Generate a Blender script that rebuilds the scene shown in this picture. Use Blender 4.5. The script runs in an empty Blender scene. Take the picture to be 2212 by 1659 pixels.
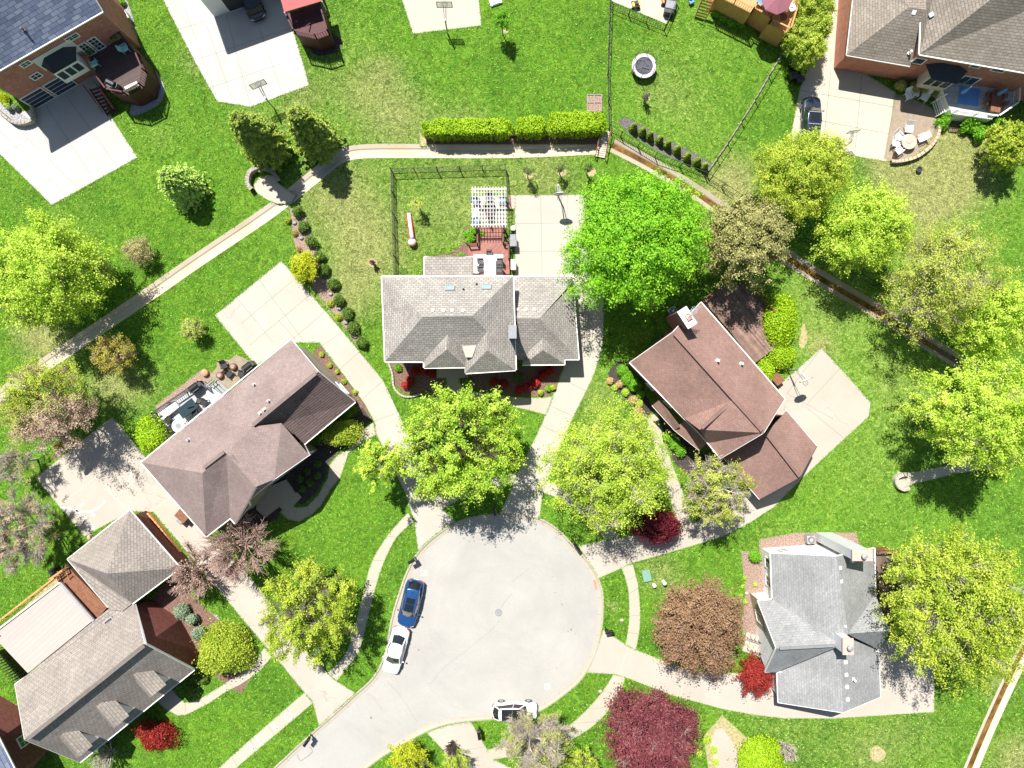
import bpy, bmesh, math, random
import numpy as np
from mathutils import Vector, Matrix
from mathutils.geometry import delaunay_2d_cdt, tessellate_polygon
R = math.radians
random.seed(7); rng = np.random.default_rng(7)
scene = bpy.context.scene
# ------------------------------------------------ camera, sky, sun, exposure
S, H = 0.046, 70.0           # metres per survey unit on the ground, camera height
CX, CY = 1106.0, 829.5
cam_d = bpy.data.cameras.new('camera'); cam = bpy.data.objects.new('camera', cam_d)
scene.collection.objects.link(cam); scene.camera = cam
cam.location = (0, 0, H); cam.rotation_euler = (0, 0, 0)
cam_d.sensor_width = 36.0; cam_d.lens = 36.0 * H / (2212 * S)
cam_d.clip_end = 3000
SUN_EL, SUN_AZ = R(59), math.atan2(-0.42, 0.91)      # azimuth measured clockwise from +Y
w = bpy.data.worlds.new('World'); scene.world = w; w.use_nodes = True
nt = w.node_tree; bg = nt.nodes['Background']
sky = nt.nodes.new('ShaderNodeTexSky'); sky.sky_type = 'NISHITA'; sky.sun_disc = False
sky.sun_elevation = SUN_EL; sky.sun_rotation = SUN_AZ
nt.links.new(sky.outputs[0], bg.inputs[0]); bg.inputs[1].default_value = 0.06
sd = bpy.data.lights.new('sun', 'SUN'); sd.energy = 4.8; sd.angle = R(0.5); sd.color = (1, 0.955, 0.88)
sun = bpy.data.objects.new('sun', sd); scene.collection.objects.link(sun)
sdir = Vector((math.sin(SUN_AZ) * math.cos(SUN_EL), math.cos(SUN_AZ) * math.cos(SUN_EL), math.sin(SUN_EL)))
sun.rotation_euler = sdir.to_track_quat('Z', 'Y').to_euler(); sun.location = sdir * 60
vs = scene.view_settings; vs.view_transform = 'Standard'; vs.look = 'None'; vs.exposure = 0.82; vs.gamma = 1
scene.render.engine = 'CYCLES'
# ------------------------------------------------ helpers
COL = scene.collection
def W(px, py, z=0.0):
    k = S * (H - z) / H
    return Vector(((px - CX) * k, (CY - py) * k, z))
def W3(p): return W(p[0], p[1], p[2] if len(p) > 2 else 0)
OX = {0: 0.0, 1: 516.13, 2: 1106.0, 3: 1622.13}; OY = {0: 0.0, 1: 405.53, 2: 811.07, 3: 1216.6}
def T(c, r, *pts):
    out = [(OX[c] + p[0] * .26667, OY[r] + p[1] * .26667) + tuple(p[2:]) for p in pts]
    return out if len(out) > 1 else out[0]
def smooth(pts, n=4, closed=False):
    P = [Vector(p) for p in pts]; N = len(P); out = []
    for i in range(N if closed else N - 1):
        p0 = P[(i - 1) % N] if closed or i > 0 else P[0]
        p1, p2 = P[i], P[(i + 1) % N]
        p3 = P[(i + 2) % N] if closed or i + 2 < N else P[-1]
        for k in range(n):
            t = k / n
            out.append(tuple(0.5 * ((2 * p1) + (p2 - p0) * t + (2 * p0 - 5 * p1 + 4 * p2 - p3) * t * t + (3 * p1 - p0 - 3 * p2 + p3) * t ** 3)))
    if not closed: out.append(tuple(P[-1]))
    return out
def area2(P): return sum(P[i][0] * P[(i + 1) % len(P)][1] - P[(i + 1) % len(P)][0] * P[i][1] for i in range(len(P)))
def offset_poly(P, d):
    """closed polygon, moved inwards by d"""
    s = 1 if area2(P) > 0 else -1; n = len(P); out = []
    for i in range(n):
        a, b, c = Vector(P[i - 1][:2]), Vector(P[i][:2]), Vector(P[(i + 1) % n][:2])
        e1 = (b - a).normalized(); e2 = (c - b).normalized()
        n1 = Vector((-e1.y, e1.x)) * s; n2 = Vector((-e2.y, e2.x)) * s
        m = n1 + n2
        if m.length < 1e-6: m = n1
        m.normalize(); q = b + m * (d / max(0.45, m.dot(n1)))
        out.append((q.x, q.y))
    return out
def offset_line(P, d):
    out = []; n = len(P)
    for i in range(n):
        a = Vector(P[max(0, i - 1)][:2]); b = Vector(P[min(n - 1, i + 1)][:2])
        e = (b - a).normalized(); out.append((P[i][0] - e.y * d, P[i][1] + e.x * d))
    return out
def tag(o, label=None, cat=None, group=None, kind=None):
    if label: o['label'] = label
    if cat: o['category'] = cat
    if group: o['group'] = group
    if kind: o['kind'] = kind
    return o
OFF = {}
def thing(name, loc, label, cat, group=None, rz=0):
    o = bpy.data.objects.new(name, None); COL.objects.link(o); o.location = loc; o.rotation_euler = (0, 0, rz)
    o.empty_display_size = .3
    OFF[o] = Vector(loc); return tag(o, label, cat, group)
class MB:
    def __init__(s): s.v = []; s.f = []; s.uv = {}
    def add(s, vs_, fs):
        b = len(s.v); s.v += [tuple(v) for v in vs_]; s.f += [tuple(i + b for i in f) for f in fs]
        return s
    def poly(s, pts): return s.add(pts, [tuple(range(len(pts)))])
    def box(s, c, sz, rz=0, tilt=None):
        hx, hy, hz = sz[0] / 2, sz[1] / 2, sz[2] / 2
        m = Matrix.Rotation(rz, 3, 'Z')
        if tilt is not None: m = m @ tilt
        vs_ = [Vector(c) + m @ Vector((x * hx, y * hy, z * hz)) for x, y, z in ((-1,-1,-1),(1,-1,-1),(1,1,-1),(-1,1,-1),(-1,-1,1),(1,-1,1),(1,1,1),(-1,1,1))]
        return s.add(vs_, [(3,2,1,0),(4,5,6,7),(0,1,5,4),(1,2,6,5),(2,3,7,6),(3,0,4,7)])
    def bar(s, p, q, wd, ht):
        p, q = Vector(p), Vector(q); d = q - p
        if d.length < 1e-6: return s
        d.normalize(); up = Vector((0, 0, 1)) if abs(d.z) < .95 else Vector((1, 0, 0))
        x = d.cross(up).normalized() * wd / 2; y = x.cross(d).normalized() * ht / 2
        vs_ = [p - x - y, p + x - y, p + x + y, p - x + y, q - x - y, q + x - y, q + x + y, q - x + y]
        return s.add(vs_, [(3,2,1,0),(4,5,6,7),(0,1,5,4),(1,2,6,5),(2,3,7,6),(3,0,4,7)])
    def tube(s, p, q, r0, r1=None, n=8, cap=True):
        r1 = r0 if r1 is None else r1
        p, q = Vector(p), Vector(q); d = (q - p).normalized(); up = Vector((0, 0, 1)) if abs(d.z) < .95 else Vector((1, 0, 0))
        x = d.cross(up).normalized(); y = x.cross(d)
        vs_ = [c + (x * math.cos(a) + y * math.sin(a)) * r for c, r in ((p, r0), (q, r1)) for a in [2 * math.pi * i / n for i in range(n)]]
        fs = [(i, (i + 1) % n, n + (i + 1) % n, n + i) for i in range(n)]
        if cap: fs += [tuple(range(n - 1, -1, -1)), tuple(range(n, 2 * n))]
        return s.add(vs_, fs)
    def path(s, pts, r, n=6):
        for a, b in zip(pts[:-1], pts[1:]): s.tube(a, b, r, n=n)
        return s
    def lathe(s, c, prof, n=16, sx=1, sy=1):
        c = Vector(c); m = len(prof)
        vs_ = [c + Vector((r * math.cos(2 * math.pi * i / n) * sx, r * math.sin(2 * math.pi * i / n) * sy, z)) for r, z in prof for i in range(n)]
        fs = [(j * n + i, j * n + (i + 1) % n, (j + 1) * n + (i + 1) % n, (j + 1) * n + i) for j in range(m - 1) for i in range(n)]
        fs += [tuple(range(n - 1, -1, -1)), tuple(range((m - 1) * n, m * n))]
        return s.add(vs_, fs)
    def prism(s, P, z0, z1):
        """P: plan polygon in metres"""
        if area2(P) < 0: P = P[::-1]
        n = len(P); tri = tessellate_polygon([[Vector((p[0], p[1], 0)) for p in P]])
        vs_ = [(p[0], p[1], z0) for p in P] + [(p[0], p[1], z1) for p in P]
        fs = [(i, (i + 1) % n, n + (i + 1) % n, n + i) for i in range(n)]
        for t in tri:
            a, b, c = [Vector(P[i][:2]) for i in t]
            if (b - a).cross(c - a) < 0: t = (t[0], t[2], t[1])
            fs.append(tuple(n + i for i in t)); fs.append(tuple(reversed(t)))
        return s.add(vs_, fs)
    def sheet(s, P, z):
        if area2(P) < 0: P = P[::-1]
        tri = tessellate_polygon([[Vector((p[0], p[1], 0)) for p in P]]); fs = []
        for t in tri:
            a, b, c = [Vector(P[i][:2]) for i in t]
            fs.append(t if (b - a).cross(c - a) > 0 else (t[0], t[2], t[1]))
        return s.add([(p[0], p[1], z) for p in P], fs)
    def ribbon(s, L, prof, closed=False):
        """L: centre line in metres, prof: [(offset, z)]"""
        n = len(L); rows = [offset_line(L, o) for o, z in prof]
        vs_ = [(rows[j][i][0], rows[j][i][1], prof[j][1]) for j in range(len(prof)) for i in range(n)]
        fs = [(j * n + i, j * n + i + 1, (j + 1) * n + i + 1, (j + 1) * n + i) for j in range(len(prof) - 1) for i in range(n - 1)]
        return s.add(vs_, fs)
    def build(s, name, mat, parent=None, bevel=0, subd=0, smoothf=False, solid=0):
        me = bpy.data.meshes.new(name); off = OFF.get(parent, Vector((0, 0, 0))) if parent else Vector((0, 0, 0))
        me.from_pydata([(v[0] - off.x, v[1] - off.y, v[2] - off.z) for v in s.v], [], s.f)
        if s.uv:
            ul = me.uv_layers.new(name='UVMap')
            for p in me.polygons:
                if p.index in s.uv:
                    for li, uvv in zip(p.loop_indices, s.uv[p.index]): ul.data[li].uv = uvv
        me.materials.append(mat)
        if smoothf: me.polygons.foreach_set('use_smooth', [True] * len(me.polygons))
        me.update()
        o = bpy.data.objects.new(name, me); COL.objects.link(o)
        if parent: o.parent = parent
        OFF[o] = off
        if bevel:
            m = o.modifiers.new('bevel', 'BEVEL'); m.width = bevel; m.segments = 2; m.limit_method = 'ANGLE'
        if solid:
            m = o.modifiers.new('solid', 'SOLIDIFY'); m.thickness = solid; m.offset = -1
        if subd:
            m = o.modifiers.new('sub', 'SUBSURF'); m.levels = subd; m.render_levels = subd
        return o
def copy_tree(o, parent=None):
    c = o.copy(); COL.objects.link(c); OFF[c] = OFF.get(o, Vector((0, 0, 0)))
    if parent: c.parent = parent
    for ch in list(o.children): copy_tree(ch, c)
    return c
# ------------------------------------------------ materials
def newmat(name):
    m = bpy.data.materials.new(name); m.use_nodes = True; n = m.node_tree.nodes
    return m, m.node_tree, n['Principled BSDF']
def nd(nt_, t, **kw):
    n = nt_.nodes.new('ShaderNode' + t)
    for k, v in kw.items():
        if k in n.inputs: n.inputs[k].default_value = v
        else: setattr(n, k, v)
    return n
def mixc(nt_, fac, a, b, mode='MIX'):
    m = nt_.nodes.new('ShaderNodeMix'); m.data_type = 'RGBA'; m.blend_type = mode
    for sock, val in ((m.inputs[0], fac), (m.inputs[6], a), (m.inputs[7], b)):
        if isinstance(val, bpy.types.NodeSocket): nt_.links.new(val, sock)
        elif isinstance(val, (int, float)): sock.default_value = val
        else: sock.default_value = (*val, 1)
    return m.outputs[2]
def ramp(nt_, src, lo, hi, a=0.0, b=1.0):
    m = nt_.nodes.new('ShaderNodeMapRange'); m.inputs[1].default_value = lo; m.inputs[2].default_value = hi
    m.inputs[3].default_value = a; m.inputs[4].default_value = b; nt_.links.new(src, m.inputs[0]); return m.outputs[0]
def noise(nt_, vec, scale, detail=4, rough=.6, dist=0):
    n = nt_.nodes.new('ShaderNodeTexNoise'); n.inputs['Scale'].default_value = scale; n.inputs['Detail'].default_value = detail
    n.inputs['Roughness'].default_value = rough; n.inputs['Distortion'].default_value = dist; nt_.links.new(vec, n.inputs['Vector']); return n.outputs['Fac']
def pos(nt_): return nt_.nodes.new('ShaderNodeNewGeometry').outputs['Position']
def bump(nt_, bs, h, strength=.3, dist=.02):
    b = nt_.nodes.new('ShaderNodeBump'); b.inputs['Strength'].default_value = strength; b.inputs['Distance'].default_value = dist
    nt_.links.new(h, b.inputs['Height']); nt_.links.new(b.outputs[0], bs.inputs['Normal'])
def M_plain(name, c, rough=.6, var=.18, scale=6, metal=0, bmp=.15, spec=None, c2=None):
    m, t, b = newmat(name); p = pos(t); f = noise(t, p, scale, 5)
    f2 = ramp(t, f, .3, .7); lo = tuple(x * (1 - var) for x in c); hi = c2 if c2 else tuple(min(1, x * (1 + var)) for x in c)
    t.links.new(mixc(t, f2, lo, hi), b.inputs['Base Color'])
    b.inputs['Roughness'].default_value = rough; b.inputs['Metallic'].default_value = metal
    if spec is not None: b.inputs['Specular IOR Level'].default_value = spec
    if bmp: bump(t, b, noise(t, p, scale * 6, 3), bmp)
    return m
def M_concrete(name, c, stain=(.30, .27, .22), amt=.35, agg=.5, crack=True, fine=9, sweep=False):
    m, t, b = newmat(name); p = pos(t)
    big = ramp(t, noise(t, p, .16, 6, .65, .6), .38, .68)
    col = mixc(t, mathm(t, 'MULTIPLY', big, amt), c, stain)
    fi = ramp(t, noise(t, p, fine, 6, .75), .3, .7)
    col = mixc(t, fi, mixc(t, 1, col, (1 - .22 * agg,) * 3, 'MULTIPLY'), mixc(t, 1, col, (1.0, 1.0, 1.0), 'MULTIPLY'))
    sp = ramp(t, noise(t, p, 2.2, 8, .8, 1.5), .62, .74)
    col = mixc(t, mathm(t, 'MULTIPLY', sp, .35 * agg + .1), col, tuple(x * .62 for x in c))
    if sweep:
        d = nd(t, 'VectorMath', operation='DISTANCE'); t.links.new(p, d.inputs[0]); d.inputs[1].default_value = (-1.0, -22.8, 0)
        ww = mathm(t, 'ADD', d.outputs['Value'], mathm(t, 'MULTIPLY', noise(t, p, .12, 6), 9.0))
        cv = t.nodes.new('ShaderNodeCombineXYZ'); t.links.new(ww, cv.inputs[0])
        rg = noise(t, cv.outputs[0], 1.6, 5, .7)
        col = mixc(t, mathm(t, 'MULTIPLY', ramp(t, rg, .45, .72), .16), col, (.24, .235, .22))
        pk = ramp(t, noise(t, p, .5, 8, .8, .8), .60, .75)
        col = mixc(t, mathm(t, 'MULTIPLY', pk, .4), col, (.22, .215, .2))
        sk = ramp(t, noise(t, p, 7, 4, .7), .70, .74); gt = ramp(t, noise(t, p, .35, 3), .52, .62)
        col = mixc(t, mathm(t, 'MULTIPLY', mathm(t, 'MULTIPLY', sk, gt), .75), col, (.09, .09, .085))
    if crack:
        v = nd(t, 'TexVoronoi', feature='DISTANCE_TO_EDGE', Scale=.11)
        wv = t.nodes.new('ShaderNodeVectorMath'); wv.operation = 'ADD'; t.links.new(p, wv.inputs[0])
        nn = nd(t, 'TexNoise', Scale=.9, Detail=6); t.links.new(p, nn.inputs['Vector'])
        sc = t.nodes.new('ShaderNodeVectorMath'); sc.operation = 'SCALE'; sc.inputs[3].default_value = 1.6; t.links.new(nn.outputs['Color'], sc.inputs[0])
        t.links.new(sc.outputs[0], wv.inputs[1]); t.links.new(wv.outputs[0], v.inputs['Vector'])
        ck = ramp(t, v.outputs['Distance'], .0015, .0045, 1, 0)
        gate = ramp(t, noise(t, p, .13, 2), .5, .6)
        col = mixc(t, mathm(t, 'MULTIPLY', mathm(t, 'MULTIPLY', ck, gate), .3), col, (.12, .11, .10))
    t.links.new(col, b.inputs['Base Color']); b.inputs['Roughness'].default_value = .9; b.inputs['Specular IOR Level'].default_value = .25
    bump(t, b, noise(t, p, 30, 4), .15, .01); return m
def mathm(t, op, a, b_=None):
    n = t.nodes.new('ShaderNodeMath'); n.operation = op
    for s_, v in ((n.inputs[0], a), (n.inputs[1], b_)):
        if v is None: continue
        if isinstance(v, bpy.types.NodeSocket): t.links.new(v, s_)
        else: s_.default_value = v
    return n.outputs[0]
def M_shingle(name, c, c2, row=.28, bw=.5, contrast=.55):
    m, t, b = newmat(name); uv = nd(t, 'UVMap').outputs[0]; p = pos(t)
    br = nd(t, 'TexBrick', Scale=1.0); t.links.new(uv, br.inputs['Vector'])
    br.inputs['Color1'].default_value = (*c, 1); br.inputs['Color2'].default_value = (*c2, 1)
    br.inputs['Mortar'].default_value = (*[x * contrast for x in c], 1)
    br.inputs['Mortar Size'].default_value = .028; br.inputs['Brick Width'].default_value = bw; br.inputs['Row Height'].default_value = row
    br.inputs['Mortar Smooth'].default_value = .4; br.inputs['Bias'].default_value = -.1
    n1 = ramp(t, noise(t, p, 3.5, 6, .75), .3, .7, .78, 1.12)
    n2 = ramp(t, noise(t, p, .35, 4), .32, .68, .84, 1.08)
    k = mathm(t, 'MULTIPLY', n1, n2)
    cc = t.nodes.new('ShaderNodeCombineColor')
    for i in range(3): t.links.new(k, cc.inputs[i])
    t.links.new(mixc(t, 1, br.outputs['Color'], cc.outputs[0], 'MULTIPLY'), b.inputs['Base Color'])
    b.inputs['Roughness'].default_value = .95; b.inputs['Specular IOR Level'].default_value = .15
    bump(t, b, br.outputs['Fac'], -.5, .03); return m
def M_lines(name, c, gap, period=.14, axis='uv', amt=.8, var=.2, fac=.08):
    """boards or metal ribs: parallel gaps along u"""
    m, t, b = newmat(name); p = pos(t)
    uv = nd(t, 'UVMap').outputs[0]; sx = nd(t, 'SeparateXYZ'); t.links.new(uv, sx.inputs[0])
    f = mathm(t, 'FRACT', mathm(t, 'DIVIDE', sx.outputs[1], period)); g = ramp(t, f, fac, fac + .04, 1, 0)
    fl = mathm(t, 'FLOOR', mathm(t, 'DIVIDE', sx.outputs[1], period))
    wn = nd(t, 'TexWhiteNoise', noise_dimensions='1D'); t.links.new(fl, wn.inputs['W'])
    k = ramp(t, wn.outputs[0], 0, 1, 1 - var, 1 + var * .4); k2 = mathm(t, 'MULTIPLY', k, ramp(t, noise(t, p, 1.6, 6, .7), .3, .75, 1 - var, 1 + var * .5))
    cc = t.nodes.new('ShaderNodeCombineColor')
    for i in range(3): t.links.new(k2, cc.inputs[i])
    col = mixc(t, 1, c, cc.outputs[0], 'MULTIPLY')
    t.links.new(mixc(t, mathm(t, 'MULTIPLY', g, amt), col, gap), b.inputs['Base Color']); b.inputs['Roughness'].default_value = .75
    bump(t, b, g, -.4, .02); return m
def M_brick(name, c, c2, mortar=(.35, .3, .27)):
    m, t, b = newmat(name); uv = nd(t, 'UVMap').outputs[0]
    br = nd(t, 'TexBrick', Scale=1.0); t.links.new(uv, br.inputs['Vector'])
    br.inputs['Color1'].default_value = (*c, 1); br.inputs['Color2'].default_value = (*c2, 1); br.inputs['Mortar'].default_value = (*mortar, 1)
    br.inputs['Mortar Size'].default_value = .012; br.inputs['Brick Width'].default_value = .3; br.inputs['Row Height'].default_value = .1
    n1 = ramp(t, noise(t, pos(t), 2, 6, .7), .3, .7, .75, 1.15)
    cc = t.nodes.new('ShaderNodeCombineColor')
    for i in range(3): t.links.new(n1, cc.inputs[i])
    t.links.new(mixc(t, 1, br.outputs['Color'], cc.outputs[0], 'MULTIPLY'), b.inputs['Base Color'])
    b.inputs['Roughness'].default_value = .9; return m
def M_gloss(name, c, rough=.15, metal=0, coat=.6):
    m, t, b = newmat(name); p = pos(t); f = ramp(t, noise(t, p, 3, 3), .3, .7)
    t.links.new(mixc(t, f, tuple(x * .93 for x in c), c), b.inputs['Base Color'])
    b.inputs['Roughness'].default_value = rough; b.inputs['Metallic'].default_value = metal; b.inputs['Coat Weight'].default_value = coat; return m
def M_leaf(name, a, b2, trans=.35, spec=.3, rough=.55):
    m, t, b = newmat(name)
    at = nd(t, 'Attribute', attribute_name='tint'); f = at.outputs['Fac']
    n = ramp(t, noise(t, pos(t), .8, 3), .3, .7)
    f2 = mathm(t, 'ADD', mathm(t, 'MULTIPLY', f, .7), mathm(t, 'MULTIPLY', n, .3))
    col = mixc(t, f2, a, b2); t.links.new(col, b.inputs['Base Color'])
    b.inputs['Roughness'].default_value = rough; b.inputs['Specular IOR Level'].default_value = spec
    tr = nd(t, 'BsdfTranslucent'); t.links.new(mixc(t, 1, col, (1.15, 1.2, .7), 'MULTIPLY'), tr.inputs[0])
    mx = nd(t, 'MixShader'); mx.inputs[0].default_value = trans
    t.links.new(b.outputs[0], mx.inputs[1]); t.links.new(tr.outputs[0], mx.inputs[2])
    t.links.new(mx.outputs[0], t.nodes['Material Output'].inputs[0]); return m
def M_grass():
    m, t, b = newmat('lawn grass'); p = pos(t)
    dry = nd(t, 'Attribute', attribute_name='dry').outputs['Fac']; lime = nd(t, 'Attribute', attribute_name='lime').outputs['Fac']
    n0 = ramp(t, noise(t, p, .18, 5, .6, .5), .35, .65)
    nm = ramp(t, noise(t, p, .55, 5, .65, 1.0), .38, .66)
    n1 = ramp(t, noise(t, p, 1.6, 6, .75, 1.8), .36, .64)
    n2 = ramp(t, noise(t, p, 3.4, 4, .8, 3.2), .38, .62)
    n3 = ramp(t, noise(t, p, 9, 3, .85, 2.0), .34, .66)
    lush = mixc(t, n0, (.040, .19, .006), (.115, .315, .012))
    lush = mixc(t, mathm(t, 'MULTIPLY', nm, .45), lush, (.235, .40, .03))
    deep = ramp(t, noise(t, p, .42, 6, .7, 1.5), .52, .66)
    lush = mixc(t, mathm(t, 'MULTIPLY', deep, .55), lush, (.034, .17, .008))
    lush = mixc(t, mathm(t, 'MULTIPLY', lime, .85), lush, (.22, .43, .045))
    lush = mixc(t, mathm(t, 'MULTIPLY', n2, .5), lush, (.30, .50, .08))
    sx = nd(t, 'SeparateXYZ'); t.links.new(p, sx.inputs[0])
    dg = mathm(t, 'ADD', mathm(t, 'MULTIPLY', sx.outputs[0], .62), mathm(t, 'MULTIPLY', sx.outputs[1], -.78)); dg = mathm(t, 'ADD', dg, mathm(t, 'MULTIPLY', noise(t, p, .3, 3), .8))
    stp = ramp(t, mathm(t, 'SINE', mathm(t, 'MULTIPLY', dg, 4.6)), -.5, .5)
    gate = ramp(t, noise(t, p, .045, 2), .48, .56)
    lush = mixc(t, mathm(t, 'MULTIPLY', mathm(t, 'MULTIPLY', stp, gate), .28), lush, (.20, .38, .03))
    straw = mixc(t, n3, (.27, .32, .06), (.58, .54, .26))
    e = mathm(t, 'ADD', dry, mathm(t, 'MULTIPLY', mathm(t, 'SUBTRACT', mathm(t, 'ADD', n1, n2), .85), .42))
    e = ramp(t, e, .19, 1.02, 0, .85)
    col = mixc(t, e, lush, straw)
    dk = ramp(t, n1, 0, 1, .40, 1.18)
    dk2 = ramp(t, n3, 0, 1, .5, 1.35)
    dk3 = ramp(t, noise(t, p, 5.2, 3, .85, 4), .36, .6, .55, 1.15)
    k = mathm(t, 'MULTIPLY', mathm(t, 'MULTIPLY', dk, dk2), dk3)
    cc = t.nodes.new('ShaderNodeCombineColor')
    for i in range(3): t.links.new(k, cc.inputs[i])
    col = mixc(t, 1, col, cc.outputs[0], 'MULTIPLY')
    t.links.new(col, b.inputs['Base Color']); b.inputs['Roughness'].default_value = .9; b.inputs['Specular IOR Level'].default_value = .1
    bump(t, b, mathm(t, 'ADD', n2, n3), .6, .05); return m
def M_tuft():
    m, t, b = newmat('grass blades'); p = pos(t); tn = nd(t, 'Attribute', attribute_name='tint').outputs['Fac']; dry = nd(t, 'Attribute', attribute_name='dry').outputs['Fac']
    n0 = ramp(t, noise(t, p, .35, 5, .65, 1), .36, .64)
    a = mixc(t, n0, (.035, .20, .006), (.10, .34, .014)); c = mixc(t, ramp(t, tn, .45, 1), a, (.34, .50, .09))
    e = mathm(t, 'ADD', mathm(t, 'MULTIPLY', dry, .8), mathm(t, 'MULTIPLY', tn, .25))
    c = mixc(t, ramp(t, e, .3, .9, 0, .8), c, (.46, .44, .18)); t.links.new(c, b.inputs['Base Color']); b.inputs['Roughness'].default_value = .8; b.inputs['Specular IOR Level'].default_value = .15; return m
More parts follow.
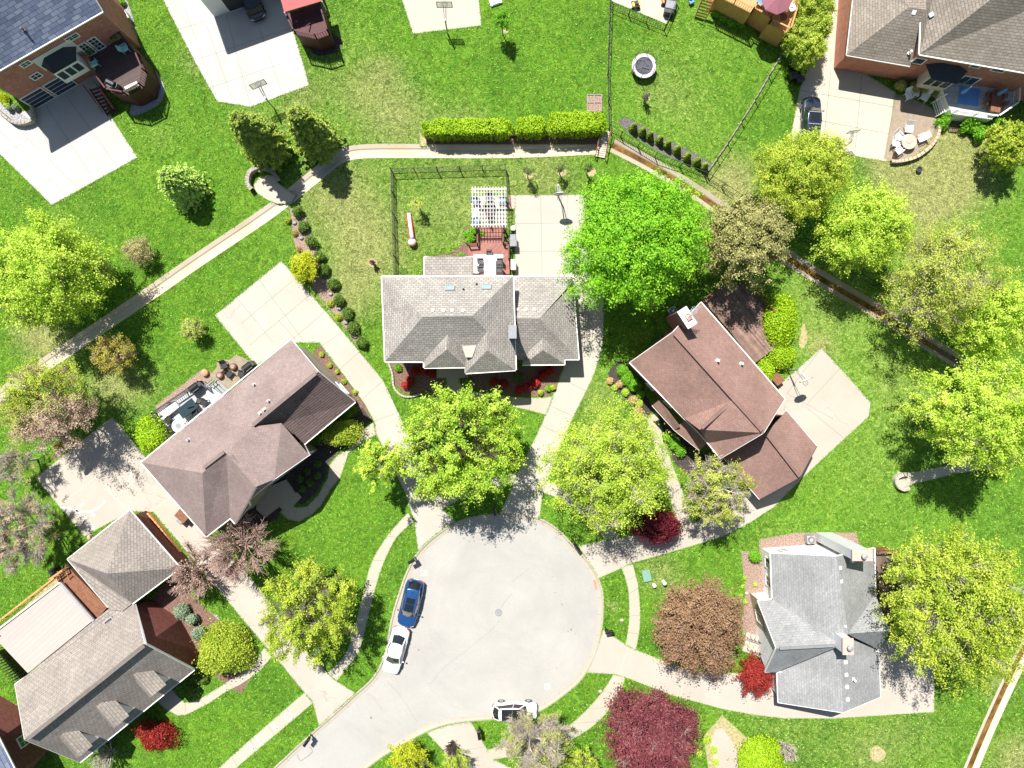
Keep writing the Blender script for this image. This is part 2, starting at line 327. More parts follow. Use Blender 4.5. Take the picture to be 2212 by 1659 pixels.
MT = dict(
    grass=M_grass(), tuft=M_tuft(),
    conc=M_concrete('warm concrete', (.475, .445, .39)), conc_white=M_concrete('pale concrete', (.50, .49, .455), amt=.35, agg=.4, crack=False),
    conc_pink=M_concrete('pinkish concrete', (.46, .415, .36)), walk=M_concrete('sidewalk concrete', (.46, .42, .34), amt=.3, crack=False),
    tan=M_concrete('tan concrete', (.52, .475, .38), amt=.25), road=M_concrete('pale road concrete', (.375, .365, .345), stain=(.45, .435, .405), amt=.8, agg=.7, crack=False, sweep=True),
    kerb=M_concrete('kerb concrete', (.42, .38, .315), crack=False, amt=.3), ditch=M_concrete('stained channel concrete', (.53, .48, .39), stain=(.46, .34, .18), amt=.5, crack=False),
    ditch_dark=M_concrete('grey channel concrete', (.40, .35, .28), stain=(.3, .2, .09), amt=.6, crack=False),
    mulch=M_plain('reddish mulch', (.16, .085, .065), .95, .55, 7, bmp=.8, c2=(.28, .17, .13)), mulch_dark=M_plain('dark mulch', (.035, .028, .028), .95, .6, 7, bmp=.8, c2=(.10, .075, .07)),
    mulch_dk2=M_plain('grey brown mulch', (.10, .085, .085), .95, .6, 7, bmp=.8, c2=(.22, .19, .19)), mulch_pink=M_plain('pinkish mulch', (.26, .16, .13), .95, .5, 8, bmp=.8, c2=(.45, .32, .26)), soil=M_plain('pale straw and soil', (.34, .31, .13), .95, .35, 4, bmp=.6, c2=(.50, .42, .24)),
    gravel=M_plain('grey river gravel', (.16, .16, .18), .9, .6, 9, bmp=.8, c2=(.55, .55, .58)), paver=M_brick('tan patio pavers', (.42, .34, .25), (.50, .43, .33), (.30, .24, .18)),
    stone=M_plain('grey field stone', (.30, .27, .23), .9, .4, 5, bmp=.8, c2=(.5, .45, .38)), stone_pale=M_plain('pale limestone', (.46, .41, .34), .9, .25, 4, bmp=.5),
    joint=M_plain('dark joint filler', (.22, .20, .17), .9, .2), joint_pale=M_plain('pale joint mortar', (.50, .45, .38), .9, .1), chalk=M_plain('white chalk', (.60, .59, .56), .9, .1), navy=M_plain('dark blue garage shade', (.02, .035, .07), .4, .2),
    chalk_red=M_plain('pink chalk', (.68, .38, .33), .9, .2, c2=(.62, .45, .38)), water=None,
    white=M_plain('white trim paint', (.80, .80, .78), .5, .05), siding=M_lines('white lap siding', (.78, .79, .80), (.45, .46, .5), .18, var=.03, amt=.5),
    black=M_plain('black metal', (.012, .012, .013), .45, .2), rubber=M_plain('black rubber', (.02, .02, .02), .8, .2), iron=M_plain('black iron fence', (.012, .014, .014), .5, .2),
    galv=M_plain('galvanised metal', (.42, .43, .45), .4, .15, metal=.4), grey=M_plain('grey plastic', (.25, .26, .28), .6, .15), dkgrey=M_plain('charcoal plastic', (.04, .042, .048), .5, .25),
    redpl=M_plain('red plastic', (.62, .03, .03), .4, .1), bluepl=M_plain('blue fabric', (.10, .28, .62), .6, .1), bluegrey=M_plain('grey blue fabric', (.16, .22, .30), .8, .1), teal=M_plain('teal cushion', (.35, .62, .58), .7, .3, 8), yellowpl=M_plain('yellow plastic', (.7, .55, .12), .5, .15),
    glass=M_gloss('window glass', (.03, .05, .06), .06, 0, .3), skyl=M_gloss('skylight glass', (.25, .42, .42), .12, 0, .5), carglass=M_gloss('dark car glass', (.012, .016, .02), .05, 0, 1),
    bluecar=M_gloss('metallic blue car paint', (.018, .085, .26), .25, .35, 1), whitecar=M_gloss('white car paint', (.80, .80, .80), .25, 0, 1), darkcar=M_gloss('dark slate car paint', (.03, .045, .07), .22, .4, 1),
    blackcar=M_gloss('black car paint', (.01, .01, .012), .2, 0, 1), tail=M_gloss('red lamp lens', (.45, .01, .01), .2, 0, 1), lamp=M_gloss('clear lamp lens', (.7, .72, .74), .1, .2, 1),
    wood=M_plain('brown timber', (.20, .085, .045), .8, .35, 5), cedar=M_plain('orange cedar', (.62, .30, .12), .7, .2, 5), post=M_plain('grey weathered timber', (.30, .26, .22), .85, .3, 5), bark=M_plain('grey bark', (.24, .20, .16), .95, .4, 5, bmp=.6),
    bark_pale=M_plain('pale twig bark', (.46, .41, .35), .95, .3, 6), bark_pink=M_plain('pinkish twig bark', (.44, .30, .26), .95, .3, 6), bark_dark=M_plain('dark bark', (.09, .065, .05), .95, .4, 5),
    deck_dark=M_lines('dark composite decking', (.085, .052, .048), (.02, .015, .015), .15), deck_red=M_lines('red brown decking', (.34, .145, .115), (.14, .05, .04), .15), deck_old=M_lines('weathered brown decking', (.30, .19, .15), (.07, .04, .035), .16, var=.45),
    deck_grey=M_lines('pale grey decking', (.50, .52, .54), (.25, .26, .28), .15), deck_brown=M_lines('brown decking', (.16, .11, .09), (.05, .035, .03), .15, var=.3), metalroof=M_lines('ribbed cream metal roof', (.44, .36, .33), (.30, .24, .22), .42, var=.04, fac=.05, amt=.7),
    sh_c=M_shingle('grey tan shingles', (.325, .30, .275), (.415, .39, .365), .24, .42), sh_w=M_shingle('mauve brown shingles', (.265, .205, .192), (.30, .235, .218), .2, .3, .88), sh_wd=M_shingle('shaded ribbed brown shingles', (.20, .145, .14), (.24, .175, .17), .26, 3.0, .25), sh_ne=M_shingle('red brown shingles', (.28, .175, .15), (.32, .205, .175), .2, .3, .85),
    sh_se=M_shingle('cool grey shingles', (.28, .285, .29), (.33, .335, .34), .22, .4, .85), sh_sw=M_shingle('beige grey shingles', (.295, .262, .235), (.36, .325, .29), .26, .42, .62), sh_nw=M_shingle('slate blue shingles', (.15, .185, .28), (.30, .34, .44), .34, .8, .6),
    sh_n2=M_shingle('brown grey shingles', (.27, .235, .195), (.34, .30, .26), .24, .5, .6), sh_dark=M_plain('dark bay roof', (.028, .032, .04), .7, .2), brick=M_brick('red brick', (.38, .085, .05), (.48, .15, .10)), brick_dk=M_brick('dark maroon brick', (.16, .035, .028), (.26, .07, .055), (.2, .1, .09)),
    brick_or=M_brick('orange red brick', (.50, .13, .065), (.56, .18, .10)), brick_tan=M_brick('tan limestone blocks', (.60, .47, .34), (.68, .56, .43), (.5, .4, .3)), stucco=M_plain('tan stucco', (.34, .29, .24), .9, .1), cream=M_plain('cream siding', (.52, .47, .41), .85, .08),
    awn=M_plain('faded red canopy', (.42, .10, .10), .7, .1), maroon=M_plain('maroon painted timber', (.075, .018, .022), .7, .3), cushion=M_plain('outdoor grey fabric', (.30, .31, .33), .9, .2), tramp=M_plain('trampoline mat', (.05, .055, .075), .7, .3, 2), pad=M_plain('pale lilac pad', (.62, .55, .62), .6, .1),
    green_box=M_plain('pale green utility lid', (.16, .32, .24), .6, .1), net=M_plain('safety net', (.02, .02, .022), .9, .1),
)
m, t, b = newmat('brown creek water'); p = pos(t)
t.links.new(mixc(t, ramp(t, noise(t, p, .9, 6, .7, 1), .35, .65), (.06, .032, .008), (.24, .13, .03)), b.inputs['Base Color'])
b.inputs['Roughness'].default_value = .12; bump(t, b, noise(t, p, 6, 4), .15, .02); MT['water'] = m
LM = dict(
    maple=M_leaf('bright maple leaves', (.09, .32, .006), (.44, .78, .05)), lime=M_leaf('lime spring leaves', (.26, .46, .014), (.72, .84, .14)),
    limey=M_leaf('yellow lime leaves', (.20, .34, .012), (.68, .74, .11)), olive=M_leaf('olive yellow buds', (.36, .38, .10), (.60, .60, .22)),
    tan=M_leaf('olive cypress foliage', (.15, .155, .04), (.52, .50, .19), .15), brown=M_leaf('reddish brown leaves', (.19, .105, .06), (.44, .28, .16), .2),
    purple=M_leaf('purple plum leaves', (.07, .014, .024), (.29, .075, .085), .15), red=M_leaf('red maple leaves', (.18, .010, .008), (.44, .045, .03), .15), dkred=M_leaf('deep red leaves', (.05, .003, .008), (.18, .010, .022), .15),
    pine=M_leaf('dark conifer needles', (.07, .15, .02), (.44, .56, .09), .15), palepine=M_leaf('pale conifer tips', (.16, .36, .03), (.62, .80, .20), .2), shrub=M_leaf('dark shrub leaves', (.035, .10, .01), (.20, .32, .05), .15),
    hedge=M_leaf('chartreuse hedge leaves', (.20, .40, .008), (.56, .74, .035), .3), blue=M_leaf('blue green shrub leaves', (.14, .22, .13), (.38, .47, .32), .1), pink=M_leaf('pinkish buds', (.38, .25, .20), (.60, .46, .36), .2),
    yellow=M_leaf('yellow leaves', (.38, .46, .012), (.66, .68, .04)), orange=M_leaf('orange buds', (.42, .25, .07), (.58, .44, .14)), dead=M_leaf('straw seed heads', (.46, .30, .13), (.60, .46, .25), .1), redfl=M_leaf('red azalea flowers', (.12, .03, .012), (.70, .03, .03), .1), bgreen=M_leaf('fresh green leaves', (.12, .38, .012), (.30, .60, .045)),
)
# ================================================= SETTING: ground, road, paving, channel
def D2(P): return [tuple(W(p[0], p[1])[:2]) for p in P]
KERB = [(300,1925),(460,1778),(593,1656),(640,1612),(689,1568),(730,1532),(769,1496),(798,1470),(817,1443),(830,1410),(838,1370),(847,1325),(860,1283),(877,1235),(903,1190),(943,1153),(985,1127),(1023,1115),(1070,1109),(1114,1110),(1165,1118),(1203,1140),(1234,1171),(1271,1211),(1291,1243),(1303,1280),(1304,1315),(1301,1358),(1290,1408),(1269,1451),(1248,1478),(1223,1499),(1192,1522),(1159,1540),(1115,1551),(1065,1555),(1017,1559),(967,1566),(921,1582),(863,1614),(799,1656),(690,1755),(560,1880)]
kerbD = smooth(KERB, 3)
kerbM = [tuple(W(*p[:2])[:2]) for p in kerbD]
KW = .56
kerb_in = offset_poly(kerbM, KW)
CH1 = smooth([(-160,970),(-60,899),(60,813),(120,772),(292,656),(430,560),(585,455),(690,372),(735,338),(785,327),(905,326),(1106,326),(1290,318)], 3)
CH2 = smooth([(1322,312),(1405,355),(1518,424),(1690,548),(1793,612),(1900,674),(2000,738),(2108,802),(2200,856),(2400,980)], 3)
CH3 = smooth([(2330,1220),(2225,1385),(2190,1452),(2140,1560),(2098,1660),(2050,1780)], 3)
chans = [[tuple(W(*p[:2])[:2]) for p in c] for c in (CH1, CH2, CH3)]
HW = (.70, .74, .72)
def ribpoly(L, hw): return offset_line(L, hw) + offset_line(L, -hw)[::-1]
holes = [kerbM] + [ribpoly(c, h) for c, h in zip(chans, HW)]
def inside(P, x, y):
    r = False; n = len(P); j = n - 1
    for i in range(n):
        if (P[i][1] > y) != (P[j][1] > y) and x < (P[j][0] - P[i][0]) * (y - P[i][1]) / (P[j][1] - P[i][1]) + P[i][0]: r = not r
        j = i
    return r
def inhole(x, y): return any(inside(h, x, y) for h in holes)
gv = []; ge = []
for hpoly in holes:
    b0 = len(gv); gv += [Vector(p) for p in hpoly]; n = len(hpoly); ge += [(b0 + i, b0 + (i + 1) % n) for i in range(n)]
NB = len(gv)
for i in range(-62, 63):
    for j in range(-52, 49):
        x, y = i * 1.0 + random.uniform(-.2, .2), j * 1.0 + random.uniform(-.2, .2)
        gv.append(Vector((x, y)))
for rr in (90, 180, 600):
    for k in range(16):
        a = 2 * math.pi * k / 16; gv.append(Vector((math.cos(a) * rr, math.sin(a) * rr)))
res = delaunay_2d_cdt(gv, ge, [], 0, 1e-5)
vo, fo = res[0], res[2]
fo = [f for f in fo if not inhole(sum(vo[i].x for i in f) / 3, sum(vo[i].y for i in f) / 3)]
DRY = [(720,420,100,.75),(800,540,100,.75),(750,640,70,.6),(1000,440,120,.55),(1180,380,90,.6),(860,250,80,.75),(830,150,45,.5),(760,200,60,.45),(1010,270,60,.5),(2030,370,85,1.4),(1940,340,75,1.3),(1975,460,45,.9),(2010,420,50,.9),(2080,330,50,.9),(2165,290,50,.7),(1985,545,40,.9),(1590,385,60,.8),(1560,420,50,.7),(2200,1640,60,.9),(2160,1480,40,.6),(110,745,60,.9),(230,830,50,.8),(60,700,50,.6),(300,840,60,.5),(1425,1240,50,.6),(545,270,35,.8),(430,130,45,.55),(1290,860,60,.5),(1330,1010,90,.35),(1790,640,120,.45),(1950,820,110,.4),(1420,200,60,.3),(1440,100,120,.15),(650,200,50,.5),(640,260,40,.5),(1230,1300,20,.4),(1325,1310,16,.6),(1500,250,70,.25),(180,460,80,.15),(720,80,90,.25),(1900,1000,110,.2),(1700,1580,160,.3),(1960,1590,120,.3),(1880,1640,60,.3),(1640,1000,60,.3),(2120,420,90,.3),(350,300,50,.3),(500,1000,60,.0),(1770,750,30,.8),(400,640,120,-.3),(360,420,120,-.2),(700,1100,100,-.25),(1180,160,140,-.25),(500,1560,120,-.25),(690,1120,60,.25),(1690,1180,50,.4)]
LIME = [(1800,800,200,.75),(1950,700,160,.55),(1700,700,120,.6),(1450,250,150,.5),(1960,1150,200,.35),(2100,500,160,.5),(1850,1000,130,.45),(1560,60,100,.4),(520,260,80,.3),(700,500,140,.3),(2100,1600,140,.2),(300,330,90,.2)]
def blob(L, x, y):
    px, py = x / S + CX, CY - y / S; s_ = 0
    for bx, by, br, st in L:
        d2 = ((px - bx) ** 2 + (py - by) ** 2) / (br * br)
        if d2 < 6: s_ += st * math.exp(-d2)
    return min(1.1, s_)
me = bpy.data.meshes.new('ground'); me.from_pydata([(v.x, v.y, 0) for v in vo], [], [tuple(f) for f in fo])
for nm, L in (('dry', DRY), ('lime', LIME)):
    at = me.attributes.new(nm, 'FLOAT', 'POINT'); at.data.foreach_set('value', [blob(L, v.x, v.y) for v in vo])
me.materials.append(MT['grass']); me.update()
g = bpy.data.objects.new('ground', me); COL.objects.link(g); tag(g, kind='structure')
bm_ = bmesh.new(); bm_.from_mesh(me)
bmesh.ops.recalc_face_normals(bm_, faces=bm_.faces)
if bm_.faces[0].normal.z < 0: bmesh.ops.reverse_faces(bm_, faces=bm_.faces)
bm_.to_mesh(me); bm_.free()
def struct(name, mb, mat, parent=None, **k):
    o = mb.build(name, mat, parent, **k)
    if not parent: tag(o, kind='structure')
    return o
# road and kerb
road = struct('road', MB().sheet(offset_poly(kerbM, KW - .04), -.10), MT['road'])
mb = MB(); n = len(kerbM)
k1 = offset_poly(kerbM, .16); k2 = offset_poly(kerbM, .26)
for A, za, B_, zb in ((kerbM, .004, k1, .03), (k1, .03, k2, -.07), (k2, -.07, kerb_in, -.092)):
    vs_ = [(p[0], p[1], za) for p in A] + [(p[0], p[1], zb) for p in B_]
    mb.add(vs_, [(i + 1, i, n + i, n + i + 1) for i in range(n - 1)])
kerb = struct('kerb', mb, MT['kerb'])
mb = MB()
for i in range(4, n - 4, 3):
    a = Vector(kerbM[i]); b_ = Vector(kerb_in[i]); d = (b_ - a).normalized(); a2 = a + d * .27
    mb.bar((a2.x, a2.y, -.07), (b_.x, b_.y, -.088), .025, .02)
struct('joint', mb, MT['joint'], kerb)
# drainage channels
for i, (c, hw) in enumerate(zip(chans, HW)):
    o = struct('drainage_channel', MB().ribbon(c, [(hw, .004), (hw * .45, -.14), (hw * .3, -.24), (-hw * .3, -.24), (-hw * .45, -.14), (-hw, .004)]), MT['ditch'] if i != 1 else MT['ditch_dark'])
    tag(o, kind='structure')
    if i: tag(MB().ribbon(c, [(hw * .33, -.20), (-hw * .33, -.20)]).build('water', MT['water']), kind='structure')
# paving sheets
zl = [.004]; PAVED = []
def pave(name, P, mat, joints=(), jm='joint', z=None, jw=.035):
    zz = z if z else zl[0]; zl[0] += .0006; PAVED.append(D2(P))
    o = struct(name, MB().sheet(D2(P), zz), mat)
    if joints:
        mb = MB()
        for a, b_ in joints:
            A, B2 = W(*a), W(*b_); d = (B2 - A).normalized(); nrm = Vector((-d.y, d.x, 0)) * jw / 2
            mb.add([(v.x, v.y, zz + .0035) for v in (A - nrm, A + nrm, B2 + nrm, B2 - nrm)], [(3, 2, 1, 0)] if (B2 - A).cross(nrm).z > 0 else [(0, 1, 2, 3)])
        o2 = mb.build('joint', MT[jm], o)
    return o
c = MT['conc']
pave('driveway', [(1112,421),(1310,421),(1305,610),(1303,725),(1299,762),(1279,819),(1239,899),(1205,980),(1173,1062),(1165,1120),(1080,1111),(1119,1022),(1169,918),(1180,890),(1215,800),(1235,745),(1240,600),(1112,600)], c,
     [((1168,421),(1171,598)),((1225,421),(1226,600)),((1112,483),(1268,481)),((1112,543),(1290,542)),((1248,688),(1303,690)),((1252,750),(1300,762)),((1216,820),(1267,845)),((1186,875),(1240,900)),((1169,918),(1220,945)),((1142,978),(1190,1000)),((1119,1022),(1172,1060))])
pave('driveway', [(608,563),(703,672),(777,760),(828,822),(860,891),(889,958),(925,1035),(956,1099),(985,1127),(943,1153),(903,1190),(895,1126),(876,1067),(831,974),(812,936),(807,910),(779,865),(690,740),(640,740),(552,790),(464,681)], c,
     [((640,600),(520,700)),((672,635),(540,745)),((703,672),(600,760)),((740,716),(650,780)),((560,605),(655,735)),((777,760),(729,802)),((828,822),(779,865)),((860,891),(807,910)),((812,936),(831,974)),((600,690),(640,735)),((512,643),(590,740))])
pave('driveway', [(243,900),(293,962),(330,1010),(445,1158),(523,1227),(560,1270),(640,1380),(708,1454),(727,1472),(769,1497),(689,1569),(687,1560),(676,1518),(657,1496),(617,1446),(541,1358),(437,1232),(330,1105),(280,1105),(183,1159),(76,1032)], MT['conc_pink'],
     [((293,962),(130,1092)),((228,1042),(275,1102)),((330,1010),(262,1060)),((368,1075),(325,1105)),((159,964),(228,1042)),((523,1227),(480,1285)),((657,1496),(727,1472))], 'joint_pale', jw=.07)
pave('driveway', [(1249,1180),(1309,1166),(1400,1150),(1500,1128),(1590,1090),(1640,1000),(1682,832),(1774,752),(1830,811),(1881,870),(1877,899),(1825,947),(1742,1024),(1673,1094),(1622,1128),(1559,1160),(1479,1184),(1367,1216),(1343,1227),(1293,1249),(1272,1213)], MT['conc_pink'],
     [((1742,880),(1823,947)),((1700,850),(1800,905)),((1774,752),(1700,850)),((1815,795),(1745,870)),((1309,1166),(1343,1227)),((1400,1150),(1412,1203)),((1500,1128),(1518,1172))])
pave('driveway', [(1303,1360),(1351,1392),(1373,1403),(1439,1430),(1506,1451),(1620,1455),(1700,1400),(1900,1380),(2000,1395),(2019,1440),(2018,1538),(1803,1552),(1696,1552),(1620,1543),(1559,1531),(1453,1502),(1351,1463),(1325,1456),(1267,1453)], MT['conc_pink'],
     [((1356,1398),(1339,1456)),((1424,1428),(1408,1482)),((1478,1445),(1470,1506)),((1553,1458),(1545,1527)),((1626,1460),(1620,1542)),((1905,1490),(2018,1482)),((1960,1405),(1965,1540))], 'joint_pale')
pave('driveway', [(921,1582),(967,1566),(1017,1559),(1065,1640),(1106,1660),(1140,1700),(1140,1800),(1000,1780),(959,1622)], MT['conc_pink'], [((1000,1622),(1050,1612))])
pave('driveway', [(297,340),(241,253),(225,215),(205,145),(60,240),(30,240),(-60,170),(-90,270),(0,333),(112,443)], MT['conc_white'],
     [((100,230),(194,374)),((142,205),(252,358)),((0,283),(140,420)),((0,240),(168,405)),((50,190),(112,330)),((0,340),(60,300))])
pave('driveway', [(352,0),(421,133),(469,219),(541,231),(668,184),(633,64),(600,-90),(300,-90)], MT['conc_white'],
     [((384,64),(443,46)),((421,130),(630,60)),((452,190),(655,122)),((443,46),(500,210)),((480,0),(540,225)),((560,60),(610,205)),((400,20),(470,215))])
pave('basketball_court', [(862,-20),(892,73),(1040,55),(1029,-60),(858,-60)], MT['tan'], [((905,-60),(930,68)),((990,-60),(1000,60))], 'joint_pale')
pave('patio', [(1318,2),(1327,5),(1439,53),(1461,0),(1480,-60),(1318,-60)], MT['tan'], [((1370,-20),(1385,30))])
pave('driveway', [(1706,305),(1716,250),(1728,190),(1760,110),(1782,60),(1803,-40),(1830,-60),(1820,40),(1812,125),(1935,200),(1921,349),(1875,342),(1825,333),(1740,310)], MT['tan'],
     [((1728,195),(1935,232)),((1715,250),(1925,290)),((1795,150),(1778,318)),((1862,160),(1846,336)),((1932,205),(1913,345))], jw=.05)
pave('patio', smooth([(1934,203),(1975,215),(2019,240),(2023,268),(2006,307),(1974,336),(1940,348),(1921,349)], 3) + [(1909,342),(1934,203)], MT['paver'])
# walks
pave('front_walk', [(963,796),(993,796),(993,827),(1004,840),(1033,847),(1106,857),(1146,860),(1196,856),(1180,897),(1150,888),(1106,878),(1041,864),(985,850),(965,838)], MT['walk'], [((1033,847),(1033,863)),((1070,852),(1068,870)),((1106,857),(1104,878)),((1146,860),(1144,887)),((963,815),(993,815))])
pave('front_walk', [(812,939),(787,952),(753,978),(736,1030),(713,1059),(692,1094),(673,1112),(647,1127),(623,1123),(604,1107),(620,1090),(641,1096),(663,1094),(687,1070),(708,1032),(713,1003),(729,984),(751,971),(777,945),(783,928),(807,912)], MT['walk'],
     [((751,971),(760,975)),((713,1010),(736,1026)),((700,1045),(715,1056)),((684,1072),(700,1085)),((663,1094),(668,1114)),((641,1096),(634,1125)),((783,928),(790,950))])
pave('front_walk', [(587,1419),(560,1451),(520,1478),(485,1496),(453,1518),(405,1543),(384,1546),(355,1530),(335,1510),(345,1490),(371,1488),(384,1504),(400,1518),(432,1510),(493,1472),(547,1438),(571,1398)], MT['walk'], [((493,1472),(505,1487)),((432,1510),(444,1523)),((547,1438),(560,1451)),((400,1518),(400,1543))])
pave('front_walk', [(1397,905),(1420,888),(1426,923),(1450,998),(1474,1060),(1495,1135),(1465,1140),(1440,1050),(1420,985),(1405,931)], MT['walk'])
lw = [(881,1107),(836,1158),(804,1211),(791,1253),(783,1288),(764,1360),(751,1403),(731,1432),(708,1452)]
rw = [(895,1126),(857,1160),(831,1211),(815,1256),(801,1310),(785,1376),(772,1414),(753,1438),(727,1471)]
pave('sidewalk', smooth(lw, 3) + smooth(rw, 3)[::-1], MT['walk'], [((lw[i]), (rw[i])) for i in range(1, 8)])
pave('sidewalk', [(657,1496),(516,1619),(472,1659),(330,1790),(350,1815),(490,1682),(516,1654),(677,1518)], MT['walk'], [((618,1530),(634,1553)),((578,1565),(594,1588)),((540,1598),(556,1621)),((500,1634),(514,1656))])
pave('sidewalk', [(925,1083),(960,1062),(1010,1045),(1068,1030),(1106,1022),(1122,1022),(1106,1046),(1068,1056),(1010,1070),(956,1099),(935,1105)], MT['walk'])
pave('sidewalk', smooth([(1172,1036),(1200,1044),(1240,1072),(1300,1112),(1340,1162)], 3) + smooth([(1309,1168),(1275,1128),(1225,1088),(1190,1070),(1168,1062)], 3), MT['walk'])
le = [(1342,1226),(1352,1254),(1358,1283),(1359,1331),(1356,1365),(1351,1393)]; re_ = [(1366,1215),(1374,1245),(1379,1270),(1383,1328),(1380,1370),(1373,1404)]
pave('sidewalk', smooth(le, 3) + smooth(re_, 3)[::-1], MT['walk'], [(le[i], re_[i]) for i in range(1, 5)])
ls = [(1325,1456),(1301,1494),(1270,1530),(1234,1563),(1186,1590),(1100,1608),(1050,1620)]; rs = [(1351,1463),(1338,1496),(1318,1528),(1293,1558),(1245,1592),(1180,1618),(1060,1642)]
pave('sidewalk', smooth(ls, 3) + smooth(rs, 3)[::-1], MT['walk'], [(ls[i], rs[i]) for i in range(1, 6)])
pave('stone_walk', [(1545,1576),(1560,1572),(1580,1600),(1600,1640),(1640,1600),(1660,1630),(1620,1659),(1560,1680),(1545,1659),(1535,1610)], MT['conc_pink'])
pave('concrete_path', [(1955,1024),(2054,1003),(2140,990),(2145,1012),(2059,1024),(1966,1048),(1945,1060),(1935,1030),(1940,1018)], MT['walk'])
pave('channel_apron', [(560,385),(575,378),(590,380),(606,400),(640,422),(628,440),(600,440),(578,432),(553,415),(548,400)], MT['ditch'])
# beds
def bed(P, mat, name='mulch_bed', sm=0): return pave(name, smooth(P, 3, True) if sm else P, MT[mat], z=.009 + random.random() * .002)
bed([(625,448),(655,452),(690,560),(740,680),(790,740),(797,752),(770,748),(740,700),(690,640),(655,590),(634,520)], 'mulch_pink')
bed([(836,783),(900,783),(963,796),(963,838),(905,850),(870,850),(852,830)], 'mulch', sm=0)
bed([(993,796),(1216,790),(1201,845),(1180,858),(1106,853),(1040,842),(1008,836),(993,822)], 'mulch')
bed([(690,745),(735,800),(790,875),(812,920),(800,925),(765,870),(700,800),(676,762)], 'mulch')
bed([(640,1000),(783,880),(805,912),(780,926),(770,945),(735,975),(712,1000),(705,1030),(680,1070),(655,1090),(625,1085),(600,1120),(560,1140),(500,1140),(480,1110)], 'mulch_dark')
bed([(355,860),(440,795),(470,812),(350,905),(334,878)], 'mulch_pink')
bed([(1312,803),(1340,775),(1400,860),(1414,885),(1395,908),(1375,895),(1350,860),(1325,840)], 'mulch_dark')
bed([(1420,890),(1440,905),(1530,990),(1560,1040),(1500,1040),(1455,1000),(1430,930)], 'mulch_dark')
bed([(1600,1190),(1665,1190),(1665,1340),(1625,1420),(1600,1350),(1610,1280)], 'mulch_pink')
bed([(1640,1165),(1720,1150),(1850,1150),(1860,1185),(1640,1195)], 'mulch_pink')
bed([(505,1210),(380,1230),(300,1330),(420,1430),(520,1500),(560,1440),(550,1400),(510,1370),(450,1320),(410,1280),(440,1235)], 'mulch')
bed([(410,1300),(470,1330),(500,1370),(470,1420),(430,1420),(400,1340)], 'gravel', 'gravel_bed')
bed([(330,150),(355,185),(352,215),(330,235),(290,250),(280,240),(300,190)], 'gravel', 'gravel_bed', 1)
bed([(254,-5),(275,0),(285,30),(293,60),(298,80),(290,90),(276,62),(262,30)], 'gravel', 'gravel_bed')
bed([(1332,262),(1350,252),(1372,262),(1440,300),(1500,330),(1535,350),(1534,370),(1500,362),(1430,332),(1360,290)], 'mulch_dk2', 'mulch_bed')
bed([(668,95),(705,60),(742,90),(730,115),(690,122),(672,115)], 'mulch_dark')
bed([(0,215),(30,232),(70,262),(62,275),(30,268),(0,245)], 'gravel', 'gravel_bed')
bed([(912,285),(1310,278),(1310,312),(912,312)], 'mulch')
bed([(905,282),(922,305),(922,316),(907,316)], 'soil', 'stone_patch')
bed([(2040,262),(2200,270),(2180,300),(2060,290)], 'mulch')
bed([(20,1340),(130,1240),(145,1215),(160,1230),(30,1370)], 'soil', 'stone_patch')
bed([(950,550),(975,548),(1000,525),(1005,490),(1058,495),(1058,560),(950,565)], 'mulch')
bed([(1520,1590),(1555,1550),(1560,1545),(1620,1600),(1600,1659),(1530,1659)], 'soil', 'stone_patch')
bed([(1895,1610),(1913,1625),(1908,1640),(1890,1646),(1880,1635),(1882,1618)], 'soil', 'bare_patch', 1)
bed([(1735,695),(1745,730),(1735,752),(1725,745)], 'soil', 'bare_patch', 1)
for (x, y, r) in ((1142,376,11),(1213,370,12),(1277,371,11),(900,441,13),(1068,625-405,0),(1091,66,8),(1399,214,6),(804,567,11),(840,560,0),(1090,575,0)):
    if r: bed([(x + r * math.cos(a * 1.05), y + r * .95 * math.sin(a * 1.05)) for a in range(6)], 'soil', 'mulch_ring', 1)
# chalk drawings, painted survey marks, manhole, patches
def line(name, pts, r, mat, z=.014, closed=False, parent=None):
    L = [tuple(W(*p[:2])[:2]) for p in smooth(pts, 4)]
    return struct(name, MB().ribbon(L, [(r, z), (-r, z)]), MT[mat], parent)
ch = line('chalk_drawing', T(0,2,(490,1070),(560,1075),(640,1100),(740,1100),(810,1060),(850,1015)), .09, 'chalk')
line('chalk_line', T(0,2,(1060,770),(1055,830),(1020,890)), .08, 'chalk', parent=ch)
line('chalk_line', T(0,2,(840,870),(900,950),(1000,1060)), .10, 'conc_white', parent=ch)
line('chalk_line', T(0,2,(680,1040),(630,1060),(615,1085),(650,1120)), .07, 'chalk', parent=ch)
for cx, cy, r, mm in ((590,1020,28,'chalk_red'),(730,1310,26,'chalk_red'),(690,1160,20,'chalk'),(730,1230,34,'chalk'),(755,1130,18,'chalk'),(660,1060,16,'chalk_red')):
    q = T(0,2,(cx,cy)); q = [(q[0] + r * .27 * math.cos(a), q[1] + r * .22 * math.sin(a * 1.0) + random.uniform(-1, 1)) for a in [k * .7 for k in range(9)]]
    MB().sheet(D2(smooth(q, 3, True)), .0135).build('chalk_patch', MT[mm], ch)
ch = struct('chalk_drawing', MB().ribbon([tuple(W(*T(1,3,(400+28*math.cos(a),1240+28*math.sin(a))))[:2]) for a in [k*.42 for k in range(16)]], [(.05,.02),(-.05,.02)]), MT['chalk'])
for px_, py_ in ((290,1320),(100,1480),(160,1420)):
    MB().ribbon([tuple(W(*T(1,3,(px_+24*math.cos(a),py_+24*math.sin(a*1.3))))[:2]) for a in [k*.42 for k in range(16)]], [(.05,.02),(-.05,.02)]).build('chalk_line', MT['chalk'], ch)
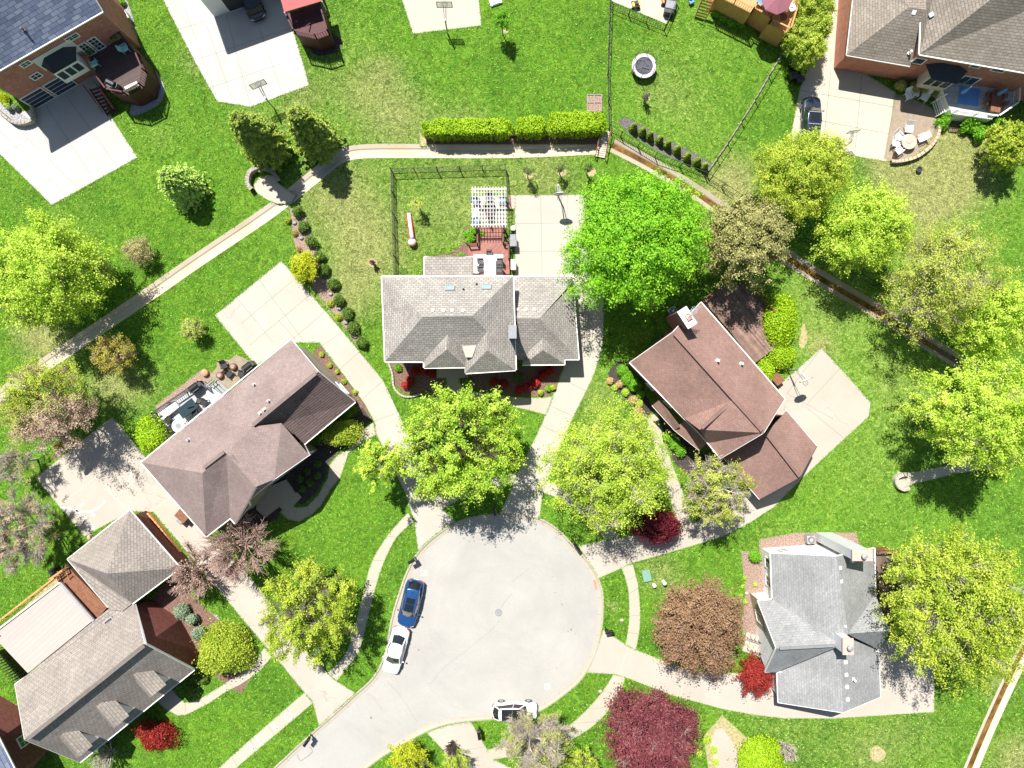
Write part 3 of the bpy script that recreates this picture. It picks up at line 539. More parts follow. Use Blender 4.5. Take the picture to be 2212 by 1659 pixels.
def roadline(pts, r=.03, mat='chalk', parent=None, name='paint_mark'):
    if name == 'pavement_crack': pts = [(p[0] + random.uniform(-1.1, 1.1), p[1] + random.uniform(-1.1, 1.1)) for p in smooth(pts, 3)]
    L = [tuple(W(*p[:2])[:2]) for p in pts]; return struct(name, MB().ribbon(L, [(r, -.094), (-r, -.094)]), MT[mat], parent)
for q in ([(1478,60),(1525,62),(1522,100),(1476,98),(1478,60)],):
    pm = roadline(T(1,3,*q)); roadline(T(1,3,(1510,66),(1506,85),(1496,88),(1488,80)), parent=pm, name='paint_stroke')
pm = roadline(T(2,3,(265,985),(300,980),(312,1005),(290,1030),(265,1015),(265,985)), .035); roadline(T(2,3,(285,995),(292,1008)), .05, parent=pm, name='paint_stroke')
roadline(T(1,3,(470,1555),(500,1605),(590,1530),(565,1495)), .035, 'joint', name='pavement_crack')
for k, q in enumerate(([(1550,980),(1650,860),(1800,740),(1950,620),(2060,530),(2105,470)],[(2120,365),(2160,310),(2212,250)],[(1200,960),(1310,1080),(1380,1190),(1440,1290)],[(1020,1060),(1080,1080),(1120,1140),(1160,1200)])):
    roadline(smooth(T(1,3,*q), 4), .011, 'joint', name='pavement_crack')
roadline(smooth(T(2,3,(0,150),(80,90),(140,40)), 3), .011, 'joint', name='pavement_crack')
for x, y, r in T(1,3,(1070,1255,9),(1455,705,7),(1430,680,4),(1550,690,3),(2015,965,3)) + T(2,3,(480,540,9),(455,555,5),(515,575,4),(405,335,6),(360,855,4),(330,110,4),(350,240,5)):
    q = [(x + r * .3 * math.cos(a) * random.uniform(.6, 1.3), y + r * .3 * math.sin(a) * random.uniform(.6, 1.3)) for a in [k * .8 for k in range(8)]]
    struct('tar_spot', MB().sheet(D2(q), -.093), MT['joint'])
mh = W(1077, 1324); tg = thing('manhole_cover', (mh.x, mh.y, -.1), 'round grey manhole cover in the middle of the cul-de-sac', 'manhole cover')
MB().lathe((mh.x, mh.y, -.098), [(.36, 0), (.36, .012)], 24).build('rim', MT['joint'], tg); MB().lathe((mh.x, mh.y, -.09), [(.31, 0), (.31, .012)], 24).build('lid', MT['grey'], tg)
q = W(1286, 1262); tg = thing('storm_drain', (q.x, q.y, -.08), 'rusty red slotted storm drain grate set in the kerb', 'storm drain')
mb = MB().box((q.x, q.y, -.03), (.42, 1.1, .06), R(12)); mb.build('frame', MT['chalk_red'], tg)
mb = MB()
for k in range(8): mb.box((q.x + math.sin(R(12)) * -(k - 3.5) * .12, q.y + math.cos(R(12)) * (k - 3.5) * .12, .005), (.3, .05, .012), R(12))
mb.build('grate', MT['wood'], tg)

# ---- grass tufts: blades over the lawns and creeping over the paving edges
def inpoly(P, X, Y):
    r = np.zeros(len(X), bool); n = len(P); j = n - 1
    for i in range(n):
        xi, yi, xj, yj = P[i][0], P[i][1], P[j][0], P[j][1]
        if yi != yj: r ^= ((yi > Y) != (yj > Y)) & (X < (xj - xi) * (Y - yi) / (yj - yi) + xi)
        j = i
    return r
HARD = PAVED + holes
NT = 190000
X = rng.uniform(-54, 54, NT); Y = rng.uniform(-41, 41, NT); ok = np.ones(NT, bool)
for P_ in HARD: ok &= ~inpoly(P_, X, Y)
EX, EY = [], []
for P_ in PAVED + [kerbM]:
    m_ = len(P_)
    for i in range(m_):
        a, b_ = np.array(P_[i]), np.array(P_[(i + 1) % m_]); L = np.linalg.norm(b_ - a)
        if L < .02 or max(abs(a[0]), abs(b_[0])) > 60: continue
        k = int(L * 42); t_ = rng.random((k, 1)); q = a + (b_ - a) * t_ + rng.normal(size=(k, 2)) * .055 * (1 + 1.6 * (np.sin(t_ * L * 1.3 + a[0]) > .55)); EX.append(q[:, 0]); EY.append(q[:, 1])
EX, EY = np.concatenate(EX), np.concatenate(EY); eok = np.ones(len(EX), bool)
cnt = np.zeros(len(EX), int)
for P_ in PAVED:
    Q_ = offset_poly(P_, .14) if len(P_) > 3 else P_; eok &= ~inpoly(Q_, EX, EY)
eok &= ~inpoly(offset_poly(kerbM, .12), EX, EY)
PX = np.concatenate([X[ok], EX[eok]]); PY = np.concatenate([Y[ok], EY[eok]]); NP_ = len(PX)
def unit0(a): return a / np.maximum(1e-6, np.linalg.norm(a, axis=1, keepdims=True))
isE = np.arange(NP_) >= ok.sum()
Ng = unit0(rng.normal(size=(NP_, 3)) * .55 + np.array([0, 0, .9])); tg_ = unit0(np.cross(Ng, rng.normal(size=(NP_, 3)))); bg_ = np.cross(Ng, tg_)
sz = np.where(isE, .045, .085)[:, None] * rng.uniform(.6, 1.6, (NP_, 1)); Pg = np.stack([PX, PY, np.where(isE, .035, .03)], 1)
Vg = np.stack([Pg - tg_ * sz, Pg - bg_ * sz * .34 + Ng * sz * .1, Pg + tg_ * sz, Pg + bg_ * sz * .34 + Ng * sz * .1], 1); Vg[:, :, 2] = np.maximum(Vg[:, :, 2], .012); Vg = Vg.reshape(-1, 3)
me = bpy.data.meshes.new('grass'); me.vertices.add(len(Vg)); me.vertices.foreach_set('co', Vg.astype(np.float32).ravel()); me.loops.add(4 * NP_); me.loops.foreach_set('vertex_index', np.arange(4 * NP_, dtype=np.int32))
me.polygons.add(NP_); me.polygons.foreach_set('loop_start', np.arange(NP_, dtype=np.int32) * 4); a_ = me.attributes.new('tint', 'FLOAT', 'FACE'); a_.data.foreach_set('value', rng.random(NP_).astype(np.float32))
dr = np.array([blob(DRY, x, y) for x, y in zip(PX, PY)], np.float32); a_ = me.attributes.new('dry', 'FLOAT', 'FACE'); a_.data.foreach_set('value', dr)
me.update(calc_edges=True); me.materials.append(MT['tuft']); go = bpy.data.objects.new('grass', me); COL.objects.link(go); tag(go, 'short mown grass on the lawns', 'grass', kind='stuff')
# ================================================= BUILDINGS
def uv_face(mb, pts):
    """add a sloped face with a uv map in metres: u level, v up the slope"""
    P = [Vector(p) for p in pts]; n = Vector((0, 0, 0))
    for i in range(len(P)): n += P[i].cross(P[(i + 1) % len(P)])
    n.normalize()
    if abs(n.z) < .05:
        pass
    elif n.z < 0: P = P[::-1]; n = -n
    u = Vector((0, 0, 1)).cross(n)
    u = u.normalized() if u.length > .02 else Vector((1, 0, 0)); v = n.cross(u)
    b = len(mb.v)
    tri = tessellate_polygon([P]) if len(P) > 4 else [tuple(range(len(P)))]
    mb.v += [tuple(p) for p in P]
    for t in tri:
        if len(t) == 3 and (P[t[1]] - P[t[0]]).cross(P[t[2]] - P[t[0]]).dot(n) < 0: t = (t[0], t[2], t[1])
        mb.f.append(tuple(b + i for i in t)); mb.uv[len(mb.f) - 1] = [(P[i].dot(u), P[i].dot(v)) for i in t]
def hit(faces, px, py):
    """point on the roof faces seen at a survey position"""
    o = Vector((0, 0, H)); d = W(px, py) - o; best = None
    for f in faces:
        P = [W3(p) for p in f]; n = (P[1] - P[0]).cross(P[2] - P[0]).normalized()
        if not inside([(p[0], p[1]) for p in f], px, py): continue
        t_ = (P[0] - o).dot(n) / d.dot(n); q = o + d * t_
        if best is None or q.z > best[0].z: best = (q, n if n.z > 0 else -n)
    return best
class House:
    def __init__(s, name, label, cat, roofmat, wallmat, outline, faces, over=.4, trim=True, walldrop=.2, skip=()):
        P = [W3(p) for p in outline]; cx = sum(p.x for p in P) / len(P); cy = sum(p.y for p in P) / len(P)
        s.root = thing(name, (cx, cy, 0), label, cat); s.faces = faces
        mb = MB()
        for f in faces: uv_face(mb, [W3(p) for p in f])
        s.roof = mb.build('roof', MT[roofmat], s.root, solid=.14)
        IN = offset_poly([(p.x, p.y) for p in P], over); s.sg = 1 if area2([(p.x, p.y) for p in P]) > 0 else -1
        mb = MB(); n = len(P); s.seg = []
        for i in range(n):
            a, b = IN[i], IN[(i + 1) % n]; za, zb = P[i].z - walldrop, P[(i + 1) % n].z - walldrop
            A, B = Vector((*a, 0)), Vector((*b, 0)); e = (B - A).normalized(); nrm = Vector((e.y, -e.x, 0)) * s.sg
            s.seg.append((A, B, za, zb, nrm))
            if i in skip: continue
            base = len(mb.v); L = (B - A).length
            q = [A, B, B + Vector((0, 0, zb)), A + Vector((0, 0, za))]; uvq = [(0, 0), (L, 0), (L, zb), (0, za)]
            if s.sg < 0: q = q[::-1]; uvq = uvq[::-1]
            mb.v += [tuple(v) for v in q]; mb.f.append((base, base + 1, base + 2, base + 3)); mb.uv[len(mb.f) - 1] = uvq
        s.wall = mb.build('wall', MT[wallmat], s.root)
        if trim:
            for i in range(n):
                a, b = P[i].copy(), P[(i + 1) % n].copy()
                if (a - b).length < .4: continue
                e = (b - a); e.z = 0; e.normalize(); nrm = Vector((e.y, -e.x, 0)) * s.sg
                if abs(a.z - b.z) < .25: MB().bar(a + nrm * .05 - Vector((0, 0, .08)), b + nrm * .05 - Vector((0, 0, .08)), .10, .12).build('gutter', MT['white'], s.roof)
                else: MB().bar(a + nrm * .02 - Vector((0, 0, .12)), b + nrm * .02 - Vector((0, 0, .12)), .04, .2).build('rake_board', MT['white'], s.roof)
    def window(s, i, f, zc, wd, ht, name='window', mat='glass', frame='white', panes=(2, 2)):
        A, B, za, zb, nrm = s.seg[i]; e = (B - A).normalized(); c = A.lerp(B, f) + Vector((0, 0, zc)) + nrm * .03
        rot = math.atan2(e.y, e.x)
        fr = MB(); t = .09
        for dx, dz, w_, h_ in ((0, ht / 2, wd + t, t), (0, -ht / 2, wd + t, t), (-wd / 2, 0, t, ht - t), (wd / 2, 0, t, ht - t)):
            fr.box(c + e * dx + Vector((0, 0, dz)), (w_, .12, h_), rot)
        for k in range(1, panes[0]): fr.box(c + e * (wd * (k / panes[0] - .5)), (.035, .06, ht - t), rot)
        for k in range(1, panes[1]): fr.box(c + nrm * .002 + Vector((0, 0, ht * (k / panes[1] - .5))), (wd - t, .06, .035), rot)
        o = fr.build(name, MT[frame], s.root)
        MB().box(c - nrm * .01, (wd - .05, .03, ht - .05), rot).build('pane' if mat == 'glass' else 'panel', MT[mat], o)
        return o
    def vent(s, px, py, w_=.32, h_=.16, mat='white', name='roof_vent', kind='box'):
        r = hit(s.faces, px, py)
        if not r: return
        q, n = r
        if kind == 'box':
            tl = n.to_track_quat('Z', 'Y').to_matrix(); MB().box(q + n * h_ / 2, (w_, w_, h_), 0, tl).build(name, MT[mat], s.roof, bevel=.02)
        else:
            mb = MB().tube(q - Vector((0, 0, .1)), q + Vector((0, 0, .38)), .06, n=10); mb.tube(q + Vector((0, 0, .38)), q + Vector((0, 0, .46)), .11, n=10); mb.lathe(q + n * .02, [(.17, -.03), (.15, .04)], 12)
            mb.build(name, MT[mat], s.roof)
    def skylight(s, px, py, w_, h_, ang=0, mat='skyl'):
        q, n = hit(s.faces, px, py); u = Vector((0, 0, 1)).cross(n).normalized(); v = n.cross(u); tl = Matrix((u, v, n)).transposed()
        fr = MB()
        for dx, dy, a, b in ((0, h_ / 2, w_ + .1, .1), (0, -h_ / 2, w_ + .1, .1), (-w_ / 2, 0, .1, h_ - .1), (w_ / 2, 0, .1, h_ - .1)): fr.box(q + u * dx + v * dy + n * .08, (a, b, .16), 0, tl)
        o = fr.build('skylight', MT['galv'], s.root); MB().box(q + n * .07, (w_ - .06, h_ - .06, .08), 0, tl).build('pane', MT[mat], o)
    def ridge_vent(s, a, b, z, w_=.3):
        A, B = W(*a, z), W(*b, z); MB().bar(A + Vector((0, 0, .05)), B + Vector((0, 0, .05)), w_, .1).build('ridge_vent', s.roof.data.materials[0], s.roof)
def extra_roof(h, faces, mat=None, name='roof', solid=.12):
    mb = MB()
    for f in faces: uv_face(mb, [W3(p) for p in f])
    h.faces = h.faces + faces; return mb.build(name, MT[mat] if mat else h.roof.data.materials[0], h.root, solid=solid)
def chimney(h, px, py, ztop, sx, sy, z0, rz, wallmat, capmat, flue=True):
    q = W(px, py, ztop); c_ = MB().box((q.x, q.y, (z0 + ztop) / 2), (sx, sy, ztop - z0), rz).build('chimney', MT[wallmat], h.root, bevel=.01)
    MB().box((q.x, q.y, ztop + .05), (sx + .16, sy + .16, .1), rz).build('cap', MT[capmat], c_)
    if flue: MB().lathe((q.x, q.y, ztop + .1), [(.12, 0), (.12, .35), (.24, .35), (.24, .5), (.05, .55)], 14).build('flue', MT['galv'], c_)
    return c_
# ---- centre house
E = 6.0
fC = [[(825,597,E),(1108,597,E),(1020,683,8.9),(913,684,8.9)], [(825,597,E),(913,684,8.9),(832,781,E)],
      [(832,781,E),(913,684,8.9),(1020,683,8.9),(1052,716,7.8),(1024,781,E)], [(1020,683,8.9),(1108,597,E),(1113,795,E),(1052,716,7.8)]]
hC = House('brick_house', 'wide house with grey tan shingle roof and two skylights at the head of the cul-de-sac', 'house', 'sh_c', 'brick',
     [(825,597,E),(1108,597,E),(1114,799,E),(1006,806,E),(1006,793,E),(916,794,E),(916,781,E),(832,781,E)], fC, over=.5, walldrop=.25)
extra_roof(hC, [[(967,720,7.7),(916,795,E),(916,779,E)],[(967,720,7.7),(965,755,7.6),(916,795,E)],[(967,720,7.7),(965,755,7.6),(1007,793,E),(1007,775,E)],[(965,755,7.6),(916,795,E),(1007,793,E)]], name='porch_roof')
extra_roof(hC, [[(1052,716,7.8),(1052,757,7.7),(1004,806,E),(1004,778,E)],[(1052,716,7.8),(1052,757,7.7),(1114,800,E),(1114,790,E)],[(1052,757,7.7),(1004,806,E),(1114,800,E)]], name='wing_roof')
extra_roof(hC, [[(998,748,7.05),(1029,746,7.05),(1020,772,6.75),(1006,772,6.75)]], 'cream', name='valley_saddle')
EG = 3.0
fG = [[(1109,598,EG),(1237,596,EG),(1234,612,EG+.45),(1166,688,5.4),(1106,687,5.4)], [(1237,596,EG),(1250,776,EG),(1166,688,5.4)], [(1250,776,EG),(1166,688,5.4),(1106,687,5.4),(1109,778,EG)]]
extra_roof(hC, fG, name='garage_roof')
extra_roof(hC, [[(1173,729,4.5),(1173,756,4.45),(1129,788,EG),(1129,772,EG)],[(1173,729,4.5),(1173,756,4.45),(1219,786,EG),(1219,772,EG)],[(1173,756,4.45),(1129,788,EG),(1219,786,EG)]], name='gable_roof')
def wallbox(h, P, z, name='wall', mat=None, over=.45):
    Q = offset_poly([tuple(W3((p[0], p[1], z))[:2]) for p in P], over); sg = 1 if area2(Q) > 0 else -1; mb = MB()
    for i in range(len(Q)):
        a, b = Q[i], Q[(i + 1) % len(Q)]; L = (Vector(a) - Vector(b)).length; base = len(mb.v)
        q = [(*a, 0), (*b, 0), (*b, z - .2), (*a, z - .2)]; u = [(0, 0), (L, 0), (L, z), (0, z)]
        if sg < 0: q = q[::-1]; u = u[::-1]
        mb.v += q; mb.f.append((base, base + 1, base + 2, base + 3)); mb.uv[len(mb.f) - 1] = u
    return mb.build(name, MT[mat] if mat else h.wall.data.materials[0], h.root)
def gutters(h, pts, z):
    for a, b in zip(pts[:-1], pts[1:]):
        MB().bar(W(a[0], a[1], z) - Vector((0, 0, .07)), W(b[0], b[1], z) - Vector((0, 0, .07)), .1, .12).build('gutter', MT['white'], h.roof)
wallbox(hC, [(1100,598),(1237,596),(1250,776),(1219,776),(1219,786),(1129,788),(1129,778),(1100,778)], EG)
gutters(hC, [(1109,597),(1237,595),(1251,777),(1220,777),(1220,788),(1128,789)], EG)
hC.skylight(972,623,.72,.52); hC.skylight(1051,621,.72,.52)
for x in (935,958.5,977,1000,1117.5,1136.5,1154.5): hC.vent(x, 672 if x < 1100 else 669.5, .28, .14)
hC.vent(1000,622,kind='pipe',mat='grey'); hC.vent(1028.5,611,kind='pipe',mat='grey')
chimney(hC, 1107, 717, 8.4, .55, 1.0, 2.5, 0, 'dkgrey', 'grey', False)
fP = [[(917,555,3.1),(960,552,3.15),(1020,555,3.1),(1021,596,3.3),(917,597,3.3)]]
extra_roof(hC, fP, name='sunroom_roof'); wallbox(hC, [(917,555),(1020,555),(1021,600),(917,600)], 3.1)
gutters(hC, [(916,598),(916,555),(1021,555)], 3.1)
hC.window(2, .3, 1.5, 1.2, 1.3); hC.window(2, .75, 1.5, 1.2, 1.3); hC.window(2, .5, 4.4, 1.6, 1.3); hC.window(6, .5, 1.5, 1.4, 1.3)
q = W(977, 803, .3); MB().box((q.x, q.y, .15), (3.1, 1.2, .3)).build('porch_slab', MT['walk'], hC.root)
q = W(955, 797); MB().box((q.x, q.y, 1.2), (.12, .12, 2.4)).build('porch_post', MT['white'], hC.root)
# ---- west house
fW = [[(525,822,4.6),(629,733,4.6),(688,803,7.3),(544,922,7.3),(489,979,8)], [(305,999,4.6),(525,822,4.6),(489,979,8),(437,1022,8)],
      [(305,999,4.6),(437,1022,8),(445,1159,4.7)], [(437,1022,8),(489,979,8),(497,1119,4.8),(445,1159,4.7)],
      [(489,979,8),(552,1052,8.3),(508,1131,4.9),(497,1119,4.8)], [(489,979,8),(544,922,7.3),(608,914,6.7),(668,983,5.7),(593,1035,7.9),(552,1052,8.3)],
      [(552,1052,8.3),(593,1035,7.9),(535,1082,6.8)], [(552,1052,8.3),(535,1082,6.8),(508,1131,4.9)],
      ]
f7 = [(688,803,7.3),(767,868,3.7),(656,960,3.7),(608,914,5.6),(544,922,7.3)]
hW = House('brick_house', 'mauve brown roofed house on the west side with dark south east slope', 'house', 'sh_w', 'stucco',
     [(305,999,4.6),(629,733,4.6),(688,803,7.3),(767,868,3.7),(656,960,3.7),(668,983,5.7),(593,1035,7.9),(535,1082,6.8),(540,1092,5.4),(508,1131,4.9),(497,1119,4.8),(445,1159,4.7)], fW, over=.45)
extra_roof(hW, [f7], 'sh_wd', name='garage_roof')  # darker copy of the roof shingles, shade of this slope put into the colour
hW.ridge_vent((546,918),(682,806),7.4,.35); hW.ridge_vent((440,1010),(484,976),8.1); hW.ridge_vent((500,985),(549,1046),7.95)
for x, y in T(0,2,(2062,70),(2180,205),(1530,520)): hW.vent(x, y, kind='pipe', mat='galv')
for x, y in T(1,2,(210,275),(178,303)): hW.vent(x, y, kind='pipe', mat='white')
for f_ in (.2, .5, .8): hW.window(5, f_, 2.6, 1.1, 1.6)
hW.window(6, .5, 2.6, 1.6, 1.6); hW.window(2, .5, 1.6, 1.5, 1.2)
q = W(598,1075,.35); MB().prism(D2([(556,1099),(575,1117),(641,1066),(620,1035),(560,1060)]), 0, .35).build('porch_slab', MT['walk'], hW.root)
for k in range(2): MB().prism(D2([(604+k*7,1093+k*7),(612+k*7,1101+k*7),(650+k*2,1070+k*4),(642+k*2,1062+k*4)]), 0, .24 - k * .12).build('step', MT['walk'], hW.root)
q = W(392,1115,1.2); MB().box((q.x, q.y, 1.1), (1.2, .9, .12), R(-40)).build('bay_roof', MT['wood'], hW.root)
# ---- south west house
EW = 2.9
fS = [[(32,1479,EW),(256,1298,EW),(289,1302,EW+.1),(313,1391,7.4),(53,1598,7.4)], [(313,1391,7.4),(419,1447,2.8),(172,1647,2.8),(53,1598,7.4)]]
hS = House('brick_house', 'beige grey roofed house with three dormers in the bottom left corner', 'house', 'sh_sw', 'brick_dk',
     [(32,1479,EW),(289,1302,EW),(313,1391,7.4),(419,1447,2.8),(172,1647,2.8),(53,1598,7.4)], fS, over=.4)
fSg = [[(145,1208,3.2),(280,1102,3.2),(231,1239,6.0)], [(280,1102,3.2),(389,1227,3.2),(285,1304,3.2),(231,1239,6.0)], [(145,1208,3.2),(231,1239,6.0),(285,1304,3.2),(265,1320,3.2),(238,1318,3.2)]]
extra_roof(hS, fSg, name='garage_roof'); wallbox(hS, [(145,1208),(280,1102),(389,1227),(285,1304),(238,1318)], 3.2)
gutters(hS, [(233,1312),(145,1208),(280,1101),(390,1227),(286,1305)], 3.2)
hS.ridge_vent((312,1394),(60,1596),7.5,.35)
for (rf, lf, rb) in (((359,1479),(324,1507),(321,1436)), ((279,1546),(245,1574),(241,1502)), ((200,1611),(167,1638),(160,1566))):
    zE = 5.1; A = W(*rf, zE); B = W(*lf, zE); C = W(*rb, zE); dep = C - A; dep = dep.normalized() * 2.6; mid = (A + B) / 2 + Vector((0, 0, 1.0))
    d_ = MB(); i_ = 0
    for f in ([A, A + dep, mid + dep, mid], [B, mid, mid + dep, B + dep]): uv_face(d_, f)
    dm = d_.build('dormer', MT['sh_sw'], hS.root, solid=.1)
    u = (B - A).normalized() * .22; a2, b2 = A + u + dep.normalized() * .2, B - u + dep.normalized() * .2; dn = Vector((0, 0, 1))
    MB().poly([a2 - dn * 1.9, b2 - dn * 1.9, b2 - dn * .1, mid - dn * .15 + dep.normalized() * .2, a2 - dn * .1]).build('wall', MT['white'], dm)
    MB().poly([a2 - dn * 1.9, a2 - dn * .1, a2 + dep - dn * .1, a2 + dep - dn * 1.9]).build('side_wall', MT['white'], dm)
    MB().poly([b2 - dn * 1.9, b2 + dep - dn * 1.9, b2 + dep - dn * .1, b2 - dn * .1]).build('side_wall', MT['white'], dm)
    cc_ = (a2 + b2) / 2 - dn * .85; MB().box(cc_ - dep.normalized() * .05, ((b2 - a2).length * .55, .08, 1.0), math.atan2(u.y, u.x)).build('window', MT['glass'], dm)
hS.skylight(*T(0,3,(890,475)), .9, .55, mat='dkgrey')
for p_ in T(0,3,(600,715),(722,778)): hS.vent(*p_, kind='pipe', mat='dkgrey')
# covered patio of the south west house
ZC = 2.7
tg = thing('patio_cover', W(100,1350), 'cream ribbed metal patio cover behind the dormered house', 'patio cover')
mb = MB(); uv_face(mb, [W(129,1259,ZC), W(201,1340,ZC + .15), W(60,1454,ZC + .15), W(0,1390,ZC), W(-30,1375,ZC)]); 
me_uv = mb; o = mb.build('roof_panel', MT['metalroof'], tg, solid=.08)
for p_ in ((129,1259),(0,1374),(190,1325)): q = W(*p_, ZC); MB().box((q.x, q.y, ZC / 2), (.15, .15, ZC), R(40)).build('post', MT['wood'], tg)
MB().bar(W(130,1258,ZC + .05), W(-20,1372,ZC + .05), .12, .2).build('gutter', MT['white'], tg); MB().bar(W(131,1259,ZC + .05), W(203,1341,ZC + .2), .25, .2).build('fascia', MT['galv'], tg)
# ---- far south west neighbour (corner of a roof)
hX = House('neighbour_house', 'blue grey roof edge and brick wall cut by the bottom left corner', 'house', 'sh_nw', 'brick_dk', [(-150,1510,5.2),(-3,1595,5.2),(40,1680,5.2),(-60,1800,5.2),(-220,1700,5.2)], [[(-150,1510,5.2),(-3,1595,5.2),(-80,1660,7.5)],[(-3,1595,5.2),(40,1680,5.2),(-80,1660,7.5)],[(40,1680,5.2),(-60,1800,5.2),(-80,1660,7.5)],[(-60,1800,5.2),(-220,1700,5.2),(-80,1660,7.5)],[(-220,1700,5.2),(-150,1510,5.2),(-80,1660,7.5)]], over=.4)
hX.window(1, .4, 2.5, 1, 1.2)
# ---- north east house of the cul-de-sac
EN = 5.2
fN = [[(1346,778,EN),(1453,720,7.9),(1650,935,7.9),(1583,867,7.9)], ]
fN = [[(1514,653,EN),(1695,862,EN),(1650,935,7.9),(1453,718,7.9)],
      [(1361,783,EN),(1453,718,7.9),(1585,863,7.9),(1434,858,EN)],
      [(1434,858,EN+.05),(1585,863,7.9),(1511,928,7.1),(1479,904,EN+.2)],
      [(1585,863,7.9),(1650,935,7.9),(1557,990,EN),(1530,957,EN),(1511,928,7.1)]]
hN = House('brick_house', 'red brown roofed house on the north east side with white chimney cap', 'house', 'sh_ne', 'brick_dk',
     [(1361,783,EN),(1453,718,7.9),(1514,653,EN),(1695,862,EN),(1650,935,7.9),(1557,990,EN),(1530,957,EN),(1511,935,EN),(1479,904,EN),(1434,858,EN)], fN, over=.35)
hN.ridge_vent((1457,720),(1646,930),8.0,.35); hN.ridge_vent((1578,869),(1515,925),7.65,.3)
fNg = [[(1655,935,4.9),(1700,888,2.8),(1765,964,2.6),(1729,1031,4.9)], [(1655,935,4.9),(1729,1031,4.9),(1641,1079,2.6),(1560,985,2.6)]]
extra_roof(hN, fNg, name='garage_roof')
wallbox(hN, [(1590,905),(1700,890),(1765,964),(1729,1022),(1641,1079),(1560,988)], 2.6, over=.3); gutters(hN, [(1560,985),(1641,1079)], 2.6); gutters(hN, [(1765,964),(1697,884)], 2.6)
P_ = [W(1641,1079,2.6), W(1765,964,2.6), W(1729,1031,4.9)]; ctr = W(1650,960,2.6); P_ = [p + (Vector((ctr.x, ctr.y, p.z)) - p).normalized() * .35 for p in P_]
MB().poly(P_).build('gable_wall', MT['stucco'], hN.root)
for a, b in (((1641,1079,2.6),(1729,1031,4.9)), ((1729,1031,4.9),(1765,964,2.6))): MB().bar(W3(a) - Vector((0, 0, .1)), W3(b) - Vector((0, 0, .1)), .05, .18).build('rake_board', MT['dkgrey'], hN.roof)
hN.ridge_vent((1658,940),(1727,1029),5.0,.3)
extra_roof(hN, [[(1409,876,3.2),(1424,864,3.9),(1468,922,3.9),(1457,929,3.2)], [(1457,929,3.2),(1479,906,3.9),(1528,957,3.9),(1511,973,3.2)]], name='porch_roof')
gutters(hN, [(1409,876),(1457,929),(1511,973)], 3.15)
for x, y in T(2,1,(1663,1400),(1855,1425)): hN.vent(x, y, kind='pipe', mat='white')
hN.window(9, .25, 3.6, .9, 1.3); hN.window(9, .65, 3.6, .9, 1.3); hN.window(8, .5, 1.4, .9, 1.3); hN.window(6, .5, 1.5, 1, 1.4); hN.window(9, .25, 1.2, .9, 1.3)
c_ = chimney(hN, 1484, 686, 9.0, .8, 1.6, 4, R(33), 'brick_dk', 'white', False); q = W(1487, 684, 9.2)
MB().box((q.x, q.y, 9.22), (.45, .6, .2), R(33)).build('clay_liner', MT['chalk_red'], c_)
mb = MB(); q = W(1492, 672, 9.8)
for k in range(6): a = R(20 + k * 6); mb.bar(q + Vector((-.3 + k * .14, -.5 + k * .05, 0)), q + Vector((.2 + k * .14, .4 + k * .02, 0)), .03, .03)
mb.bar(q + Vector((-.35, 0, 0)), q + Vector((.6, .2, 0)), .04, .04); mb.bar(q - Vector((0, 0, 1)), q, .05, .05); mb.build('antenna', MT['galv'], c_)
# ---- south east house
ES = 3.4
fE = [[(1665,1195,ES),(1806,1202,6.2),(1814,1392,6.2),(1672,1345,ES)], [(1806,1202,6.2),(1889,1184,ES),(1891,1287,ES),(1833,1368,6.0),(1814,1392,6.2)],
      [(1637,1299,ES),(1669,1295,ES),(1814,1392,6.2),(1677,1401,6.2)], [(1677,1401,6.2),(1814,1395,6.2),(1678,1452,ES),(1653,1452,ES)]]
hE = House('sided_house', 'white sided house with cool grey roof on the south east side', 'house', 'sh_se', 'siding',
     [(1665,1195,ES),(1806,1202,6.2),(1889,1184,ES),(1891,1287,ES),(1898,1406,ES-.4),(1678,1452,ES-.4),(1653,1452,ES),(1677,1401,6.2),(1637,1299,ES),(1669,1295,ES)], fE, over=.35)
ZS = 2.8
fE2 = [[(1678,1440,ZS),(1814,1385,5.2),(1821,1540,5.2),(1681,1518,ZS)], [(1814,1370,5.2),(1821,1540,5.2),(1902,1506,ZS),(1898,1403,ZS)]]
extra_roof(hE, fE2, name='garage_roof')
extra_roof(hE, [[(1829,1369,6.0),(1891,1285,ES),(1923,1362,5.9)], [(1829,1369,6.0),(1923,1362,5.9),(1898,1403,ES)]], name='wing_roof')
MB().poly([W(1889,1287,ES), W(1896,1403,ES), W(1920,1362,5.8)]).build('gable_wall', MT['siding'], hE.root)
wallbox(hE, [(1678,1440),(1898,1395),(1902,1506),(1681,1518)], ZS, over=.3)
MB().poly([W(1684,1514,ZS - .2), W(1899,1502,ZS - .2), W(1820,1534,5.05)]).build('gable_wall', MT['siding'], hE.root)
gutters(hE, [(1678,1452),(1681,1518)], ZS); gutters(hE, [(1902,1506),(1898,1403)], ZS)
for a, b in (((1681,1518,ZS),(1821,1540,5.2)), ((1821,1540,5.2),(1902,1506,ZS))): MB().bar(W3(a) - Vector((0, 0, .1)), W3(b) - Vector((0, 0, .1)), .05, .2).build('rake_board', MT['white'], hE.roof)
hE.ridge_vent((1684,1400),(1800,1394),6.3,.25)
extra_roof(hE, [[(1643,1418,2.9),(1666,1377,3.0),(1679,1399,4.0)], [(1643,1418,2.9),(1679,1399,4.0),(1655,1448,3.0)]], name='porch_roof')
for x, y in T(3,2,(719,1560)) and [T(3,2,(719,1560))]: hE.vent(x, y, .3, .14)
for p_ in T(3,3,(719,38),(726,146),(731,255),(737,360),(763,800),(769,902),(775,1000),(781,1103)): hE.vent(*p_, .32, .14)
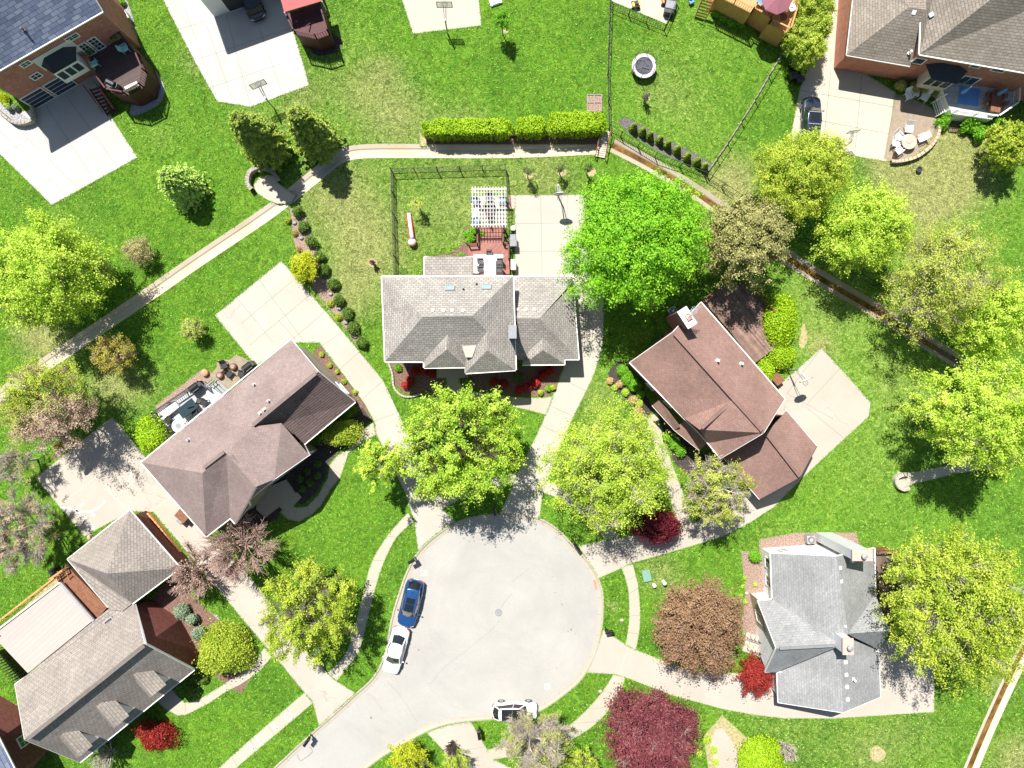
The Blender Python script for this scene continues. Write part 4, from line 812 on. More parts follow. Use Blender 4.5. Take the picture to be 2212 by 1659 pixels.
hE.vent(*T(3,3,(748,500)), kind='pipe', mat='white'); hE.vent(*T(3,3,(828,938)), kind='pipe', mat='white'); hE.vent(*T(3,2,(808,1500)), kind='pipe', mat='white')
c1 = chimney(hE, 1862, 1199, 7.6, 1.65, .85, 0, 0, 'siding', 'chalk_red'); chimney(hE, 1831, 1396, 7.6, .8, 1.3, 3, 0, 'siding', 'chalk_red')
hE.window(9, .35, 1.7, 1.0, 1.6, panes=(2, 1)); hE.window(9, .75, 1.7, 1.0, 1.6, panes=(2, 1)); hE.window(7, .4, 1.6, 1.1, 1.6); hE.window(0, .3, 1.6, 1, 1.3)
MB().box(Vector((*(hE.seg[7][0].lerp(hE.seg[7][1], .55).xy), 1.4)) + hE.seg[7][4] * .02, ((hE.seg[7][0] - hE.seg[7][1]).length, .05, 2.8), math.atan2((hE.seg[7][1] - hE.seg[7][0]).y, (hE.seg[7][1] - hE.seg[7][0]).x)).build('stone_facing', MT['brick_tan'], hE.root)
# ---- north west house
Z1 = 7.2
fNW = [[(-47,177,Z1),(221,24,Z1),(140,-110,10.6),(-140,60,10.6)], [(140,-110,10.6),(-140,60,10.6),(-240,-80,Z1),(60,-250,Z1)]]
hNW = House('brick_house', 'red brick house with slate blue roof in the top left corner', 'house', 'sh_nw', 'brick', [(-47,177,Z1),(221,24,Z1),(140,-110,10.6),(60,-250,Z1),(-240,-80,Z1),(-140,60,10.6)], fNW, over=.3, walldrop=.12)
hNW.vent(*T(0,0,(195,245)), kind='pipe', mat='dkgrey')
for f_, zc, w_, h_ in ((.10,1.15,2.3,2.3),(.31,1.15,2.3,2.3)): hNW.window(0, f_, zc, w_, h_, name='garage_doorway', mat='navy', panes=(1, 4))  # dark blue panels carry the shade of the garage openings in their colour
hNW.window(0, .26, 3.9, .9, .8); hNW.window(0, .70, 3.65, .8, 1.9, panes=(2,4)); hNW.window(0, .785, 3.65, .8, 1.9, panes=(2,4)); hNW.window(0, .70, 5.9, 1.2, .6); hNW.window(0, .30, 5.9, .9, .6)
A, B, za, zb, nr = hNW.seg[0]; e = (B - A).normalized(); rot = math.atan2(e.y, e.x)
c0 = A.lerp(B, .51); bay = MB().box(c0 + nr * .6 + Vector((0, 0, 3.6)), (2.6, 1.2, 2.0), rot).build('bay', MT['white'], hNW.root)
for k in (-1, 0, 1): MB().box(c0 + nr * 1.22 + e * k * .8 + Vector((0, 0, 3.8)), (.62, .05, 1.1), rot).build('window', MT['glass'], bay)
zt = 4.7; q = [c0 + e * -1.9, c0 + e * -1.2 + nr * 1.25, c0 + e * 1.2 + nr * 1.25, c0 + e * 1.9]; top = [c0 + e * -1.0 + Vector((0, 0, 5.5)), c0 + e * 1.0 + Vector((0, 0, 5.5))]
mb = MB(); qq = [v + Vector((0, 0, zt)) for v in q]
for f in ([qq[0], qq[1], top[0]], [qq[1], qq[2], top[1], top[0]], [qq[2], qq[3], top[1]]): mb.poly(f)
mb.build('bay_roof', MT['sh_dark'], hNW.root, solid=.08)
MB().box(c0 + nr * .04 + Vector((0, 0, 4.9)), (4.0, .06, 2.0), rot).build('siding_panel', MT['siding'], hNW.root)
# ---- north house with red canopy
A_ = (399,-28); B_ = (640,-112)
hN2 = House('sided_house', 'white sided house cut by the top edge left of centre', 'house', 'sh_dark', 'siding', [(399,-28,6),(640,-115,6),(560,-340,6),(320,-260,6)], [[(399,-28,6),(640,-115,6),(480,-180,8.5)],[(640,-115,6),(560,-340,6),(480,-180,8.5)],[(560,-340,6),(320,-260,6),(480,-180,8.5)],[(320,-260,6),(399,-28,6),(480,-180,8.5)]], over=.3)
hN2.window(0, .30, 1.15, 2.9, 2.3, name='garage_doorway', mat='dkgrey', panes=(1, 1)); hN2.window(0, .72, 1.15, 2.9, 2.3, name='garage_doorway', mat='dkgrey', panes=(1, 1)); hN2.window(0, .14, 4.2, .9, 1.1)  # charcoal panels stand in for the shade inside the open garage
# ---- north east brick house
fB = [[(1846,-30,3.4),(1829,119,3.4),(1962,16,6.2),(1935,-120,6.2)], [(1829,119,3.4),(1966,143,3.4),(1990,110,4.2),(2046,27,6.2),(1962,16,6.2)], [(1935,-120,6.2),(1962,16,6.2),(2046,27,6.2),(2060,-100,6.2)]]
Z2 = 5.6
fB2 = [[(1987,117,Z2),(2212,155,Z2),(2420,192,Z2),(2300,-10,9),(2145,-5,9)], [(1987,117,Z2),(2145,-5,9),(2060,-200,9),(2000,-200,Z2+.2)], [(2145,-5,9),(2300,-10,9),(2300,-200,7),(2060,-200,7.4)]]
hB = House('brick_house', 'red brick house with brown grey roof in the top right corner', 'house', 'sh_n2', 'brick', [(1987,117,Z2),(2420,192,Z2),(2430,-200,Z2),(2000,-200,Z2)], fB2, over=.3)
extra_roof(hB, fB, name='garage_roof'); wallbox(hB, [(1846,-120),(1829,119),(1990,147),(2060,60),(2060,-120)], 3.4, mat='brick_or', over=.28)
gutters(hB, [(1846,-30),(1829,119),(1966,143)], 3.4)
for p_, k in ((T(3,0,(1315,100)),'box'),(T(3,0,(1462,122)),'box'),(T(3,0,(2005,30)),'box'),(T(3,0,(2073,42)),'box'),(T(3,0,(2157,50)),'box'),(T(3,0,(1885,350)),'pipe'),(T(3,0,(2075,275)),'pipe'),(T(3,0,(1280,430)),'pipe'),(T(3,0,(1815,385)),'box')): hB.vent(*p_, .36, .2, mat='dkgrey' if p_[0] > 2100 and k == 'box' and p_[1] > 80 else 'white', kind=k)
gd = W(1822,139); ge_ = W(1918,160); e = (ge_ - gd).normalized(); mb = MB().box((gd + ge_) / 2 + Vector((-e.y * .0, .06, 1.15)), ((ge_ - gd).length, .1, 2.3), math.atan2(e.y, e.x)); mb.build('garage_doorway', MT['white'], hB.root)
hB.window(0, .03, 4.0, 1.0, 1.0, panes=(1,1)); hB.window(0, .36, 1.9, 1.6, 1.9, panes=(2,1)); hB.window(0, .42, 4.8, 1.2, .6, panes=(1,1)); hB.window(0, .30, 4.8, .9, .6, panes=(1,1))
A, B, za, zb, nr = hB.seg[0]; e = (B - A).normalized(); rot = math.atan2(e.y, e.x); c0 = A.lerp(B, .19)
bay = MB().box(c0 + nr * .5 + Vector((0, 0, 2.3)), (2.6, 1.0, 2.4), rot).build('bay', MT['cream'], hB.root)
for k in (-1, 0, 1): MB().box(c0 + nr * 1.02 + e * k * .8 + Vector((0, 0, 2.5)), (.6, .05, 1.2), rot).build('window', MT['glass'], bay)
q = [c0 + e * -2.0, c0 + e * -1.2 + nr * 1.4, c0 + e * 1.2 + nr * 1.4, c0 + e * 2.0]; qq = [v + Vector((0, 0, 3.6)) for v in q]; top = [c0 + e * -.9 + Vector((0, 0, 4.3)), c0 + e * .9 + Vector((0, 0, 4.3))]
mb = MB()
for f in ([qq[0], qq[1], top[0]], [qq[1], qq[2], top[1], top[0]], [qq[2], qq[3], top[1]]): mb.poly(f)
mb.build('bay_roof', MT['sh_dark'], hB.root, solid=.08)
# ================================================= TREES, SHRUBS, HEDGES
def fast_mesh(name, V, F4, tint=None, smoothf=False):
    me = bpy.data.meshes.new(name); V = np.asarray(V, np.float32); F4 = np.asarray(F4, np.int32)
    me.vertices.add(len(V)); me.vertices.foreach_set('co', V.ravel())
    me.loops.add(F4.size); me.loops.foreach_set('vertex_index', F4.ravel())
    me.polygons.add(len(F4)); me.polygons.foreach_set('loop_start', np.arange(len(F4), dtype=np.int32) * F4.shape[1])
    if smoothf: me.polygons.foreach_set('use_smooth', np.ones(len(F4), bool))
    if tint is not None:
        a = me.attributes.new('tint', 'FLOAT', 'FACE'); a.data.foreach_set('value', np.asarray(tint, np.float32))
    me.update(calc_edges=True); me.validate(); return me
def unit(a): return a / np.maximum(1e-6, np.linalg.norm(a, axis=1, keepdims=True))
def leaves_mesh(name, P, N, size, tint, asp=.62):
    """rhombic leaf clumps at P, facing N"""
    n = len(P); t = unit(np.cross(N, rng.normal(size=(n, 3)))); b_ = np.cross(N, t)
    s = size * rng.uniform(.6, 1.35, (n, 1)); fold = N * s * .22
    V = np.stack([P - t * s, P - b_ * s * asp + fold, P + t * s, P + b_ * s * asp - fold], 1).reshape(-1, 3)
    return fast_mesh(name, V, np.arange(4 * n).reshape(n, 4), tint)
def sticks_mesh(name, A, B, ra, rb):
    """triangular twigs, arrays of start and end points"""
    A = np.asarray(A, float); B = np.asarray(B, float); n = len(A); ra = np.broadcast_to(np.asarray(ra, float), (n,))[:, None]; rb = np.broadcast_to(np.asarray(rb, float), (n,))[:, None]
    d = unit(B - A); up = np.where(np.abs(d[:, 2:3]) > .9, [[1., 0, 0]], [[0, 0, 1.]]); x = unit(np.cross(d, up)); y = np.cross(d, x); V = []; K = 5
    for C_, r in ((A, ra), (B, rb)):
        for k in range(K):
            a = 2 * math.pi * k / K; V.append(C_ + (x * math.cos(a) + y * math.sin(a)) * r)
    V = np.stack(V, 1).reshape(-1, 3); F = []
    base = (np.arange(n) * 2 * K)[:, None]
    for k in range(K): F.append(base + np.array([[k, (k + 1) % K, K + (k + 1) % K, K + k]]))
    return fast_mesh(name, V, np.concatenate(F, 0), None, True)
def link_mesh(me, name, mat, parent):
    me.materials.append(mat); o = bpy.data.objects.new(name, me); COL.objects.link(o); o.parent = parent; return o
def skeleton(r, rz, zc, h, nb, twigs, flat=.0, upb=.25, lobes=None):
    """limbs and twigs in local coordinates; returns (A,B,ra,rb) arrays and twig tips"""
    A, B, ra, rb = [], [], [], []
    def seg(p, q, r0, r1, n=3, wob=.08):
        p, q = np.array(p, float), np.array(q, float); L = np.linalg.norm(q - p); pr = p
        for k in range(1, n + 1):
            t = k / n; c = p + (q - p) * t + (rng.normal(size=3) * wob * L if k < n else 0)
            A.append(pr); B.append(c); ra.append(r0 + (r1 - r0) * (k - 1) / n); rb.append(r0 + (r1 - r0) * k / n); pr = c
        return pr
    tr = max(.05, r * .05); z0 = max(.3, (zc - rz) * .55 + .3); seg((0, 0, 0), (0, 0, z0), tr * 1.25, tr, 2, .01)
    lead = np.array([rng.normal() * .1 * r, rng.normal() * .1 * r, zc + rz * .55]); seg((0, 0, z0), lead, tr, tr * .3, 4, .04)
    prim = []
    for k in range(nb):
        a = 2 * math.pi * (k + rng.uniform(-.3, .3)) / nb * 1.0 + (k % 2) * .2; el = rng.uniform(.0, .9)
        d = np.array([math.cos(a) * math.cos(el), math.sin(a) * math.cos(el), math.sin(el)])
        s_ = np.array([0, 0, z0 + (zc - z0) * rng.uniform(.0, .9)]); e_ = np.array([0, 0, zc]) + d * np.array([r, r, rz]) * rng.uniform(.62, .8)
        r0 = tr * rng.uniform(.45, .65); seg(s_, e_, r0, r0 * .35, 4, .05); prim.append((s_, e_, r0 * .5))
    sec = []
    for s_, e_, r0 in prim:
        for k in range(6):
            t = rng.uniform(.35, 1.0); p = s_ + (e_ - s_) * t; d = unit((e_ - np.array([0, 0, zc]) + rng.normal(size=3) * r * .55)[None])[0]
            q = np.array([0, 0, zc]) + d * np.array([r, r, rz]) * rng.uniform(.68, .97)
            if np.linalg.norm(q - p) > r * .8: q = p + (q - p) * .6
            seg(p, q, r0 * .6, r0 * .2, 3, .07); sec.append((p, q, r0 * .22))
    tips = [q for _, q, _ in sec] + [e for _, e, _ in prim] + [lead]
    S0 = np.array([s for s, _, _ in sec]); S1 = np.array([e for _, e, _ in sec])
    if twigs:
        i = rng.integers(0, len(S0), twigs); t = rng.uniform(.2, 1.05, (twigs, 1)); P = S0[i] + (S1[i] - S0[i]) * t
        d = unit(unit(P - np.array([0, 0, zc - rz * .6])) * .9 + rng.normal(size=(twigs, 3)) * .55 + np.array([0, 0, upb])); L = r * rng.uniform(.08, .24, (twigs, 1)); Q = P + d * L
        # clamp into the crown
        e = (Q - np.array([0, 0, zc])) / np.array([r, r, rz]); m_ = np.linalg.norm(e, axis=1, keepdims=True); Q = np.where(m_ > 1.03, np.array([0, 0, zc]) + e / m_ * 1.03 * np.array([r, r, rz]), Q)
        A2, B2 = P, Q; twr = max(.010, r * .0026)
        return (np.concatenate([np.array(A), A2]), np.concatenate([np.array(B), B2]), np.concatenate([np.array(ra), np.full(twigs, twr * 1.6)]), np.concatenate([np.array(rb), np.full(twigs, twr * .7)]), np.concatenate([np.array(tips), Q]))
    return np.array(A), np.array(B), np.array(ra), np.array(rb), np.array(tips)
LOBES = {}
def tree(px, py, rpx, h, leaf, label, cat='tree', name='tree', n=14000, size=.13, twigs=900, bark='bark', rz=None, nb=8, clump=.1, group=None, dens=1.0, up=.35, ry=None, low=.3, holes=.0, leaf2=None, frac2=0, sec_dir=None, part='crown', lobed=.2, spikes=0):
    r = rpx * S * (H - h * .7) / H; rz_ = rz if rz else min(h * .42, r * .8); zc = h - rz_
    c_ = W(px, py, zc + rz_ * .15); o = thing(name, (c_.x, c_.y, 0), label, cat, group)
    ryf = (ry / rpx) if ry else 1.0
    A, B, ra, rb, tips = skeleton(r * .95, rz_ * .95, zc, h, nb, twigs)
    if ryf != 1: 
        for X in (A, B, tips): X[:, 1] *= ryf
    link_mesh(sticks_mesh('trunk', A, B, ra, rb), 'trunk', MT[bark], o)
    if n:
        n = int(n * 1.5); size = size * .76
        # lumpy crown: direction dependent radius
        ld = unit(rng.normal(size=(26, 3))); la = rng.uniform(-.6, 1, 26)
        def rad(d):
            k = np.exp(6 * (d @ ld.T - 1)); return 1 + lobed * ((k * la).sum(1) - .35)
        ncl = int(max(20, n / 62)); d = unit(rng.normal(size=(ncl, 3)) + np.array([0, 0, up])); rr = rng.uniform(low, 1, (ncl, 1)) ** (1 / 2.2)
        C_ = np.array([0, 0, zc]) + d * rr * rad(d)[:, None] * np.array([r, r * ryf, rz_]) * .93
        if twigs:
            k = int(ncl * .5); C_[:k] = tips[rng.integers(0, len(tips), k)]
        ok = C_[:, 2] > .3; C_ = C_[ok]; ncl = len(C_)
        if holes:
            hd = unit(rng.normal(size=(14, 3)) + np.array([0, 0, .8])); e_ = unit((C_ - np.array([0, 0, zc])) / np.array([r, r, rz_])); bad = (e_ @ hd.T).max(1) > 1 - holes * .08
            C_ = C_[~bad | (rng.random(ncl) < .25)]; ncl = len(C_)
        m_ = max(3, int(n / ncl)); cs = clump * r
        # each clump is an elongated spray
        ax = unit(unit(C_ - np.array([0, 0, zc - rz_ * .5])) + rng.normal(size=(ncl, 3)) * .6)
        P = np.repeat(C_, m_, 0) + np.repeat(ax, m_, 0) * rng.normal(size=(ncl * m_, 1)) * cs * 1.0 + rng.normal(size=(ncl * m_, 3)) * cs * .42 * np.array([1, 1, .7])
        out = unit((P - np.array([0, 0, zc])) / np.array([r, r * ryf, rz_])); N = unit(out * .7 + rng.normal(size=P.shape) * .55 + np.array([0, 0, .55]))
        ct = np.repeat(np.clip(rng.normal(.5, .28, ncl), 0, 1), m_); dep_ = np.linalg.norm((P - np.array([0, 0, zc])) / np.array([r, r * ryf, rz_]), axis=1); ti = np.clip(ct + rng.normal(0, .14, len(P)) + (dep_ - .8) * .25, 0, 1)  # leaves tinted darker deeper in the crown, inner shade put into the colour
        if sec_dir is not None:
            sd_ = np.array(sec_dir, float); sd_ /= np.linalg.norm(sd_); sel = (out @ sd_ + rng.normal(0, .22, len(P))) > frac2
        else: sel = rng.random(len(P)) < frac2 if leaf2 and frac2 > 0 else np.zeros(len(P), bool)
        if leaf2:
            link_mesh(leaves_mesh(part, P[~sel], N[~sel], size, ti[~sel]), part, LM[leaf], o); link_mesh(leaves_mesh('blossom', P[sel], N[sel], size, ti[sel]), 'blossom', LM[leaf2], o)
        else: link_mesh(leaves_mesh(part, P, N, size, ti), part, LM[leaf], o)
    return o
def bare(px, py, rpx, h, label, bark='bark_pink', twigs=5200, ry=None, buds=None, nbud=0, group=None, lean=(0, 0), cat='tree'):
    r = rpx * S * (H - h * .7) / H; c_ = W(px, py, h * .55); o = thing('bare_tree', (c_.x, c_.y, 0), label, cat, group); ryf = (ry / rpx) if ry else 1
    A, B, Ra, Rb = [], [], [], []; base = np.array([0, 0, .5 if h < 5 else 1.6])
    A.append((0, 0, 0)); B.append(base); Ra.append(.17); Rb.append(.13); nodes = []
    for k in range(26):
        a = 2 * math.pi * k / 26 + rng.uniform(-.1, .1); el = rng.uniform(.35, 1.35); L = rng.uniform(.55, .8); d = np.array([math.cos(a) * math.cos(el) * r * 1.05, math.sin(a) * math.cos(el) * r * ryf * 1.05, math.sin(el) * (h - base[2])])
        p = base; q = base + d * L; md = (p + q) / 2 + np.array([0, 0, -.06 * h]) * math.cos(el)
        for u, v, r0, r1 in ((p, md, .06, .045), (md, q, .045, .025)): A.append(u); B.append(v); Ra.append(r0); Rb.append(r1)
        nodes.append((md, q, d))
    nodesA = np.array([x[0] for x in nodes]); nodesB = np.array([x[1] for x in nodes]); D = np.array([x[2] for x in nodes])
    n1 = twigs // 5; i = rng.integers(0, 26, n1); t = rng.uniform(0, 1, (n1, 1)); P = nodesA[i] + (nodesB[i] - nodesA[i]) * t
    dd = unit(unit(D[i]) + rng.normal(size=(n1, 3)) * .32 + np.array([0, 0, .06])); Q = P + dd * rng.uniform(.12, .38, (n1, 1)) * r
    n2 = twigs - n1; j = rng.integers(0, n1, n2); t = rng.uniform(.2, 1, (n2, 1)); P2 = P[j] + (Q[j] - P[j]) * t; d2 = unit(dd[j] + rng.normal(size=(n2, 3)) * .42); Q2 = P2 + d2 * rng.uniform(.05, .19, (n2, 1)) * r
    Q2[:, 2] = np.maximum(Q2[:, 2], .1)
    A_ = np.concatenate([np.array(A), P, P2]); B_ = np.concatenate([np.array(B), Q, Q2]); ra = np.concatenate([Ra, np.full(n1, .024), np.full(n2, .015)]); rb = np.concatenate([Rb, np.full(n1, .014), np.full(n2, .009)])
    link_mesh(sticks_mesh('branches', A_, B_, ra, rb), 'branches', MT[bark], o)
    if buds:
        k = rng.integers(0, n2, nbud); Pb = Q2[k] + rng.normal(size=(nbud, 3)) * .08; link_mesh(leaves_mesh('buds', Pb, unit(rng.normal(size=(nbud, 3)) + [0, 0, .6]), .07, rng.random(nbud)), 'buds', LM[buds], o)
    return o
def bush(px, py, rpx, h, leaf, label, n=1500, size=.07, ry=None, group=None, name='shrub', cat='shrub', lobed=.15, shape='ball', at=None, box=None, rz=0, stem=True, part='foliage'):
    n = int(n * 1.35); lobed = max(lobed, .12) * 1.5
    r = rpx * S; rb_ = (ry if ry else rpx) * S; c_ = W(px, py, h * .5) if at is None else Vector(at); o = thing(name, (c_.x, c_.y, 0), label, cat, group)
    ld = unit(rng.normal(size=(18, 3))); la = rng.uniform(-.6, 1, 18)
    if box:
        L, wd = box; m_ = int(n); u = rng.uniform(-1, 1, (m_, 3)); k = rng.integers(0, 8, m_)
        e = np.sign(u); q = u.copy(); s1 = k <= 3; s2 = (k == 4) | (k == 5); s3 = k >= 6
        q[s1, 2] = 1; q[s2, 1] = e[s2, 1]; q[s3, 0] = e[s3, 0]
        # superellipse rounding
        rd = (np.abs(q) ** 5).sum(1) ** (1 / 5); q = q / rd[:, None]
        wob = .07 * np.sin(q[:, 0:1] * L * 1.3 + 1) + .05 * np.sin(q[:, 0:1] * L * 3.1 + q[:, 1:2] * 3) + .04 * np.sin(q[:, 0:1] * L * 6.3 + q[:, 1:2] * 5)
        P = q * np.array([L / 2, wd / 2, h / 2]) * (1 + wob) + np.array([0, 0, h / 2]); nn = unit(np.sign(q) * np.abs(q) ** 4)
        N = unit(nn + rng.normal(size=P.shape) * .6); P += rng.normal(size=P.shape) * .07; P[:, 2] += (rng.random(m_) < .08) * rng.exponential(.12, m_)
        cr, sr = math.cos(rz), math.sin(rz); Rm = np.array([[cr, sr, 0], [-sr, cr, 0], [0, 0, 1]]); P = P @ Rm; N = N @ Rm
        body = MB().box((0, 0, h * .46), (L * .84, wd * .74, h * .78), rz)
    else:
        d = unit(rng.normal(size=(n, 3)) + np.array([0, 0, .3])); k = np.exp(6 * (d @ ld.T - 1)); rad = 1 + lobed * ((k * la).sum(1) - .35)
        rr = rng.uniform(.66, 1.0, (n, 1)) + (rng.random((n, 1)) < .12) * rng.exponential(.12, (n, 1)); sc = np.array([r, rb_, h * .52])
        if shape == 'cone':
            z = rng.uniform(0, 1, n) ** 1.5; a = rng.uniform(0, 2 * math.pi, n); w_ = (1 - z) ** .55 * rng.uniform(.7, 1.05, n) + .04; P = np.stack([np.cos(a) * w_ * r, np.sin(a) * w_ * rb_, z * h + .05], 1); d = unit(np.stack([np.cos(a), np.sin(a), np.full(n, .6)], 1))
        else: P = d * rr * rad[:, None] * sc + np.array([0, 0, h * .5])
        P = P[P[:, 2] > .02]; d = d[:len(P)]; d = unit(P - np.array([0, 0, h * .4]))
        N = unit(d + rng.normal(size=P.shape) * .7 + np.array([0, 0, .2])); body = MB()
        if shape == 'cone': body.lathe((0, 0, 0), [(r * .8, .05), (r * .45, h * .45), (.03, h * .9)], 12)
        else: body.lathe((0, 0, 0), [(r * .4, .03), (r * .62, h * .25), (r * .60, h * .5), (r * .36, h * .66), (.03, h * .7)], 14, 1, rb_ / r)
    tint = np.clip(rng.normal(.5, .25, len(P)), 0, 1)
    b_ = MB(); b_.v = [(v[0] + c_.x, v[1] + c_.y, v[2]) for v in body.v]; b_.f = body.f
    link_mesh(leaves_mesh(part, P, N, size, tint), part, LM[leaf], o); b_.build('inner_growth', MT['bark_dark'] if leaf not in ('hedge', 'lime', 'yellow') else INNER, o, smoothf=not box)
    return o
INNER = M_plain('inner green growth', (.05, .12, .01), .9, .4, 8)
def conifer(px, py, rpx, h, leaf, label, base=False, n=9000, size=.1, group=None, name='conifer', tiers=26, part='crown'):
    c_ = W(px, py, 0) if base else W(px, py, h * .35); r = rpx * S; o = thing(name, (c_.x, c_.y, 0), label, 'conifer', group)
    A, B, P, T_ = [], [], [], []
    A.append((0, 0, 0)); B.append((0, 0, h * .97)); ra = [.14]; rb = [.02]
    nb = tiers * 11; per = max(6, n // nb)
    for k in range(nb):
        z = h * (.04 + .93 * (k / nb)); w_ = r * (1 - (z / h)) ** .5 * min(1, .7 + z / h * 1.5) * rng.uniform(.72, 1.12) + .08; a = k * 2.399 + rng.uniform(-.2, .2)
        s_ = np.array([0, 0, z]); e_ = np.array([math.cos(a) * w_, math.sin(a) * w_, z - w_ * .18 + rng.uniform(-.05, .15)])
        A.append(s_); B.append(e_); ra.append(.025); rb.append(.008)
        t = rng.uniform(.25, 1, per) ** .7; side = rng.normal(size=per) * .16 * w_ * (1.15 - t); q = s_ + (e_ - s_) * t[:, None] + np.stack([-math.sin(a) * side, math.cos(a) * side, rng.normal(size=per) * .04], 1)
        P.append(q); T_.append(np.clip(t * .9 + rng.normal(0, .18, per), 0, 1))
    P = np.concatenate(P); T_ = np.concatenate(T_); out = unit(P * np.array([1, 1, 0]) + 1e-4); N = unit(out * .5 + rng.normal(size=P.shape) * .5 + np.array([0, 0, .8]))
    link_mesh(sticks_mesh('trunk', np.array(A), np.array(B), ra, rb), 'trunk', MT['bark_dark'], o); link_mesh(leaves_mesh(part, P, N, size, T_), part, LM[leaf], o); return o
# ---- large trees
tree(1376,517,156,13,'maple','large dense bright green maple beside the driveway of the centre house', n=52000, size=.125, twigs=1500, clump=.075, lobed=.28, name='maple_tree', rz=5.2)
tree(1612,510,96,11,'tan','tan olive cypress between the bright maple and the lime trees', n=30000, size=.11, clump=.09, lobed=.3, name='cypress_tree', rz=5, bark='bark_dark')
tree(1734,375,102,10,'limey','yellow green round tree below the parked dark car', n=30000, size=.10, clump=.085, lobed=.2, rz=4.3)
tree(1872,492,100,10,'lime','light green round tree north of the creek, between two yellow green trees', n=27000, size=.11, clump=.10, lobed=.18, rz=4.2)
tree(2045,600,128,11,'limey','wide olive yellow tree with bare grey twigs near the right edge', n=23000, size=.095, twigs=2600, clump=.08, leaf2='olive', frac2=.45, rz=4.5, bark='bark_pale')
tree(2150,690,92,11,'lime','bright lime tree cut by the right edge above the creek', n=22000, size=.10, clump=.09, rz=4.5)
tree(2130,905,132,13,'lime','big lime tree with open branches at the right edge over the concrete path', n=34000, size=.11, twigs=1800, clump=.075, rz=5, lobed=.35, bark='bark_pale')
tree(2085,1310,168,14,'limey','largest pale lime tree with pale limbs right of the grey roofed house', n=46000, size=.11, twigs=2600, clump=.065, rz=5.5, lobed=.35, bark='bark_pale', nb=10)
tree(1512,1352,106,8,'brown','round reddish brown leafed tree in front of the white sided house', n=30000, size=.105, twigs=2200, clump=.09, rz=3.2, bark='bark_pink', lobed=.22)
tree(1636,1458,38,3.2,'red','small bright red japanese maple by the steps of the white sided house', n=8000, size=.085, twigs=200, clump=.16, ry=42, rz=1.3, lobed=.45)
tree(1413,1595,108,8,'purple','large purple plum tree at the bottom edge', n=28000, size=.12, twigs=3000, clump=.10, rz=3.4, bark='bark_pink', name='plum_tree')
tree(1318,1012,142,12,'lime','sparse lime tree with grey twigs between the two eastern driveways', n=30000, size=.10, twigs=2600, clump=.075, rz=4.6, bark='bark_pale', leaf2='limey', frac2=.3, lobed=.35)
tree(1541,1058,84,9,'limey','thin olive green tree with pale branches beside the red brown roof', n=9000, size=.095, twigs=3200, clump=.09, rz=3.6, bark='bark_pale', leaf2='olive', frac2=.5, holes=1)
tree(1418,1137,56,3.4,'dkred','deep wine red maple half under the sparse lime tree', n=11000, size=.10, twigs=300, clump=.14, ry=32, rz=1.3, lobed=.4)
tree(985,965,148,12,'lime','broad lime green tree in front of the centre house', n=31000, size=.115, twigs=3000, clump=.065, holes=1, rz=4.5, lobed=.42, leaf2='bgreen', frac2=.15, ry=142, bark='bark_dark')
tree(822,1000,60,9,'lime','small lime tree over the west driveway, joined to the broad tree', n=7000, size=.11, twigs=900, clump=.1, rz=2.4, ry=44, lobed=.4, holes=1)
tree(664,1325,112,10,'limey','yellow lime tree beside the curved sidewalk and the white sedan', n=26000, size=.105, twigs=2200, clump=.07, rz=4, lobed=.35, holes=1, ry=118)
bare(512,1190,104,7,'bare pinkish brown tree behind the yellow lime tree', 'bark_pink', 3600, buds='pink', nbud=900)
bare(415,1235,68,5,'bare reddish tree with drooping twigs beside the beige garage roof', 'bark_pink', 3000, ry=76, buds='pink', nbud=2200)
tree(95,878,106,9,'limey','yellow and mauve budding tree left of the pinkish driveway', n=20000, size=.085, twigs=4200, clump=.08, rz=3.6, leaf2='pink', frac2=.25, sec_dir=(.5,-.75,.1), bark='bark_pink')
tree(38,1150,76,8,'pink','pale pink budding tree at the left edge beside the driveway corner', n=5500, size=.075, twigs=6000, clump=.08, rz=3.2, ry=105, bark='bark_pale', leaf2='olive', frac2=.35)
tree(88,590,134,11,'lime','big yellow green tree at the left edge', n=42000, size=.115, twigs=1500, clump=.08, rz=4.6, ry=142, lobed=.35)
tree(243,765,50,5,'orange','small orange budding tree beside the drainage channel', n=5200, size=.08, twigs=1600, clump=.12, rz=2, ry=46, leaf2='limey', frac2=.4, bark='bark_pink')
tree(30,1000,52,5,'olive','grey twiggy shrub in the shade below the mauve tree', n=900, size=.07, twigs=3000, clump=.12, rz=2, bark='bark_pale')
tree(296,541,30,3,'olive','small round pale pinkish tree on the lawn above the channel', n=3800, size=.07, twigs=900, clump=.2, rz=1.3, leaf2='pink', frac2=.35, lobed=.12, bark='bark_pink', name='small_tree')
tree(414,708,25,2.8,'lime','small round pale green tree below the channel', n=3200, size=.07, twigs=600, clump=.2, rz=1.2, leaf2='pink', frac2=.3, lobed=.12, bark='bark_pink', name='small_tree')
tree(213,580,27,4,'olive','small pale tree at the right side of the big yellow green tree', n=3600, size=.07, twigs=600, clump=.2, rz=1.5, leaf2='lime', frac2=.4, name='small_tree')
tree(657,573,34,3,'yellow','small bright yellow tree in the long mulch bed', n=7000, size=.085, twigs=300, clump=.17, rz=1.2, lobed=.35, name='small_tree')
tree(2186,310,52,6,'limey','yellow tree at the right edge below the deck', n=11000, size=.1, twigs=700, clump=.1, rz=2.6, ry=58)
tree(1150,1603,92,7,'olive','sparse olive grey tree over the white car at the bottom edge', n=5200, size=.075, twigs=8000, clump=.08, rz=3, bark='bark_pale', ry=72)
tree(1085,41,18,4,'bgreen','young lime tree beside the basketball court', n=2600, size=.075, twigs=200, clump=.2, rz=1.2, name='young_tree')
tree(900,437,15,3,'lime','young tree in a straw ring above the toy slide', n=900, size=.06, twigs=200, clump=.25, rz=1, name='young_tree')
